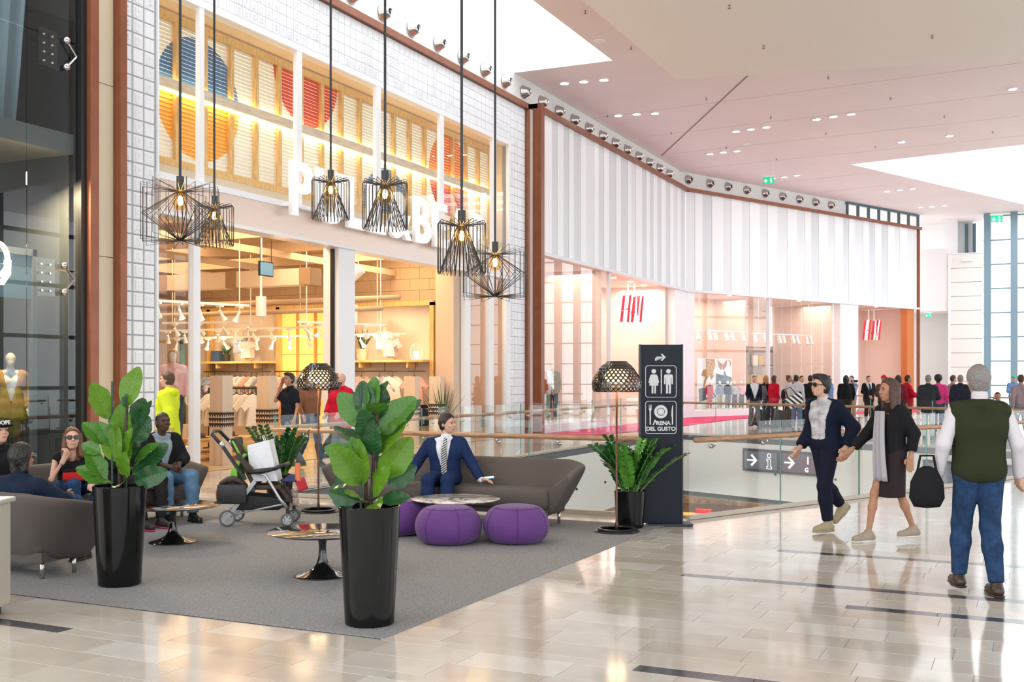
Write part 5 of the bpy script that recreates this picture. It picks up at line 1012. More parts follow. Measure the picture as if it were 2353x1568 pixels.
def person(lab, loc, rz, pose, wear, h=1.75, skin=0, yaw=0, pitch=0, res=.012, build=1.0, name='person', cat='person', group=None, hands=None, fine=True, face=True):
    t = thing(name, lab, cat, loc, rz, group); J = {k: A_(*v) for k, v in pose.items()}; J['shL'] = J['shL'] - A_(0, 0, .028); J['shR'] = J['shR'] - A_(0, 0, .028); sk = skins[skin]; B = build; prt = {}
    lat = J['shL'] - J['shR']; lat /= np.linalg.norm(lat); hl = J['hipL'] - J['hipR']; hl /= np.linalg.norm(hl)
    def torso(g):
        return [('c', J['pelvis'] + s * hl * .065 * B, J['belly'] + s * lat * .055 * B, .105 * B + g, .095 * B + g) for s in (1, -1)] + [('c', J['belly'] + s * lat * .055 * B, J['chest'] + s * lat * .075 * B, .095 * B + g, .105 * B + g) for s in (1, -1)] + [('c', J['chest'] + s * lat * .075 * B, J['sh' + 'RL'[s > 0]] * .85 + J['neck'] * .15 - A_(0, 0, .02), .105 * B + g, .055 + g) for s in (1, -1)] + [('c', J['neck'] - A_(0, -.005, .028), J['sh' + 'RL'[s > 0]] * .8 + J['neck'] * .2 + A_(0, 0, .006), .05 + g * .4, .047 + g * .6) for s in (1, -1)]
    def arm(S, g, ext=1.0, tw=1.0):
        a, b, c = J['sh' + S], J['el' + S], J['wr' + S]; 
        if ext <= 1: e = a + (b - a) * ext; d = (b - a) / np.linalg.norm(b - a); return [('c', a, e + d * .04, .053 * tw * B + g, .046 * tw * B + g, [(e, d)])]
        x = ext - 1; e = b + (c - b) * x; d = (c - b) / np.linalg.norm(c - b); return [('c', a, b, .053 * tw * B + g, .042 * tw * B + g), ('c', b, e + d * .03, .042 * tw * B + g, (.042 + (.032 - .042) * x) * B * tw + g, [(e, d)])]
    def leg(S, g, ext=2.0, w_=1.0):
        a, b, c = J['hip' + S], J['kn' + S], J['an' + S]
        if ext <= 1: e = a + (b - a) * ext; d = (b - a) / np.linalg.norm(b - a); return [('c', a, e + d * .05, .087 * B + g, .068 * w_ * B + g, [(e, d)])]
        x = ext - 1; e = b + (c - b) * x; d = (c - b) / np.linalg.norm(c - b); return [('c', a, b, .087 * B + g, .06 * w_ * B + g), ('c', b, b + (c - b) * .35, .06 * w_ * B + g, .06 * w_ * B + g), ('c', b + (c - b) * .35, e + d * .04, .06 * w_ * B + g, (.06 + (.04 - .06) * x) * w_ * B + g, [(e, d)])]
    Rh = Rz(math.radians(yaw)) @ Rx(math.radians(pitch)); hc = J['head']; hp = lambda x, y, z: hc + Rh @ A_(x, y, z)   # face towards -y
    headp = [('e', hp(0, .012, .02), (.074, .092, .094), Rh), ('e', hp(0, -.02, -.045), (.056, .068, .066), Rh), ('e', hp(0, -.05, -.085), (.028, .025, .02), Rh), ('c', hp(0, .025, -.06), J['neck'] - A_(0, 0, .03), .05, .06)]
    if face:
        headp += [('c', hp(0, -.082, .022), hp(0, -.099, -.016), .008, .0115), ('e', hp(.014, -.09, -.02), (.010, .010, .008), Rh), ('e', hp(-.014, -.09, -.02), (.010, .010, .008), Rh), ('c', hp(.04, -.077, .03), hp(-.04, -.077, .03), .012 if B > .95 else .007, .012 if B > .95 else .007), ('e', hp(.076, .015, -.005), (.009, .018, .03), Rh), ('e', hp(-.076, .015, -.005), (.009, .018, .03), Rh), ('c', hp(.02, -.083, -.052), hp(-.02, -.083, -.052), .0085, .0085), ('e', hp(.038, -.06, -.025), (.024, .022, .022), Rh), ('e', hp(-.038, -.06, -.025), (.024, .022, .022), Rh)]
    bodyp = torso(-.012)[:]; [bodyp.extend(arm(S, -.012, 2)) for S in 'LR']; [bodyp.extend(leg(S, -.012)) for S in 'LR']
    bodyp += [('c', J['neck'] - A_(0, 0, .05), J['neck'] + (hc - J['neck']) * .5, .06, .05)]
    for S in 'LR':
        f = wear.get('toe' + S, (0, -1, 0)); f = A_(*f); bodyp.append(('c', J['an' + S] + A_(0, 0, -.035), J['an' + S] + f * .12 + A_(0, 0, -.055), .032, .024))
    parts = [sdf_mesh(bodyp, res, .03), sdf_mesh(headp, min(res, .0065) if fine else res * .8, .012 if fine else .02)]
    for S in 'LR':
        sd = 1 if S == 'R' else -1; fw = J['wr' + S] - J['el' + S]; hd = (hands or {}).get(S, {}); fwv = A_(*hd['dir']) if 'dir' in hd else fw; nr = A_(*hd['n']) if 'n' in hd else A_(sd * -1., -.3, .0) * -1
        parts.append(sdf_mesh(hand(J['wr' + S], fwv, nr, hd.get('side', sd), hd.get('curl', .4)), .0055 if fine else .012, .008 if fine else .015))
    np_obj('body', parts, sk, t)
    top = wear.get('top'); kk = .035
    if top:
        m_, sl, hem = top['m'], top.get('sl', 2), top.get('hem', .06); g = top.get('g', .012); P = torso(g); dn = J['pelvis'] - J['belly']; dn /= np.linalg.norm(dn)
        for S in 'LR': P += arm(S, g, sl, top.get('tw', 1.0)) if sl > 0 else []
        if hem > .1: P += [('c', J['pelvis'] + s * hl * .07 * B, J['pelvis'] + s * hl * .075 * B + dn * (hem - .02), .105 * B + g, .112 * B + g) for s in (1, -1)]
        if top.get('collar', 1): P.append(('c', J['neck'] - A_(0, 0, .03), J['neck'] + (hc - J['neck']) * .16, .066, .06))
        if top.get('hood'): P.append(('e', J['neck'] + A_(0, .07, -.02), (.11, .07, .06)))
        cl = [(J['pelvis'] + dn * hem, dn)]
        if top.get('vneck'): pass
        o = top.get('open')
        def clipall(P, cls): return [tuple(list(p[:5]) + [list(p[5] if len(p) > 5 and p[5] else []) + cls]) if p[0] == 'c' else tuple(list(p[:3]) + [p[3] if len(p) > 3 else None, list(p[4] if len(p) > 4 and p[4] else []) + cls]) for p in P]
        nT = len(torso(g)); P = clipall(P[:nT], cl) + P[nT:]
        if o:   # jacket: two halves split by a wedge at the front, the back joined
            up = J['neck'] - J['pelvis']; up /= np.linalg.norm(up); bp_ = J['pelvis'] + up * o[0]; fr_ = np.cross(lat, up)   # forward
            fwd_ = -np.cross(up, lat); fwd_ = fwd_ if fwd_[1] < 0 else -fwd_
            meshes = []
            for s in (1, -1):
                nrm = lat * -s * math.cos(o[1]) + up * math.sin(o[1]); n2 = lat * -s
                A1 = clipall(P, [(bp_ + fwd_ * 0 + lat * s * o[2], nrm)]); meshes.append(sdf_mesh(A1, res, kk))
            A2 = clipall(P[:nT], [(J['chest'] + fwd_ * .0, fwd_)]); meshes.append(sdf_mesh(A2, res, kk)); np_obj(top.get('n', 'jacket'), meshes, m_, t)
        else: np_obj(top.get('n', 'shirt'), [sdf_mesh(P, res, kk)], m_, t)
    if wear.get('shirt'): 
        g = .004; P = torso(g) + [('c', J['neck'] - A_(0, 0, .04), J['neck'] + (hc - J['neck']) * .14, .066, .06)]
        if wear.get('cuff'):
            for S in 'LR': d = J['wr' + S] - J['el' + S]; P += [('c', J['wr' + S] - d * .12, J['wr' + S] + d * .0, .036, .034)]
        np_obj('shirt', [sdf_mesh(P, res, .02)], wear['shirt'], t)
    if wear.get('tie'):
        fw_ = np.cross(lat, J['neck'] - J['pelvis']); fw_ = fw_ / np.linalg.norm(fw_); fw_ = fw_ if fw_[1] < 0 else -fw_; q = [J['neck'] + fw_ * .062 - A_(0, 0, .02), J['chest'] + fw_ * .128 + A_(0, 0, .05), J['belly'] + fw_ * .122, J['pelvis'] + fw_ * .13 + A_(0, 0, .03)]
        P = [('c', q[0], q[0] - A_(0, 0, .02), .018, .014)] + [('c', q[i] + s * lat * w1, q[i + 1] + s * lat * w2, .009, .009) for i, (w1, w2) in enumerate(((.008, .018), (.018, .026), (.026, .03))) for s in (1, .4, -.4, -1)]
        np_obj('tie', [sdf_mesh(P, .007, .01)], wear['tie'], t)
    lg = wear.get('legs')
    if lg:
        g = lg.get('g', .012); P = [('c', J['pelvis'] + s * hl * .07 * B, J['hip' + 'RL'[s > 0]], .108 * B + g, .092 * B + g) for s in (1, -1)]
        if lg.get('skirt'): z = lg['skirt']; c = (J['knL'] + J['knR']) / 2; P += [('c', J['pelvis'] + s * hl * .06, A_(c[0] * .5 + s * hl[0] * .07, c[1] * .5, z - .05), .115 * B, .12 * B, [(A_(0, 0, z), A_(0, 0, -1))]) for s in (1, -1)] + [('c', J['pelvis'], A_(0, c[1] * .5, z - .05), .12 * B, .14 * B, [(A_(0, 0, z), A_(0, 0, -1))])]
        else:
            for S in 'LR': P += leg(S, g, lg.get('len', 1.97), lg.get('w', 1.0))
        np_obj(lg.get('n', 'trousers'), [sdf_mesh(P, res, .03)], lg['m'], t)
    sh = wear.get('shoes')
    if sh:
        for S in 'LR':
            f = A_(*wear.get('toe' + S, (0, -1, 0))); f = f / np.linalg.norm(f); an = J['an' + S]; up = A_(0, 0, 1.) if abs(f[2]) < .05 else np.cross(np.cross(f, A_(0, 0, 1.)), f) ; up = up / np.linalg.norm(up); fl_ = an - up * .09
            P = [('c', an - f * .035 - up * .045, an + f * .05 - up * .045, .044, .046), ('c', an + f * .05 - up * .045, an + f * .165 - up * .055, .046, .036), ('c', an - up * .03, an + up * (.03 if sh.get('high') else .0), .045, .045)]
            P = [tuple(list(p) + [[(fl_ + up * .014, -up)]]) for p in P]; o = np_obj('shoe', [sdf_mesh(P, min(res, .009), .025)], sh['m'], t)
            P2 = [('c', an - f * .04 - up * .07, an + f * .05 - up * .07, .047, .048, [(fl_, -up), (fl_ + up * .018, up)]), ('c', an + f * .05 - up * .07, an + f * .17 - up * .07, .048, .04, [(fl_, -up), (fl_ + up * .018, up)])]
            if o: np_obj('sole', [sdf_mesh(P2, min(res, .009), .02)], sh.get('sole', sh['m']), o)
    hr = wear.get('hair')
    if hr:
        kd = hr.get('k', 'short'); g = hr.get('g', .012); off = hr.get('line', -.008); nf = Rh @ A_(0, -.82, -.57); cl = [(hp(0, 0, off), nf)]
        P = [('e', hp(0, .014, .024), (.074 + g, .092 + g, .094 + g), Rh, cl), ('e', hp(0, .035, -.035), (.066, .062, .06), Rh, [(hp(0, .0, 0), Rh @ A_(0, -1, 0))])]
        if kd == 'quiff': P.append(('e', hp(0, -.05, .105), (.055, .05, .028), Rh))
        if kd == 'long':
            for s in (1, -1): P += [('c', hp(s * .062, .0, .02), hp(s * .085, .0, -.17), .035, .03), ('c', hp(s * .04, .05, .02), hp(s * .05, .06, -.2), .05, .035)]
        if kd == 'bob': P += [('c', hp(s * .055, .03, .02), hp(s * .065, .03, -.10), .045, .032) for s in (1, -1)] + [('c', hp(0, .06, 0), hp(0, .06, -.11), .05, .04)]
        if kd == 'bun': P += [('e', hp(0, .09, .10), (.04, .04, .035), Rh)]
        if kd == 'afro': P += [('e', hp(0, .03, .04), (.115, .115, .115), Rh, [(hp(0, -.045, 0), Rh @ A_(0, -1, -.2))])]
        hv, hf = sdf_mesh(P, min(res, .007) if fine else res, .02)
        if fine and len(hv):
            dv = hv - hc; dv /= np.linalg.norm(dv, axis=1)[:, None]; nn_ = np.array([mnoise.noise(Vector((p[0] * 70, p[1] * 70, p[2] * 22))) + .6 * mnoise.noise(Vector((p[0] * 140, p[1] * 140, p[2] * 50))) for p in hv]); hv = hv + dv * nn_[:, None] * .006
        np_obj('hair', [(hv, hf)], hr['m'], t)
    if wear.get('cap'):
        P = [('e', hp(0, .012, .03), (.088, .104, .1), Rh, [(hp(0, 0, .035), Rh @ A_(0, -.12, -1))]), ('e', hp(0, -.12, .042), (.07, .075, .008), Rh)]; np_obj('cap', [sdf_mesh(P, min(res, .008), .012)], wear['cap'], t)
        if wear.get('cap_text'): o = obj('cap_lettering', text_mesh(wear['cap_text'], .055, .006, M('cap_letter', (.8, .8, .8), .6), off=.001), t); mm = Matrix((Rh @ np.array([[1, 0, 0], [0, 0, -1], [0, 1, 0]])).tolist()).to_4x4(); mm.translation = Vector(hp(0, -.094, .062)); o.matrix_basis = mm
    if wear.get('beard'): P = [('e', hp(0, -.028, -.062), (.06, .062, .06), Rh, [(hp(0, 0, -.035), Rh @ A_(0, .35, 1))])]; np_obj('beard', [sdf_mesh(P, min(res, .008), .012)], wear['beard'], t)
    if face and fine and wear.get('eyes', 1):
        [np_obj('eye', [sdf_mesh([('e', hp(s * .031, -.0795, .012), (.0105, .006, .0048), Rh)], .0028, .003)], eyew, t) for s in (1, -1)]
        if hr: [np_obj('eyebrow', [sdf_mesh([('c', hp(s * .016, -.089, .032), hp(s * .045, -.079, .033), .0045, .0035)], .003, .003)], hr['m'], t) for s in (1, -1)]
        np_obj('lips', [sdf_mesh([('c', hp(-.021, -.088, -.052), hp(.021, -.088, -.052), .0055, .0055)], .003, .003)], M('lips_%d' % skin, tuple(c * f for c, f in zip(((.45, .18, .15), (.30, .11, .09), (.09, .04, .035), (.7, .5, .4), (.8, .7, .7))[skin], (1, 1, 1))), .5), t)
    if wear.get('glasses'):
        m = MB(); gm = wear['glasses']; 
        for s in (1, -1): m.lathe([(.001, 0), (.03, 0), (.032, .004), (.001, .004)], 16); mm = Matrix.Translation(Vector(hp(s * .035, -.094, .012))) @ Matrix(Rh.tolist()).to_4x4() @ Matrix.Rotation(math.pi / 2, 4, 'X'); k = len(m.v) - 64; m.v[k:] = [tuple(mm @ Vector((p[0], p[1] * .78, p[2]))) for p in m.v[k:]]
        for s in (1, -1): m.bar(hp(s * .066, -.09, .018), hp(s * .08, .03, .012), .004, .006)
        m.bar(hp(-.012, -.098, .018), hp(.012, -.098, .018), .004, .005); m.build('sunglasses', gm, t)
    return t
# ---------------------------------------------------------------- clothes and people
def fab(n, c, r=.85, **k): return M('cloth_' + n, c, r, spec=.15, bump=(220, .12), **k)
def stripe_mat(n, c1, c2, scale, axis='X', rot=0):
    m = M(n, c1, .8); nt = m.node_tree; b = nt.nodes['Principled BSDF']; N = nt.nodes.new; L = nt.links.new; tc = N('ShaderNodeTexCoord'); mp = N('ShaderNodeMapping'); mp.inputs['Rotation'].default_value = (0, rot, 0); w_ = N('ShaderNodeTexWave'); w_.bands_direction = axis; w_.inputs['Scale'].default_value = scale
    L(tc.outputs['Object'], mp.inputs[0]); L(mp.outputs[0], w_.inputs['Vector']); r = N('ShaderNodeValToRGB'); r.color_ramp.interpolation = 'CONSTANT'; r.color_ramp.elements[0].color = (*c1, 1); r.color_ramp.elements[1].color = (*c2, 1); r.color_ramp.elements[1].position = .5; L(w_.outputs['Fac'], r.inputs[0]); L(r.outputs[0], b.inputs['Base Color']); return m
blk = fab('black', (.012, .012, .014)); nav = fab('navy_wool', (.008, .011, .026)); suit = fab('suit_blue', (.012, .026, .085), .75); wsh = fab('white', (.74, .75, .79)); jean = fab('jeans', (.022, .05, .115), var=(14, .25)); ljean = fab('light_jeans', (.11, .20, .33), var=(12, .2)); gry = fab('grey', (.16, .16, .18)); lgr = fab('light_grey', (.55, .55, .57)); red = fab('red_wool', (.5, .008, .03)); olive = fab('olive', (.026, .031, .014)); brw = fab('brown', (.09, .055, .045)); tan = fab('tan', (.5, .27, .1)); pnk = fab('pink', (.75, .05, .25)); ppk = fab('pale_pink', (.8, .48, .45)); neon = fab('neon', (.62, .72, .03)); blu = fab('blue', (.16, .26, .5)); kha = fab('khaki', (.36, .30, .19)); plum = fab('plum', (.03, .02, .023))
hbk = M('hair_black', (.012, .009, .008), .45, bump=(90, .6)); hbr = M('hair_brown', (.07, .03, .018), .45, bump=(90, .6)); hgr = M('hair_grey', (.22, .20, .19), .5, bump=(90, .6)); hbl = M('hair_blond', (.45, .24, .08), .5, bump=(90, .6)); hau = M('hair_auburn', (.13, .045, .02), .42, bump=(90, .6))
shb = M('shoe_black', (.012, .012, .012), .25); shk = M('shoe_khaki', (.36, .30, .19), .8); shw = M('sole_white', (.7, .68, .64), .6); shbr = M('shoe_brown', (.04, .022, .016), .4)
tee = M('patterned_tee', (.50, .48, .52), .85, var=(7, .35, (1, 1, 2), (.66, .62, .64))); tie_m = stripe_mat('striped_tie', (.015, .015, .02), (.62, .62, .6), 14, 'Z', .6)
# man in the blue suit on the sofa
ps = dict(SIT, pelvis=(0, .02, .50), belly=(0, -.0, .63), chest=(.0, -.02, .79), neck=(.01, -.01, .965), head=(.03, -.03, 1.115), shL=(.185, -.01, .915), elL=(.31, -.03, .66), wrL=(.43, -.14, .475), shR=(-.19, -.0, .90), elR=(-.34, .03, .655), wrR=(-.445, -.07, .455), hipL=(.085, .02, .49), hipR=(-.085, .02, .49), knL=(.07, -.43, .50), knR=(-.15, -.42, .50), anL=(.06, -.46, .09), anR=(-.16, -.44, .09))
person('man in blue suit with striped tie sitting on the brown sofa', (-6.17, 11.12, ZC), YAW - .05, ps, dict(top=dict(m=suit, sl=1.93, g=.02, hem=.1, open=(.0, .19, .02), n='jacket', collar=0), shirt=wsh, cuff=1, tie=tie_m, legs=dict(m=suit, g=.014), shoes=dict(m=shb), hair=dict(m=hbk, k='short', g=.012, line=-.014)), skin=0, yaw=62, res=.0095, hands=dict(R=dict(dir=(-.9, -.35, -.06), n=(0, 0, 1), curl=.05), L=dict(dir=(.9, -.4, .05), n=(.1, .2, 1), curl=.5, side=-1)))
ph = thing('smartphone', 'pale blue smartphone in the hand of the suited man', 'phone', (-5.70, 11.15, .492), YAW + .15); MB().box(-.01, .14, -.035, .035, 0, .009).build('case', M('phone_case', (.06, .2, .35), .3), ph, bevel=.003); MB().box(-.002, .132, -.031, .031, .009, .0105).build('screen', M('phone_screen', (.35, .55, .62), .1, emit=(.4, .65, .75, .4)), ph); ph.rotation_euler = (.25, -.12, YAW + .15)
# woman with sunglasses
pw = dict(SIT, pelvis=(0, .04, .49), belly=(.0, -.01, .60), chest=(0, -.06, .72), neck=(0, -.11, .875), head=(.0, -.165, 1.005), shL=(.155, -.08, .815), elL=(.205, -.16, .60), wrL=(.20, -.36, .53), shR=(-.16, -.07, .83), elR=(-.20, -.26, .60), wrR=(-.085, -.30, .80), knL=(.24, -.40, .53), knR=(.02, -.43, .55), anL=(.22, -.42, .09), anR=(.02, -.45, .09))
person('woman in black top and sunglasses with long auburn hair on the sofa', (-9.2, 8.42, ZC), math.radians(48), pw, dict(top=dict(m=blk, sl=0, g=.006, hem=.05, n='tank_top', collar=0), legs=dict(m=jean), shoes=dict(m=shbr), hair=dict(m=hau, k='long', g=.014, line=.004), glasses=M('sunglass_black', (.008, .008, .01), .08)), skin=0, pitch=-8, yaw=4, res=.010, build=.84, hands=dict(R=dict(dir=(.4, .1, .9), n=(.8, -.6, 0), curl=1.1), L=dict(dir=(-.2, -.9, .1), n=(0, .2, 1), curl=.7)))
ph2 = thing('smartphone', 'dark smartphone held by the woman in sunglasses', 'phone', (-8.78, 8.34, .555), math.radians(70)); MB().box(-.04, .04, -.075, .075, 0, .01).build('case', M('phone_dark', (.03, .03, .04), .2), ph2, bevel=.003)
rt = thing('red_clutch', 'red and black bag on the lap of the woman in sunglasses', 'bag', (-8.98, 8.27, .585), math.radians(48)); MB().box(-.13, .13, -.06, .06, 0, .12).build('bag_body', fab('clutch_red', (.55, .02, .02)), rt, True, bevel=.02, edge=50); MB().box(-.135, .135, -.064, .064, .09, .125).build('bag_top', blk, rt, bevel=.01)
# man in blue jacket seen from behind on the left sofa
pl = dict(SIT, pelvis=(0, -.05, .50), belly=(0, .02, .58), chest=(0, .08, .66), neck=(0, .08, .82), head=(.0, .05, .965), shL=(.2, .09, .745), elL=(.30, -.02, .60), wrL=(.16, -.2, .62), shR=(-.2, .09, .745), elR=(-.36, .0, .60), wrR=(-.24, -.22, .60), knL=(.15, -.46, .52), knR=(-.15, -.46, .52), anL=(.14, -.5, .09), anR=(-.14, -.5, .09))
person('dark haired man in navy jacket seen from behind on the left sofa', (-7.80, 6.64, ZC), math.radians(192), pl, dict(top=dict(m=fab('jacket_ink', (.010, .017, .036)), sl=1.95, g=.026, n='jacket'), legs=dict(m=jean), shoes=dict(m=shbr), hair=dict(m=hbk, k='bob', g=.02, line=.0), glasses=M('spectacle_grey', (.2, .25, .3), .2)), skin=1, yaw=-12, res=.012, build=1.05)
# man in black cap at the left edge
pc = dict(SIT, chest=(0, -.05, .84), neck=(0, -.08, 1.0), head=(0, -.12, 1.12), shL=(.19, -.05, .95), shR=(-.19, -.05, .95), elL=(.23, -.15, .7), elR=(-.23, -.15, .7))
person('man in black cap and shirt cut by the left edge', (-9.12, 7.38, ZC), math.radians(75), pc, dict(top=dict(m=blk, sl=.6, g=.014), legs=dict(m=blk), shoes=dict(m=shb), cap=fab('cap_black', (.012, .012, .016)), cap_text='DOPE', hair=dict(m=hbk, g=.006)), skin=0, yaw=10, pitch=-12, res=.013)
# two people on the far end of the same sofa
pd = dict(SIT, elL=(.24, -.10, .70), wrL=(.06, -.32, .63), elR=(-.24, -.10, .70), wrR=(-.04, -.34, .63), head=(0, -.07, 1.13), knL=(.17, -.44, .51), knR=(-.14, -.44, .51), anL=(.16, -.50, .09), anR=(-.14, -.46, .09))
person('seated man in black jacket over grey shirt and blue jeans behind the black table', (-9.2, 9.72, ZC), math.radians(68), pd, dict(top=dict(m=blk, sl=1.6, g=.022, open=(.05, .22, .03), n='jacket'), shirt=fab('tee_bluegrey', (.28, .33, .4)), legs=dict(m=ljean, w=1.12), shoes=dict(m=shb), hair=dict(m=hbk, g=.004, line=-.01)), skin=2, pitch=-6, res=.0115, build=1.08)
person('seated person in black behind the left fig plant', (-9.22, 9.2, ZC), math.radians(75), dict(pd, head=(0, -.1, 1.1), anL=(.1, -.56, .09), anR=(-.14, -.60, .09)), dict(top=dict(m=blk, sl=1.7, g=.022), legs=dict(m=fab('leggings', (.018, .016, .017))), shoes=dict(m=M('shoe_trainer', (.025, .02, .02), .6), sole=M('sole_pink', (.7, .06, .16), .6)), hair=dict(m=hbk, g=.01)), skin=2, pitch=-10, res=.013)
# passer-by in neon jacket
person('passer by in neon yellow jacket in front of the tiled pier', (-11.5, 12.3, 0), math.radians(-70), WALK, dict(top=dict(m=neon, sl=1.95, g=.035, hem=.16, n='jacket', hood=1), legs=dict(m=nav), shoes=dict(m=shb), hair=dict(m=hbr)), skin=0, res=.014)
# people walking behind the well
person('man in black polo shirt with a phone at his ear', (-12.0, 15.88, 0), math.radians(-25), dict(WALK, elR=(-.30, -.12, 1.25), wrR=(-.13, -.10, 1.52), elL=(.26, .02, 1.15), wrL=(.36, -.1, .92)), dict(top=dict(m=fab('polo', (.01, .012, .018)), sl=.75, g=.016, hem=.12), legs=dict(m=fab('slate_jeans', (.14, .18, .24))), shoes=dict(m=fab('grey_shoe', (.1, .1, .1))), hair=dict(m=hbk, k='quiff')), skin=1, yaw=15, res=.014, h=1.8)
person('woman in brown top and jeans behind the lamp shade', (-12.3, 16.9, 0), math.radians(60), WALK, dict(top=dict(m=fab('rust_top', (.25, .11, .06)), sl=1.9), legs=dict(m=jean), shoes=dict(m=shb), hair=dict(m=hbr, k='long')), skin=0, res=.018, build=.9, fine=False)
person('bald bearded man in bright red hoodie behind the glass', (-11.25, 16.4, 0), math.radians(-10), dict(STAND, elL=(.26, -.02, 1.14), wrL=(.18, -.18, 1.02), elR=(-.26, -.02, 1.14), wrR=(-.18, -.18, 1.02), chest=(0, -.02, 1.28)), dict(top=dict(m=red, sl=1.95, g=.026, hem=.13, n='hoodie', hood=1), legs=dict(m=gry), shoes=dict(m=fab('grey_shoe', (.1, .1, .1))), beard=hbr), skin=0, yaw=-15, res=.014, build=1.12)
person('shopper in dark coat walking past the shop window', (-12.6, 18.2, 0), math.radians(100), WALK, dict(top=dict(m=brw, sl=1.95, g=.025, hem=.2), legs=dict(m=blk), shoes=dict(m=shb), hair=dict(m=hbr)), skin=1, res=.02, fine=False)
# foreground walkers
wkm = dict(STAND, pelvis=(0, 0, .95), chest=(0, -.02, 1.25), neck=(0, -.03, 1.42), head=(0, -.07, 1.565), shL=(.18, -.01, 1.37), shR=(-.18, -.01, 1.37), elL=(.25, .16, 1.13), wrL=(.22, .08, .92), elR=(-.23, -.0, 1.10), wrR=(-.22, -.16, .90), knL=(.07, -.08, .50), anL=(.06, -.02, .10), knR=(-.06, .05, .51), anR=(-.08, .30, .26))
person('man in glasses, navy hoodie and printed shirt walking left', (-2.0, 12.02, 0), math.radians(-38), wkm, dict(top=dict(m=nav, sl=1.93, g=.026, hem=.10, open=(-.05, .2, .085), n='hoodie', hood=1), shirt=tee, legs=dict(m=fab('joggers', (.010, .012, .026)), w=1.05, len=1.92), shoes=dict(m=shk, sole=shk, high=1), hair=dict(m=hbk, k='quiff', g=.018), toeR=(0, -.75, -.66), glasses=M('sunglass_black', (.008, .008, .01), .08)), skin=0, yaw=-8, pitch=-4, res=.011, h=1.69)
wkw = dict(STAND, pelvis=(0, 0, .92), belly=(0, -.01, 1.06), chest=(0, -.0, 1.2), neck=(0, .0, 1.38), head=(0, -.035, 1.525), shL=(.155, .0, 1.33), shR=(-.155, .0, 1.33), elL=(.21, .10, 1.10), wrL=(.22, .05, .87), elR=(-.24, -.10, 1.08), wrR=(-.27, -.30, .90), hipL=(.08, 0, .89), hipR=(-.08, 0, .89), knL=(.07, .05, .49), anL=(.07, .22, .13), knR=(-.06, -.16, .49), anR=(-.06, -.24, .09))
person('woman in black cardigan, dark dress and grey scarf walking left', (-1.28, 11.6, 0), math.radians(-42), wkw, dict(top=dict(m=blk, sl=1.75, g=.02, hem=.05, n='cardigan', open=(.0, .12, .06)), shirt=plum, legs=dict(m=plum, skirt=.46, n='dress'), shoes=dict(m=fab('beige_trainer', (.34, .28, .22)), sole=shw), hair=dict(m=hbr, k='long', g=.014, line=.004)), skin=1, yaw=-10, res=.011, build=.88)
sc_ = thing('scarf', 'long grey scarf hanging down the front of the walking woman', 'scarf', (-1.28, 11.6, 0), math.radians(-42)); MB().grid(lambda u, v: (-.01 + (u - .5) * (.17 - .06 * v) + .04 * (1 - v), -.135 - .016 * math.cos(u * 16) - .03 * (1 - v) - .02 * math.sin(v * 3), .62 + .70 * v), 15, 12).build('scarf_cloth', fab('scarf', (.42, .39, .42)), sc_, True, solid=.008)
wkv = dict(STAND, pelvis=(0, 0, .96), knL=(.10, -.06, .51), anL=(.11, .06, .09), knR=(-.09, -.13, .53), anR=(-.10, -.16, .12), elL=(.27, .05, 1.15), wrL=(.30, -.03, .92), elR=(-.27, .03, 1.15), wrR=(-.28, -.06, .92), head=(0, -.02, 1.63))
wkv = {k: (-v[0] if True else v[0], v[1], v[2]) for k, v in wkv.items()}; wkv = {k[:-1] + {'L': 'R', 'R': 'L'}[k[-1]] if k[-1] in 'LR' else k: v for k, v in wkv.items()}
person('grey haired man in olive vest and jeans walking away', (-.36, 9.02, 0), YAW + math.pi - .1, wkv, dict(top=dict(m=olive, sl=0, g=.028, hem=.10, n='vest', collar=0), shirt=None, legs=dict(m=jean, w=1.0, g=.012), shoes=dict(m=shbr), hair=dict(m=hgr, g=.012)), skin=0, res=.0115, build=1.03, yaw=0)
# sleeves for the olive-vest man: shirt under the vest
def shirt_under(t, pose, build, m):
    J = {k: A_(*v) for k, v in pose.items()}; P = []
    for S in 'LR': P += [('c', J['sh' + S] - A_(0, 0, .03), J['el' + S], .062, .052), ('c', J['el' + S], J['wr' + S], .054, .042)]
    P += [('c', J['neck'] + A_(0, -.01, .0), J['neck'] + A_(0, -.01, .05), .06, .06)]
    return np_obj('shirt', [sdf_mesh(P, .0115, .03)], m, t)
vest_man = [o for o in COL.objects if o.get('label', '').startswith('grey haired man in olive')][0]
shirt_under(vest_man, wkv, 1.14, fab('shirt_mauve', (.62, .58, .62)))
bb = thing('shoulder_bag', 'black shoulder bag hanging beside the man in the olive vest', 'bag', (-.72, 8.86, .66), YAW); MB().lathe([(.001, 0), (.10, .01), (.135, .08), (.125, .2), (.08, .29), (.03, .32), (.001, .32)], 20, sy=.55).build('bag_body', blk, bb, True); MB().tube([(-.07, 0, .29), (-.05, .0, .40), (.05, 0, .40), (.07, .0, .29)], .01, 6).build('strap', blk, bb)
def atf(px, d): a = (px - 1176.5) / 2500; return (-SA * d + CA * a * d, CA * d + SA * a * d, 0)
TWO = lambda l: math.radians(l) + YAW   # 0 = facing the camera
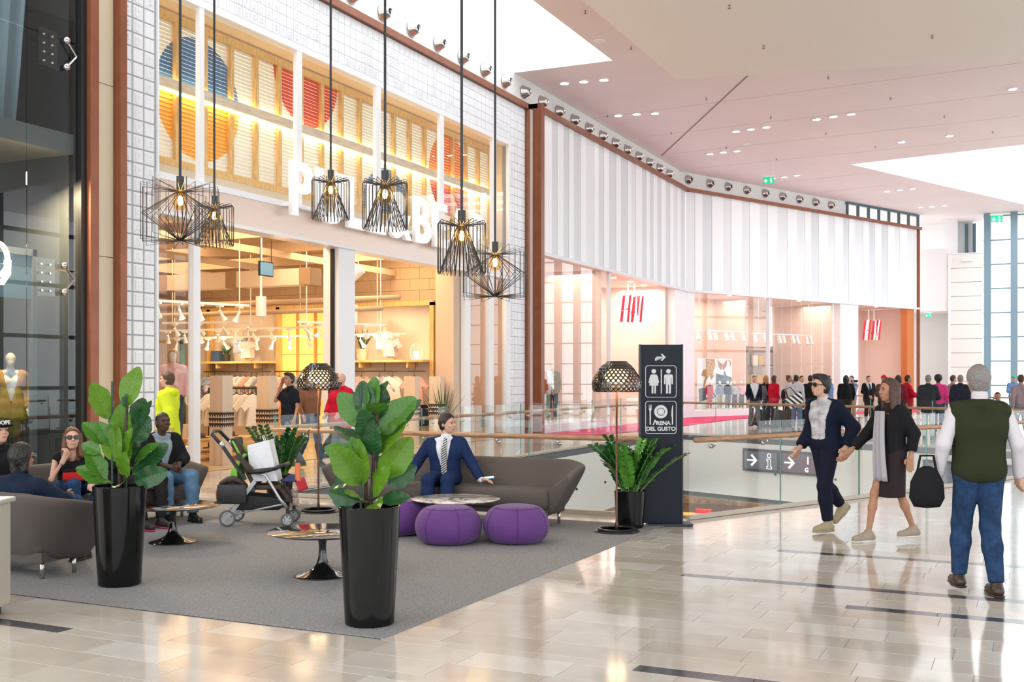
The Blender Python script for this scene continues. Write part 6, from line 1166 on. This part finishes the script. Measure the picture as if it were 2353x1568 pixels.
FAR = [(1733, 35.9, 'man in navy blazer and white shirt walking alone before the animal poster', 0, WALK, dict(top=dict(m=nav, sl=1.95, g=.022, open=(.05, .3, .03), n='jacket'), shirt=wsh, legs=dict(m=gry), shoes=dict(m=shbr), hair=dict(m=hbr, g=.004)), 0),
       (1760, 37.2, 'blond woman in black with a backpack and jeans in the shopper group', 120, STAND, dict(top=dict(m=blk, sl=1.95), legs=dict(m=jean), shoes=dict(m=shb), hair=dict(m=hbl, k='long')), 0),
       (1779, 36.4, 'woman in red coat and black trousers with a suitcase', 110, STAND, dict(top=dict(m=red, sl=1.95, g=.025, hem=.15, n='coat'), legs=dict(m=blk), shoes=dict(m=shb), hair=dict(m=hbr, k='bob')), 0),
       (1803, 41, 'man in navy gilet leaning over behind the red coat', 90, dict(STAND, chest=(0, -.18, 1.24), neck=(0, -.3, 1.38), head=(0, -.38, 1.50), shL=(.18, -.26, 1.34), shR=(-.18, -.26, 1.34), elL=(.22, -.3, 1.1), elR=(-.22, -.3, 1.1), wrL=(.1, -.5, 1.05), wrR=(-.1, -.5, 1.05)), dict(top=dict(m=nav, sl=1.95, g=.02), legs=dict(m=blk), shoes=dict(m=shb), hair=dict(m=hgr)), 0),
       (1813, 36.9, 'young woman in pale top and dark trousers behind the striped bag', 60, STAND, dict(top=dict(m=lgr, sl=.8), legs=dict(m=brw), shoes=dict(m=shb), hair=dict(m=hbr, k='bun')), 1),
       (1830, 33.6, 'woman in light grey cardigan and cropped jeans carrying the striped bag', 140, STAND, dict(top=dict(m=lgr, sl=1.9, g=.02, hem=.12, n='cardigan'), legs=dict(m=ljean, len=1.8), shoes=dict(m=shb), hair=dict(m=hbk, k='bun')), 0),
       (1842, 38, 'man with short cropped hair facing the camera behind the grey cardigan', 20, STAND, dict(top=dict(m=wsh, sl=1.9), legs=dict(m=nav), shoes=dict(m=shb), hair=dict(m=hbk, g=.006)), 0),
       (1862, 35, 'man in black suit seen from behind next to the striped bag', 170, STAND, dict(top=dict(m=blk, sl=1.95, g=.024, hem=.14, n='jacket'), legs=dict(m=blk), shoes=dict(m=shb), hair=dict(m=hbk)), 0),
       (1880, 37.5, 'woman facing the camera half hidden by the man in glasses', 10, STAND, dict(top=dict(m=lgr, sl=1.9), legs=dict(m=jean), shoes=dict(m=shb), hair=dict(m=hbr, k='long')), 0),
       (1905, 38.5, 'shopper in pale blue shirt behind the man in glasses', 40, WALK, dict(top=dict(m=blu, sl=1.9), legs=dict(m=gry), shoes=dict(m=shb), hair=dict(m=hbr)), 0),
       (1944, 35.5, 'small person in black carrying a black backpack', 170, WALK, dict(top=dict(m=blk, sl=1.9, g=.03), legs=dict(m=plum), shoes=dict(m=shb), hair=dict(m=hbk, k='bob')), 1),
       (1957, 40, 'bearded man in blue shirt raising a camera', -40, dict(STAND, elL=(.25, -.2, 1.3), wrL=(.08, -.3, 1.5), elR=(-.25, -.2, 1.3), wrR=(-.05, -.3, 1.5)), dict(top=dict(m=blu, sl=.9, g=.016), legs=dict(m=kha), shoes=dict(m=shb), hair=dict(m=hbr), beard=hbr), 0),
       (1996, 41, 'man in dark suit and tie standing in the right doorway', 5, dict(STAND, elL=(.24, 0, 1.14), wrL=(.04, -.14, .98), elR=(-.24, 0, 1.14), wrR=(-.04, -.14, .98)), dict(top=dict(m=blk, sl=1.95, g=.022, hem=.14, open=(.12, .3, .015), n='jacket'), shirt=wsh, tie=blk, legs=dict(m=blk), shoes=dict(m=shb), hair=dict(m=hbk)), 0),
       (2031, 34, 'man in red cap and brown jacket over a red shirt', 10, dict(STAND, elR=(-.25, -.05, 1.14), wrR=(-.06, -.2, 1.12)), dict(top=dict(m=brw, sl=1.95, g=.024, open=(.04, .24, .04), n='jacket'), shirt=fab('orange_red', (.62, .08, .04)), legs=dict(m=nav), shoes=dict(m=shb), cap=fab('cap_red', (.65, .01, .02))), 1),
       (2064, 32.5, 'dark haired person right beside the red hooded jacket', 160, STAND, dict(top=dict(m=fab('wine', (.2, .02, .03)), sl=1.95), legs=dict(m=blk), shoes=dict(m=shb), hair=dict(m=hbk, k='bob')), 1),
       (2086, 33, 'man in red hooded jacket looking at his hands', 80, dict(STAND, elR=(-.23, -.12, 1.14), wrR=(-.14, -.36, 1.16), elL=(.23, -.12, 1.14), wrL=(.14, -.36, 1.16)), dict(top=dict(m=red, sl=1.95, g=.03, hem=.14, n='jacket', hood=1), legs=dict(m=blk), shoes=dict(m=shb), hair=dict(m=hbk)), 1),
       (2133, 29.2, 'grey haired man in dark jumper and pale trousers from behind', 150, dict(STAND, elR=(-.24, -.1, 1.14), wrR=(-.16, -.32, 1.1)), dict(top=dict(m=fab('charcoal', (.03, .032, .04)), sl=1.95, g=.024, hem=.14), legs=dict(m=lgr), shoes=dict(m=shb), hair=dict(m=hgr, g=.008)), 0),
       (2156, 31.5, 'woman with round black hair in a bright pink top', 160, STAND, dict(top=dict(m=pnk, sl=1.9, g=.016), legs=dict(m=jean), shoes=dict(m=shb), hair=dict(m=hbk, k='afro')), 2),
       (2190, 34, 'blurred shopper in mauve shirt left of the olive vest', 100, WALK, dict(top=dict(m=fab('mauve', (.3, .22, .24)), sl=1.9), legs=dict(m=gry), shoes=dict(m=shb), hair=dict(m=hbr)), 0),
       (2207, 30.5, 'grey haired man in dark coat half hidden by the olive vest', 150, STAND, dict(top=dict(m=fab('coat_ink', (.025, .027, .045)), sl=1.95, g=.03, hem=.2, n='coat'), legs=dict(m=blk), shoes=dict(m=shb), hair=dict(m=hgr, g=.008)), 0),
       (2292, 30, 'seated man in denim jacket holding a phone to his ear', -10, dict(SIT, elR=(-.3, -.1, .85), wrR=(-.12, -.08, 1.08)), dict(top=dict(m=blu, sl=1.95, g=.022, open=(.05, .25, .03), n='jacket'), shirt=wsh, legs=dict(m=jean), shoes=dict(m=shb), hair=dict(m=hbk)), 1),
       (2329, 43, 'man in green cap and blue jacket at the far right', 0, dict(STAND, elR=(-.24, -.06, 1.14), wrR=(-.06, -.26, 1.18), elL=(.24, -.06, 1.14), wrL=(.06, -.26, 1.18)), dict(top=dict(m=blu, sl=1.95, g=.024), legs=dict(m=nav), shoes=dict(m=shb), cap=fab('cap_green', (.02, .4, .22))), 0),
       (2346, 28, 'shopper in grey mauve shirt cut by the right edge', 170, WALK, dict(top=dict(m=fab('mauve', (.3, .22, .24)), sl=1.9), legs=dict(m=gry), shoes=dict(m=shb), hair=dict(m=hbr)), 1)]
for px, d, lab, az, pose, wear, sk_ in FAR: person(lab, atf(px, d), TWO(az), pose, wear, skin=sk_, res=.021, fine=False, group='shoppers beyond the well')
bs = thing('bench_seat', 'low grey bench under the seated man in denim', 'bench', atf(2292, 30.1), YAW); MB().box(-.5, .5, -.2, .25, .36, .42).build('seat', gry, bs); [MB().box(x - .03, x + .03, -.15, .2, 0, .36).build('leg', black, bs) for x in (-.4, .4)]
# luggage and bags of the shoppers
def suitcase(px, d, lab, tilt):
    t = thing('suitcase', lab, 'suitcase', atf(px, d), YAW, 'rolling suitcases'); t.rotation_euler = (0, tilt, YAW)
    MB().box(-.2, .2, -.13, .13, .06, .62).build('shell', M('luggage_black', (.02, .02, .022), .45), t, True, bevel=.03, edge=50)
    for x in (-.12, 0, .12): MB().box(x - .008, x + .008, -.14, -.12, .1, .58).build('rib', M('luggage_rib', (.05, .05, .055), .4), t)
    for x in (-.15, .15): MB().tube([(x, -.02, .04), (x, .02, .04)], .04, 10).build('wheel', black, t, True)
    m = MB(); m.tube([(-.1, .08, .6), (-.1, .08, .95), (.1, .08, .95), (.1, .08, .6)], .01, 6); m.build('pull_handle', steel, t)
suitcase(1738, 36.6, 'black rolling suitcase tilted left behind the blond woman', .35); suitcase(1788, 35.6, 'black rolling suitcase beside the red coat', .18)
tb = thing('tote_bag', 'black and white striped tote bag on the shoulder of a shopper', 'bag', atf(1832, 33.3), YAW); tb.location.z = .82; tb.rotation_euler = (0, -.5, YAW)
zb = stripe_mat('zebra_stripes', (.02, .02, .025), (.85, .85, .83), 2.6, 'X', .4); m = MB(); m.add([(-.22, -.05, 0), (.22, -.05, 0), (.22, .05, 0), (-.22, .05, 0), (-.29, -.07, .34), (.29, -.07, .34), (.29, .07, .34), (-.29, .07, .34)], [(0, 1, 2, 3), (0, 1, 5, 4), (1, 2, 6, 5), (2, 3, 7, 6), (3, 0, 4, 7), (4, 5, 6, 7)]); m.build('bag_body', zb, tb); MB().tube([(-.14, 0, .33), (-.08, .02, .6), (.08, .02, .6), (.14, 0, .33)], .014, 6).build('strap', blk, tb)
bp2 = thing('backpack', 'grey backpack worn by the blond shopper', 'backpack', atf(1752, 36.9), YAW); bp2.location.z = .95; MB().lathe([(.001, 0), (.13, .02), (.16, .15), (.14, .35), (.06, .45), (.001, .46)], 16, sy=.7).build('bag_body', gry, bp2, True); MB().tube([(.05, .05, .4), (.12, .1, .45), (.14, .1, .1)], .02, 6).build('strap', gry, bp2)
bp3 = thing('backpack', 'black backpack on the small person in black', 'backpack', atf(1944, 35.2), YAW); bp3.location.z = .92; MB().lathe([(.001, 0), (.16, .02), (.19, .2), (.15, .45), (.06, .56), (.001, .57)], 16, sy=.7).build('bag_body', blk, bp3, True); MB().tube([(.05, .05, .5), (.12, .1, .55), (.14, .1, .1)], .02, 6).build('strap', blk, bp3)
cmr = thing('camera_body', 'black camera held up by the bearded man in blue', 'camera', (0, 0, 0), YAW); p = atf(1966, 39.7); cmr.location = (p[0], p[1], 1.5); MB().box(-.07, .07, -.04, .04, 0, .1).build('body', black, cmr); MB().tube([(0, -.04, .05), (.02, -.13, .05)], .035, 12).build('lens', black, cmr, True)
# ---------------------------------------------------------------- merchandise in the tiled shop
def tee_mesh(nm, mt, ln=.62, sl=.2, wd=.25, flare=1.1):
    pts = [(-.07, 0), (-.19, -.03), (-.19 - sl, -.03 - sl * 1.1), (-.12 - sl, -.09 - sl * 1.25), (-wd + .03, -.24), (-wd * flare, -ln), (wd * flare, -ln), (wd - .03, -.24), (.12 + sl, -.09 - sl * 1.25), (.19 + sl, -.03 - sl * 1.1), (.19, -.03), (.07, 0), (0, -.05)]
    return MB().prism(pts, lambda u, v: (u, -.035 - .02 * math.sin(u * 17 + v * 5), v), lambda u, v: (u, .03 + .015 * math.cos(u * 13), v)).mesh(nm, mt)
HG = MB(); HG.tube([(0, 0, -.02), (0, 0, .05), (.02, 0, .075), (0, 0, .095)], .006, 5); HG.tube([(-.19, 0, -.055), (0, 0, .0), (.19, 0, -.055)], .009, 5); HGm = HG.mesh('hanger', black)
prt = M('printed_cotton', (.80, .72, .64), .85, var=(11, .25, (1, 1, 1), (.5, .28, .3))); tiedye = M('tie_dye', (.28, .26, .45), .85, var=(9, .5, (1, 1, 1), (.7, .68, .78))); cottons = [fab('cotton_white', (.80, .77, .74)), ppk, prt, tiedye, fab('cotton_grey', (.30, .32, .40)), fab('cotton_blush', (.75, .42, .38)), fab('cotton_green', (.16, .30, .16)), fab('denim_dark', (.06, .08, .13))]
TEES = [tee_mesh('cloth', c, .62 if i != 1 else .7, .2 if i != 3 else .3, .25) for i, c in enumerate(cottons)]
cname = ['white', 'pink', 'printed cream', 'tie dyed violet', 'grey', 'blush', 'green', 'dark denim']
def garment(ci, p, rz, where, sc=1.0):
    t = thing('hanging_garment', cname[ci] + ' shirt on a hanger ' + where, 'garment', p, rz, 'clothes hanging in the tiled shop'); o = obj('cloth', TEES[ci], t); o.scale = (sc, 1, sc); o.location = (0, 0, -.07); obj('hanger', HGm, t).location = (0, 0, -.06); return t
yr = YB - .42
for i, (x, ci) in enumerate(((-15.9, 2), (-15.35, 3), (-14.95, 0), (-14.3, 1))): garment(ci, (x, yr - .06, 1.78), .08 * (i - 1.5), 'on the right wall rail, %s from the left' % ordn[i], 1.05)
k_ = 0
for i in range(12):
    x = -21.1 + i * .19; ci = (4, 4, 3, 5, 1, 1, 0, 0, 5, 0, 4, 5)[i]; garment(ci, (x, yr, 1.78), 1.25 + .12 * math.sin(i * 2.1), 'on the left wall rail, %s from the left' % ordn[i])
for i in range(7): garment((0, 5, 0, 4, 0, 5, 0)[i], (-18.65 + i * .24, yr + .04, 1.78), 1.2 + .1 * math.sin(i * 1.7), 'before the yellow panels, %s from the left' % ordn[i])
for i in range(6): garment((7, 7, 6, 7, 1, 7)[i], (-15.75 + i * .32, yr + .05, 1.05), 1.2, 'on the low right row, %s from the left' % ordn[i], .9)
for r_, (x, y) in enumerate(((-17.0, 20.3), (-17.6, 21.6), (-16.3, 19.6))):
    t = thing('clothes_rack', ('nearest', 'farthest', 'right hand')[r_] + ' black clothes rack on the shop floor', 'clothes rack', (x, y, .004), .25)
    for s in (-.6, .6): MB().tube([(s, 0, 0), (s, 0, 1.42)], .015, 8).build('upright', black, t); MB().tube([(s, -.25, .015), (s, .25, .015)], .015, 8).build('foot', black, t)
    MB().tube([(-.6, 0, 1.42), (.6, 0, 1.42)], .015, 8).build('rail', black, t)
    for i in range(6): garment(((0, 6, 0, 0, 5, 4), (4, 1, 0, 3, 0, 1), (0, 0, 3, 0, 0, 0))[r_][i], (x + (-.5 + i * .2) * .97, y + (-.5 + i * .2) * .25, 1.36), 1.4, 'on the %s floor rack, %s along it' % (('nearest', 'farthest', 'right hand')[r_], ordn[i]), 1.15)
def zig():
    m = M('zigzag_band', (.05, .03, .022), .8); nt = m.node_tree; b = nt.nodes['Principled BSDF']; N = nt.nodes.new; L = nt.links.new; tc = N('ShaderNodeTexCoord'); sp_ = N('ShaderNodeSeparateXYZ'); L(tc.outputs['Object'], sp_.inputs[0]); ad = N('ShaderNodeMath'); ad.operation = 'ADD'; L(sp_.outputs[0], ad.inputs[0]); L(sp_.outputs[1], ad.inputs[1])
    pp = N('ShaderNodeMath'); pp.operation = 'PINGPONG'; pp.inputs[1].default_value = .03; L(ad.outputs[0], pp.inputs[0]); mo = N('ShaderNodeMath'); mo.operation = 'FLOORED_MODULO'; mo.inputs[1].default_value = .1; L(sp_.outputs[2], mo.inputs[0]); sc_2 = N('ShaderNodeMath'); sc_2.operation = 'MULTIPLY'; sc_2.inputs[1].default_value = 2.2; L(pp.outputs[0], sc_2.inputs[0])
    lt_ = N('ShaderNodeMath'); lt_.operation = 'LESS_THAN'; L(mo.outputs[0], lt_.inputs[0]); L(sc_2.outputs[0], lt_.inputs[1]); mx = N('ShaderNodeMix'); mx.data_type = 'RGBA'; mx.inputs[6].default_value = (.05, .03, .022, 1); mx.inputs[7].default_value = (.72, .58, .44, 1); L(lt_.outputs[0], mx.inputs[0]); L(mx.outputs[2], b.inputs['Base Color']); return m
zg = zig(); drape = M('draped_linen', (.74, .60, .46), .85, bump=(5, .5))
for i, (x, y, lab) in enumerate(((-13.95, 16.35, 'draped cream fabric column with zigzag band behind the stroller'), (-14.4, 18.3, 'draped cream fabric column beside the man with the phone'), (-14.0, 23.5, 'draped cream fabric column below the pink shirts'), (-13.62, 24.1, 'draped cream fabric column against the beige pilaster'))):
    t = thing('fabric_column', lab, 'display column', (x, y, .004), .06 * i); MB().grid(lambda u, v: ((.15 + .012 * math.sin(u * 44) * (1 - v)) * max(-1, min(1, 1.45 * math.cos(u * 6.2832))), (.15 + .012 * math.sin(u * 44) * (1 - v)) * max(-1, min(1, 1.45 * math.sin(u * 6.2832))), 1.7 * v), 80, 8, True).build('drape', drape, t, True)
    MB().box(-.145, .145, -.145, .145, 1.66, 1.7).build('top_board', drape, t); MB().box(-.166, .166, -.166, .166, .72, 1.02).build('zigzag_print', zg, t)
# busts and things on the shelves
def bust(p, mt, lab, rz=0):
    t = thing('torso_bust', lab, 'mannequin', p, rz, 'torso busts on the shop shelves'); MB().lathe([(.001, 0), (.12, 0), (.13, .05), (.12, .2), (.15, .38), (.15, .46), (.08, .53), (.045, .56), (.045, .64), (.001, .65)], 20, sy=.62).build('torso', skins[3], t, True); o = obj('cloth', tee_mesh('cloth', mt, .5, .1, .19, 1.0), t); o.location = (0, -.03, .54); o.scale = (.95, 2.6, .95); MB().lathe([(.001, -.02), (.09, -.02), (.09, 0), (.001, 0)], 16).build('foot', pine, t)
bust((-20.0, YB - .32, 2.3), cottons[4], 'wooden torso bust in a grey shirt on the left shelf'); bust((-19.65, YB - .42, 2.15), cottons[0], 'wooden torso bust in a white shirt on the left shelf'); bust((-15.3, YB - .3, 2.35), cottons[0], 'brightly lit torso bust in a white shirt on the right shelf'); bust((-15.0, YB - .42, 2.15), prt, 'torso bust in a printed shirt on the right shelf')
def spiky(p, lab, potc, h, n, pr=.14, ph_=.26, seed=1):
    t = thing('spiky_plant', lab, 'plant', p); MB().lathe([(.001, 0), (pr * .75, 0), (pr, ph_), (pr - .02, ph_), (pr - .02, ph_ - .03), (.001, ph_ - .03)], 24).build('pot', potc, t, True, edge=40); r = random.Random(seed)
    lm = M('spiky_leaf', (.045, .12, .03), .45, var=(6, .3))
    for k in range(n):
        a = r.uniform(0, 6.28); e = r.uniform(.12, .75); l = h * r.uniform(.7, 1); d = V(math.cos(a) * math.sin(e), math.sin(a) * math.sin(e), math.cos(e)); s = V(-math.sin(a), math.cos(a), 0) * .016; b0 = V(math.cos(a) * .03, math.sin(a) * .03, ph_ - .02); m1 = b0 + d * l * .5 + V(0, 0, .02); MB().add([b0 - s, b0 + s, m1 + s * 1.1, b0 + d * l - V(0, 0, .05 * e * l), m1 - s * 1.1], [(0, 1, 2, 4), (4, 2, 3)]).build('leaf', lm, t)
spiky((-16.0, YB - .3, 2.13), 'tall spiky plant in a pale pot on the right shelf', M('pale_pot', (.72, .56, .4), .6), .72, 22, .17, .3, 2); spiky((-20.55, YB - .3, 2.13), 'small spiky plant in a dark pot on the left shelf', M('dark_pot', (.05, .04, .04), .5), .42, 20, .11, .2, 3); spiky((-13.75, 27.0, .3), 'aloe plant in a pale blue pot behind the narrow window', M('aqua_pot', (.45, .62, .62), .5), .3, 14, .13, .28, 5); spiky((-13.5, 24.2, .004), 'dark fern like plant beside the beige pilaster', M('dark_pot', (.05, .04, .04), .5), 1.3, 30, .16, .45, 6)
tag(MB().box(-.13, .13, -.1, .1, 0, .3).build('display_box', M('box_blue', (.06, .1, .2), .5), bevel=.01), 'dark blue box on the left shelf beside the small plant', 'box').location = (-20.9, YB - .3, 2.13)
t = thing('cactus', 'tall green column cactus before the shop wall', 'plant', (-21.75, YB - .75, .004)); MB().lathe([(.001, .3)] + [(.09 + .0, z) for z in (.3, 1, 2, 2.8)] + [(.06, 3.0), (.001, 3.05)], 10).build('column', M('cactus_green', (.05, .12, .06), .7, bump=(40, 1)), t, True); MB().lathe([(.001, 0), (.15, 0), (.18, .35), (.001, .35)], 20).build('pot', MATS['pale_pot'], t, True, edge=40)
t = thing('lantern', 'white wire lantern with a glowing candle on the right shelf', 'lantern', (-14.35, YB - .3, 2.13)); m = MB()
for k in range(8): a = k * .7854; m.tube([(.1 * math.cos(a), .1 * math.sin(a), 0), (.15 * math.cos(a), .15 * math.sin(a), .12), (.15 * math.cos(a), .15 * math.sin(a), .3), (.08 * math.cos(a), .08 * math.sin(a), .4), (0, 0, .42)], .006, 4)
m.build('cage', white, t); MB().tube([(0, 0, .02), (0, 0, .22)], .06, 14).build('candle', M('candle_glow', (1, .9, .75), .5, emit=(1, .85, .6, 2)), t, True)
for k, (x, y, lab) in enumerate(((-15.0, 17.6, 'low wooden display table with shoes near the shop entrance'), (-15.2, 22.4, 'low wooden display table with boxes in the right opening'))):
    t = thing('display_table', lab, 'table', (x, y, .004), .2); MB().box(-.5, .5, -.8, .8, .38, .44).build('table_top', pine, t, bevel=.008); MB().box(-.45, .45, -.75, .75, .12, .16).build('lower_shelf', pine, t)
    for sx in (-.44, .44):
        for sy in (-.74, .74): MB().box(sx - .04, sx + .04, sy - .04, sy + .04, 0, .38).build('leg', pine, t)
    for j in range(3):
        q = thing('display_hat', ('nearest', 'middle', 'farthest')[j] + ' dark round hat on the ' + ('left', 'right')[k] + ' low shop table', 'hat', (x - .1, y - .5 + j * .45, .444)); MB().lathe([(.001, 0), (.15, 0), (.15, .012), (.08, .02), (.075, .09), (.001, .1)], 20).build('brim_and_crown', M('hat_dark', (.06, .04, .035), .8), q, True); MB().lathe([(.079, .022), (.08, .045), (.077, .045)], 20).build('band', black, q)
# window mannequins
def mannequin(lab, p, rz, wear, pose=STAND, skin=3, sc=1.0, **kw):
    t = person(lab, p, rz, pose, wear, skin=skin, res=.02 if 'res' not in kw else kw.pop('res'), fine=False, face=False, name='mannequin', cat='mannequin', group='shop mannequins', **kw); t.scale = (sc, sc, sc); return t
def podium(p, r, h, lab): tag(MB().lathe([(.001, 0), (r, 0), (r, h), (.001, h)], 28).build('podium', white, None, True, edge=40), lab, 'podium').location = p
podium((-13.9, 15.0, .004), .35, .42, 'white round podium under the pink window mannequin'); mannequin('window mannequin in pink knit and dark jeans at the left glass', (-13.9, 15.0, .424), math.radians(30), dict(top=dict(m=ppk, sl=1.95, g=.02), legs=dict(m=cottons[7]), hair=dict(m=hbl, k='bob')), dict(STAND, elR=(-.3, .05, 1.15), wrR=(-.16, -.03, 1.0)), res=.014)
mannequin('window mannequin in red cap and pale shirt behind the left post', (-14.8, 15.3, .1), math.radians(50), dict(top=dict(m=cottons[0], sl=.8), legs=dict(m=cottons[6]), cap=fab('cap_red2', (.5, .02, .02))))
mannequin('window mannequin in blush blouse and white cap in the narrow window', (-14.2, 26.3, .15), math.radians(50), dict(top=dict(m=cottons[5], sl=1.3, g=.03, hem=.12), legs=dict(m=ljean), cap=wsh))
podium((-14.1, 11.72, .0), .4, .3, 'dark shop podium under the tan jacket mannequin'); mannequin('window mannequin in tan jacket and white shirt behind dark glass', (-14.1, 11.72, .3), math.radians(55), dict(top=dict(m=tan, sl=1.95, g=.026, hem=.14, open=(.06, .2, .035), n='jacket'), shirt=wsh, legs=dict(m=brw)), skin=3, res=.013)
# ---------------------------------------------------------------- displays of the striped shop
for i, (y, lab, a, b_) in enumerate(((31.7, 'ivory mannequin in rust knit and jeans behind the left striped shop glass', fab('rust_knit', (.5, .17, .06)), jean), (32.5, 'ivory mannequin in white shirt and green jacket behind the striped shop glass', wsh, fab('sage', (.25, .32, .2))), (33.5, 'ivory mannequin in khaki shirt and dark jeans behind the striped shop glass', kha, cottons[7]))):
    mannequin(lab, (XF - 1.0 - .15 * i, y, .25), math.radians(40), dict(top=dict(m=a, sl=1.9, g=.02, hem=.12), legs=dict(m=b_)), skin=3, sc=1.12)
ps_ = thing('animal_poster', 'white poster with tiger, butterfly, shark and shell motifs', 'poster', tuple(s2(2.6, 1.5, .28)), math.radians(65.5)); 
MB().box(0, 2.4, 0, .04, 0, 2.28).build('board', M('poster_white', (.88, .87, .84), .6), ps_); g0 = lambda u, v: (u, -.012, v); g1 = lambda u, v: (u, -.001, v)
def motif(n, c, pts): MB().prism(pts, g0, g1).build(n, M('print_' + n, c, .6, var=(8, .4)), ps_)
motif('tiger', (.55, .26, .06), [(.55, 2.26), (1.15, 2.26), (1.2, 1.95), (1.05, 1.7), (1.1, 1.45), (.9, 1.3), (.8, 1.55), (.55, 1.25), (.45, .95), (.35, 1.0), (.5, 1.45), (.2, 1.5), (.35, 1.75), (.6, 1.8)])
motif('shark', (.12, .17, .22), [(1.25, 1.6), (1.4, 1.4), (1.25, 1.1), (1.55, 1.35), (1.8, 1.5), (1.85, 1.75), (1.98, 1.5), (2.35, 1.42), (2.38, 1.3), (2.2, 1.12), (2.2, .9), (2.05, 1.1), (1.7, 1.2)])
motif('butterfly', (.5, .22, .14), [(1.35, 2.24), (1.55, 2.1), (1.7, 2.0), (1.85, 2.1), (2.05, 2.24), (2.0, 1.95), (1.8, 1.75), (1.7, 1.85), (1.6, 1.75), (1.4, 1.95)])
motif('whale', (.1, .1, .11), [(.05, .9), (.4, .95), (.9, .85), (1.3, .55), (1.0, .45), (.5, .4), (.1, .3)]); motif('beetle', (.2, .32, .24), [(1.4, .62), (1.5, .55), (1.65, .55), (1.75, .62), (1.75, .9), (1.6, 1.0), (1.45, .95)])
motif('shell', (.42, .12, .1), [(1.85, .3), (2.35, .3), (2.3, .6), (2.1, .85), (1.95, .65)]); motif('tail', (.5, .3, .24), [(2.1, 2.2), (2.2, 2.24), (2.32, 2.15), (2.32, 2.0), (2.2, 1.9), (2.25, 2.05), (2.2, 2.15)])
for i, (s, a, b_, lab) in enumerate(((2.5, red, red, 'red'), (3.2, fab('denim_jacket', (.2, .28, .38)), kha, 'pale denim'), (3.75, nav, cottons[7], 'dark denim'), (4.22, stripe_mat('zebra_cloth', (.03, .03, .03), (.8, .8, .8), 9, 'Z'), blk, 'zebra striped'), (4.72, cottons[5], blk, 'blush'))): mannequin('child mannequin in %s clothes before the animal poster' % lab, tuple(s2(s, .75, .25)), math.radians(50), dict(top=dict(m=a, sl=1.9, g=.02), legs=dict(m=b_)), skin=4, sc=.74, res=.024)
def rail(s0, s1, off, z, n, lab):
    t = thing('track_light', lab, 'track light', tuple(s2(s0, off, z)), math.radians(65.5)); L_ = s1 - s0; MB().box(0, L_, -.03, .03, 0, .06).build('rail', twh, t)
    for k in (.1, .9): MB().tube([(L_ * k, 0, .05), (L_ * k, 0, 5.42 - z)], .01, 5).build('hanger', twh, t)
    for k in range(n): x = L_ * (k + .5) / n + (.1 if k % 2 else -.1); MB().tube([(x, 0, -.05), (x, -.12, -.42)], .09, 12).build('spot_head', twh, t, True, edge=40); MB().tube([(x, 0, .02), (x, 0, -.1)], .02, 6).build('stem', twh, t)
rail(2.1, 5.7, 1.3, 3.78, 6, 'white spotlight rail above the animal poster'); rail(6.2, 11.2, 1.3, 3.74, 9, 'white spotlight rail in the second window of the striped shop')
su = thing('shelf_unit', 'wooden shelf unit with cushions deep in the striped shop', 'shelving', tuple(s2(9.6, 4.3, 0)), math.radians(65.5))
for z in (.3, 1.25, 2.2, 3.2): MB().box(-.2, 1.9, -.3, .1, z, z + .06).build('shelf', M('shelf_dark', (.3, .24, .2), .5), su)
for x in (-.2, 1.86): MB().box(x, x + .04, -.3, .1, 0, 3.3).build('upright', MATS['shelf_dark'], su)
for i, (x, z, c, n) in enumerate(((.1, 1.31, (.75, .42, .08), 'mustard'), (.6, 1.31, (.7, .68, .6), 'cream'), (1.15, 1.31, (.7, .35, .05), 'orange'), (.1, 2.26, (.4, .42, .36), 'sage grey'), (.75, 2.26, (.78, .7, .58), 'pale'), (1.3, 2.26, (.65, .4, .12), 'ochre'))): o = tag(MB().box(-.24, .24, -.09, .09, 0, .6).build('cushion', fab('cushion_' + n, c), None, True, bevel=.07), n + ' cushion on the shelf deep in the striped shop', 'cushion', 'cushions on the far shelf'); q = s2(9.6 + x + .1, 4.4, z + .002); o.location = q; o.rotation_euler = (0, 0, math.radians(65.5))
# ---------------------------------------------------------------- lower storey
for i, (x, y, lab) in enumerate(((-13.6, 47.6, 'wooden food court table on the lower storey beside the totem base'), (-12.2, 45.2, 'second wooden food court table on the lower storey'), (-10.9, 48.8, 'third wooden food court table farther back below'))):
    t = thing('food_table', lab, 'table', (x, y, -5.2), .3 * i); MB().box(-.9, .9, -.4, .4, .72, .77).build('table_top', M('table_orange', (.6, .3, .12), .4), t); [MB().tube([(sx, sy, 0), (sx, sy, .72)], .03, 8).build('leg', black, t) for sx in (-.8, .8) for sy in (-.32, .32)]
person('person in red seated in the food court below', (-12.0, 44.3, -5.2), math.radians(150), SIT, dict(top=dict(m=red, sl=1.9, g=.03), legs=dict(m=blk), shoes=dict(m=shb), hair=dict(m=hbk)), res=.025, fine=False, group='diners on the lower storey'); person('person in dark blue seated in the food court below', (-11.0, 44.6, -5.2), math.radians(120), SIT, dict(top=dict(m=nav, sl=1.9, g=.03), legs=dict(m=blk), shoes=dict(m=shb), hair=dict(m=hbk)), res=.025, fine=False, group='diners on the lower storey')
st = thing('snack_box', 'red and white box on a food court table below', 'box', (-12.6, 45.3, -4.43)); MB().box(-.3, .3, -.15, .15, 0, .35).build('box_body', wsh, st); MB().box(-.31, .31, -.16, .16, .35, .5).build('box_lid', red, st)
for i, (x, y) in enumerate(((-12.0, 44.3), (-11.0, 44.6))): t = thing('food_stool', ('first', 'second') [i] + ' dark stool under a diner on the lower storey', 'stool', (x, y, -5.2)); MB().lathe([(.001, .34), (.2, .34), (.2, .4), (.001, .4)], 16).build('seat', black, t); MB().tube([(0, 0, 0), (0, 0, .34)], .04, 8).build('leg', black, t)
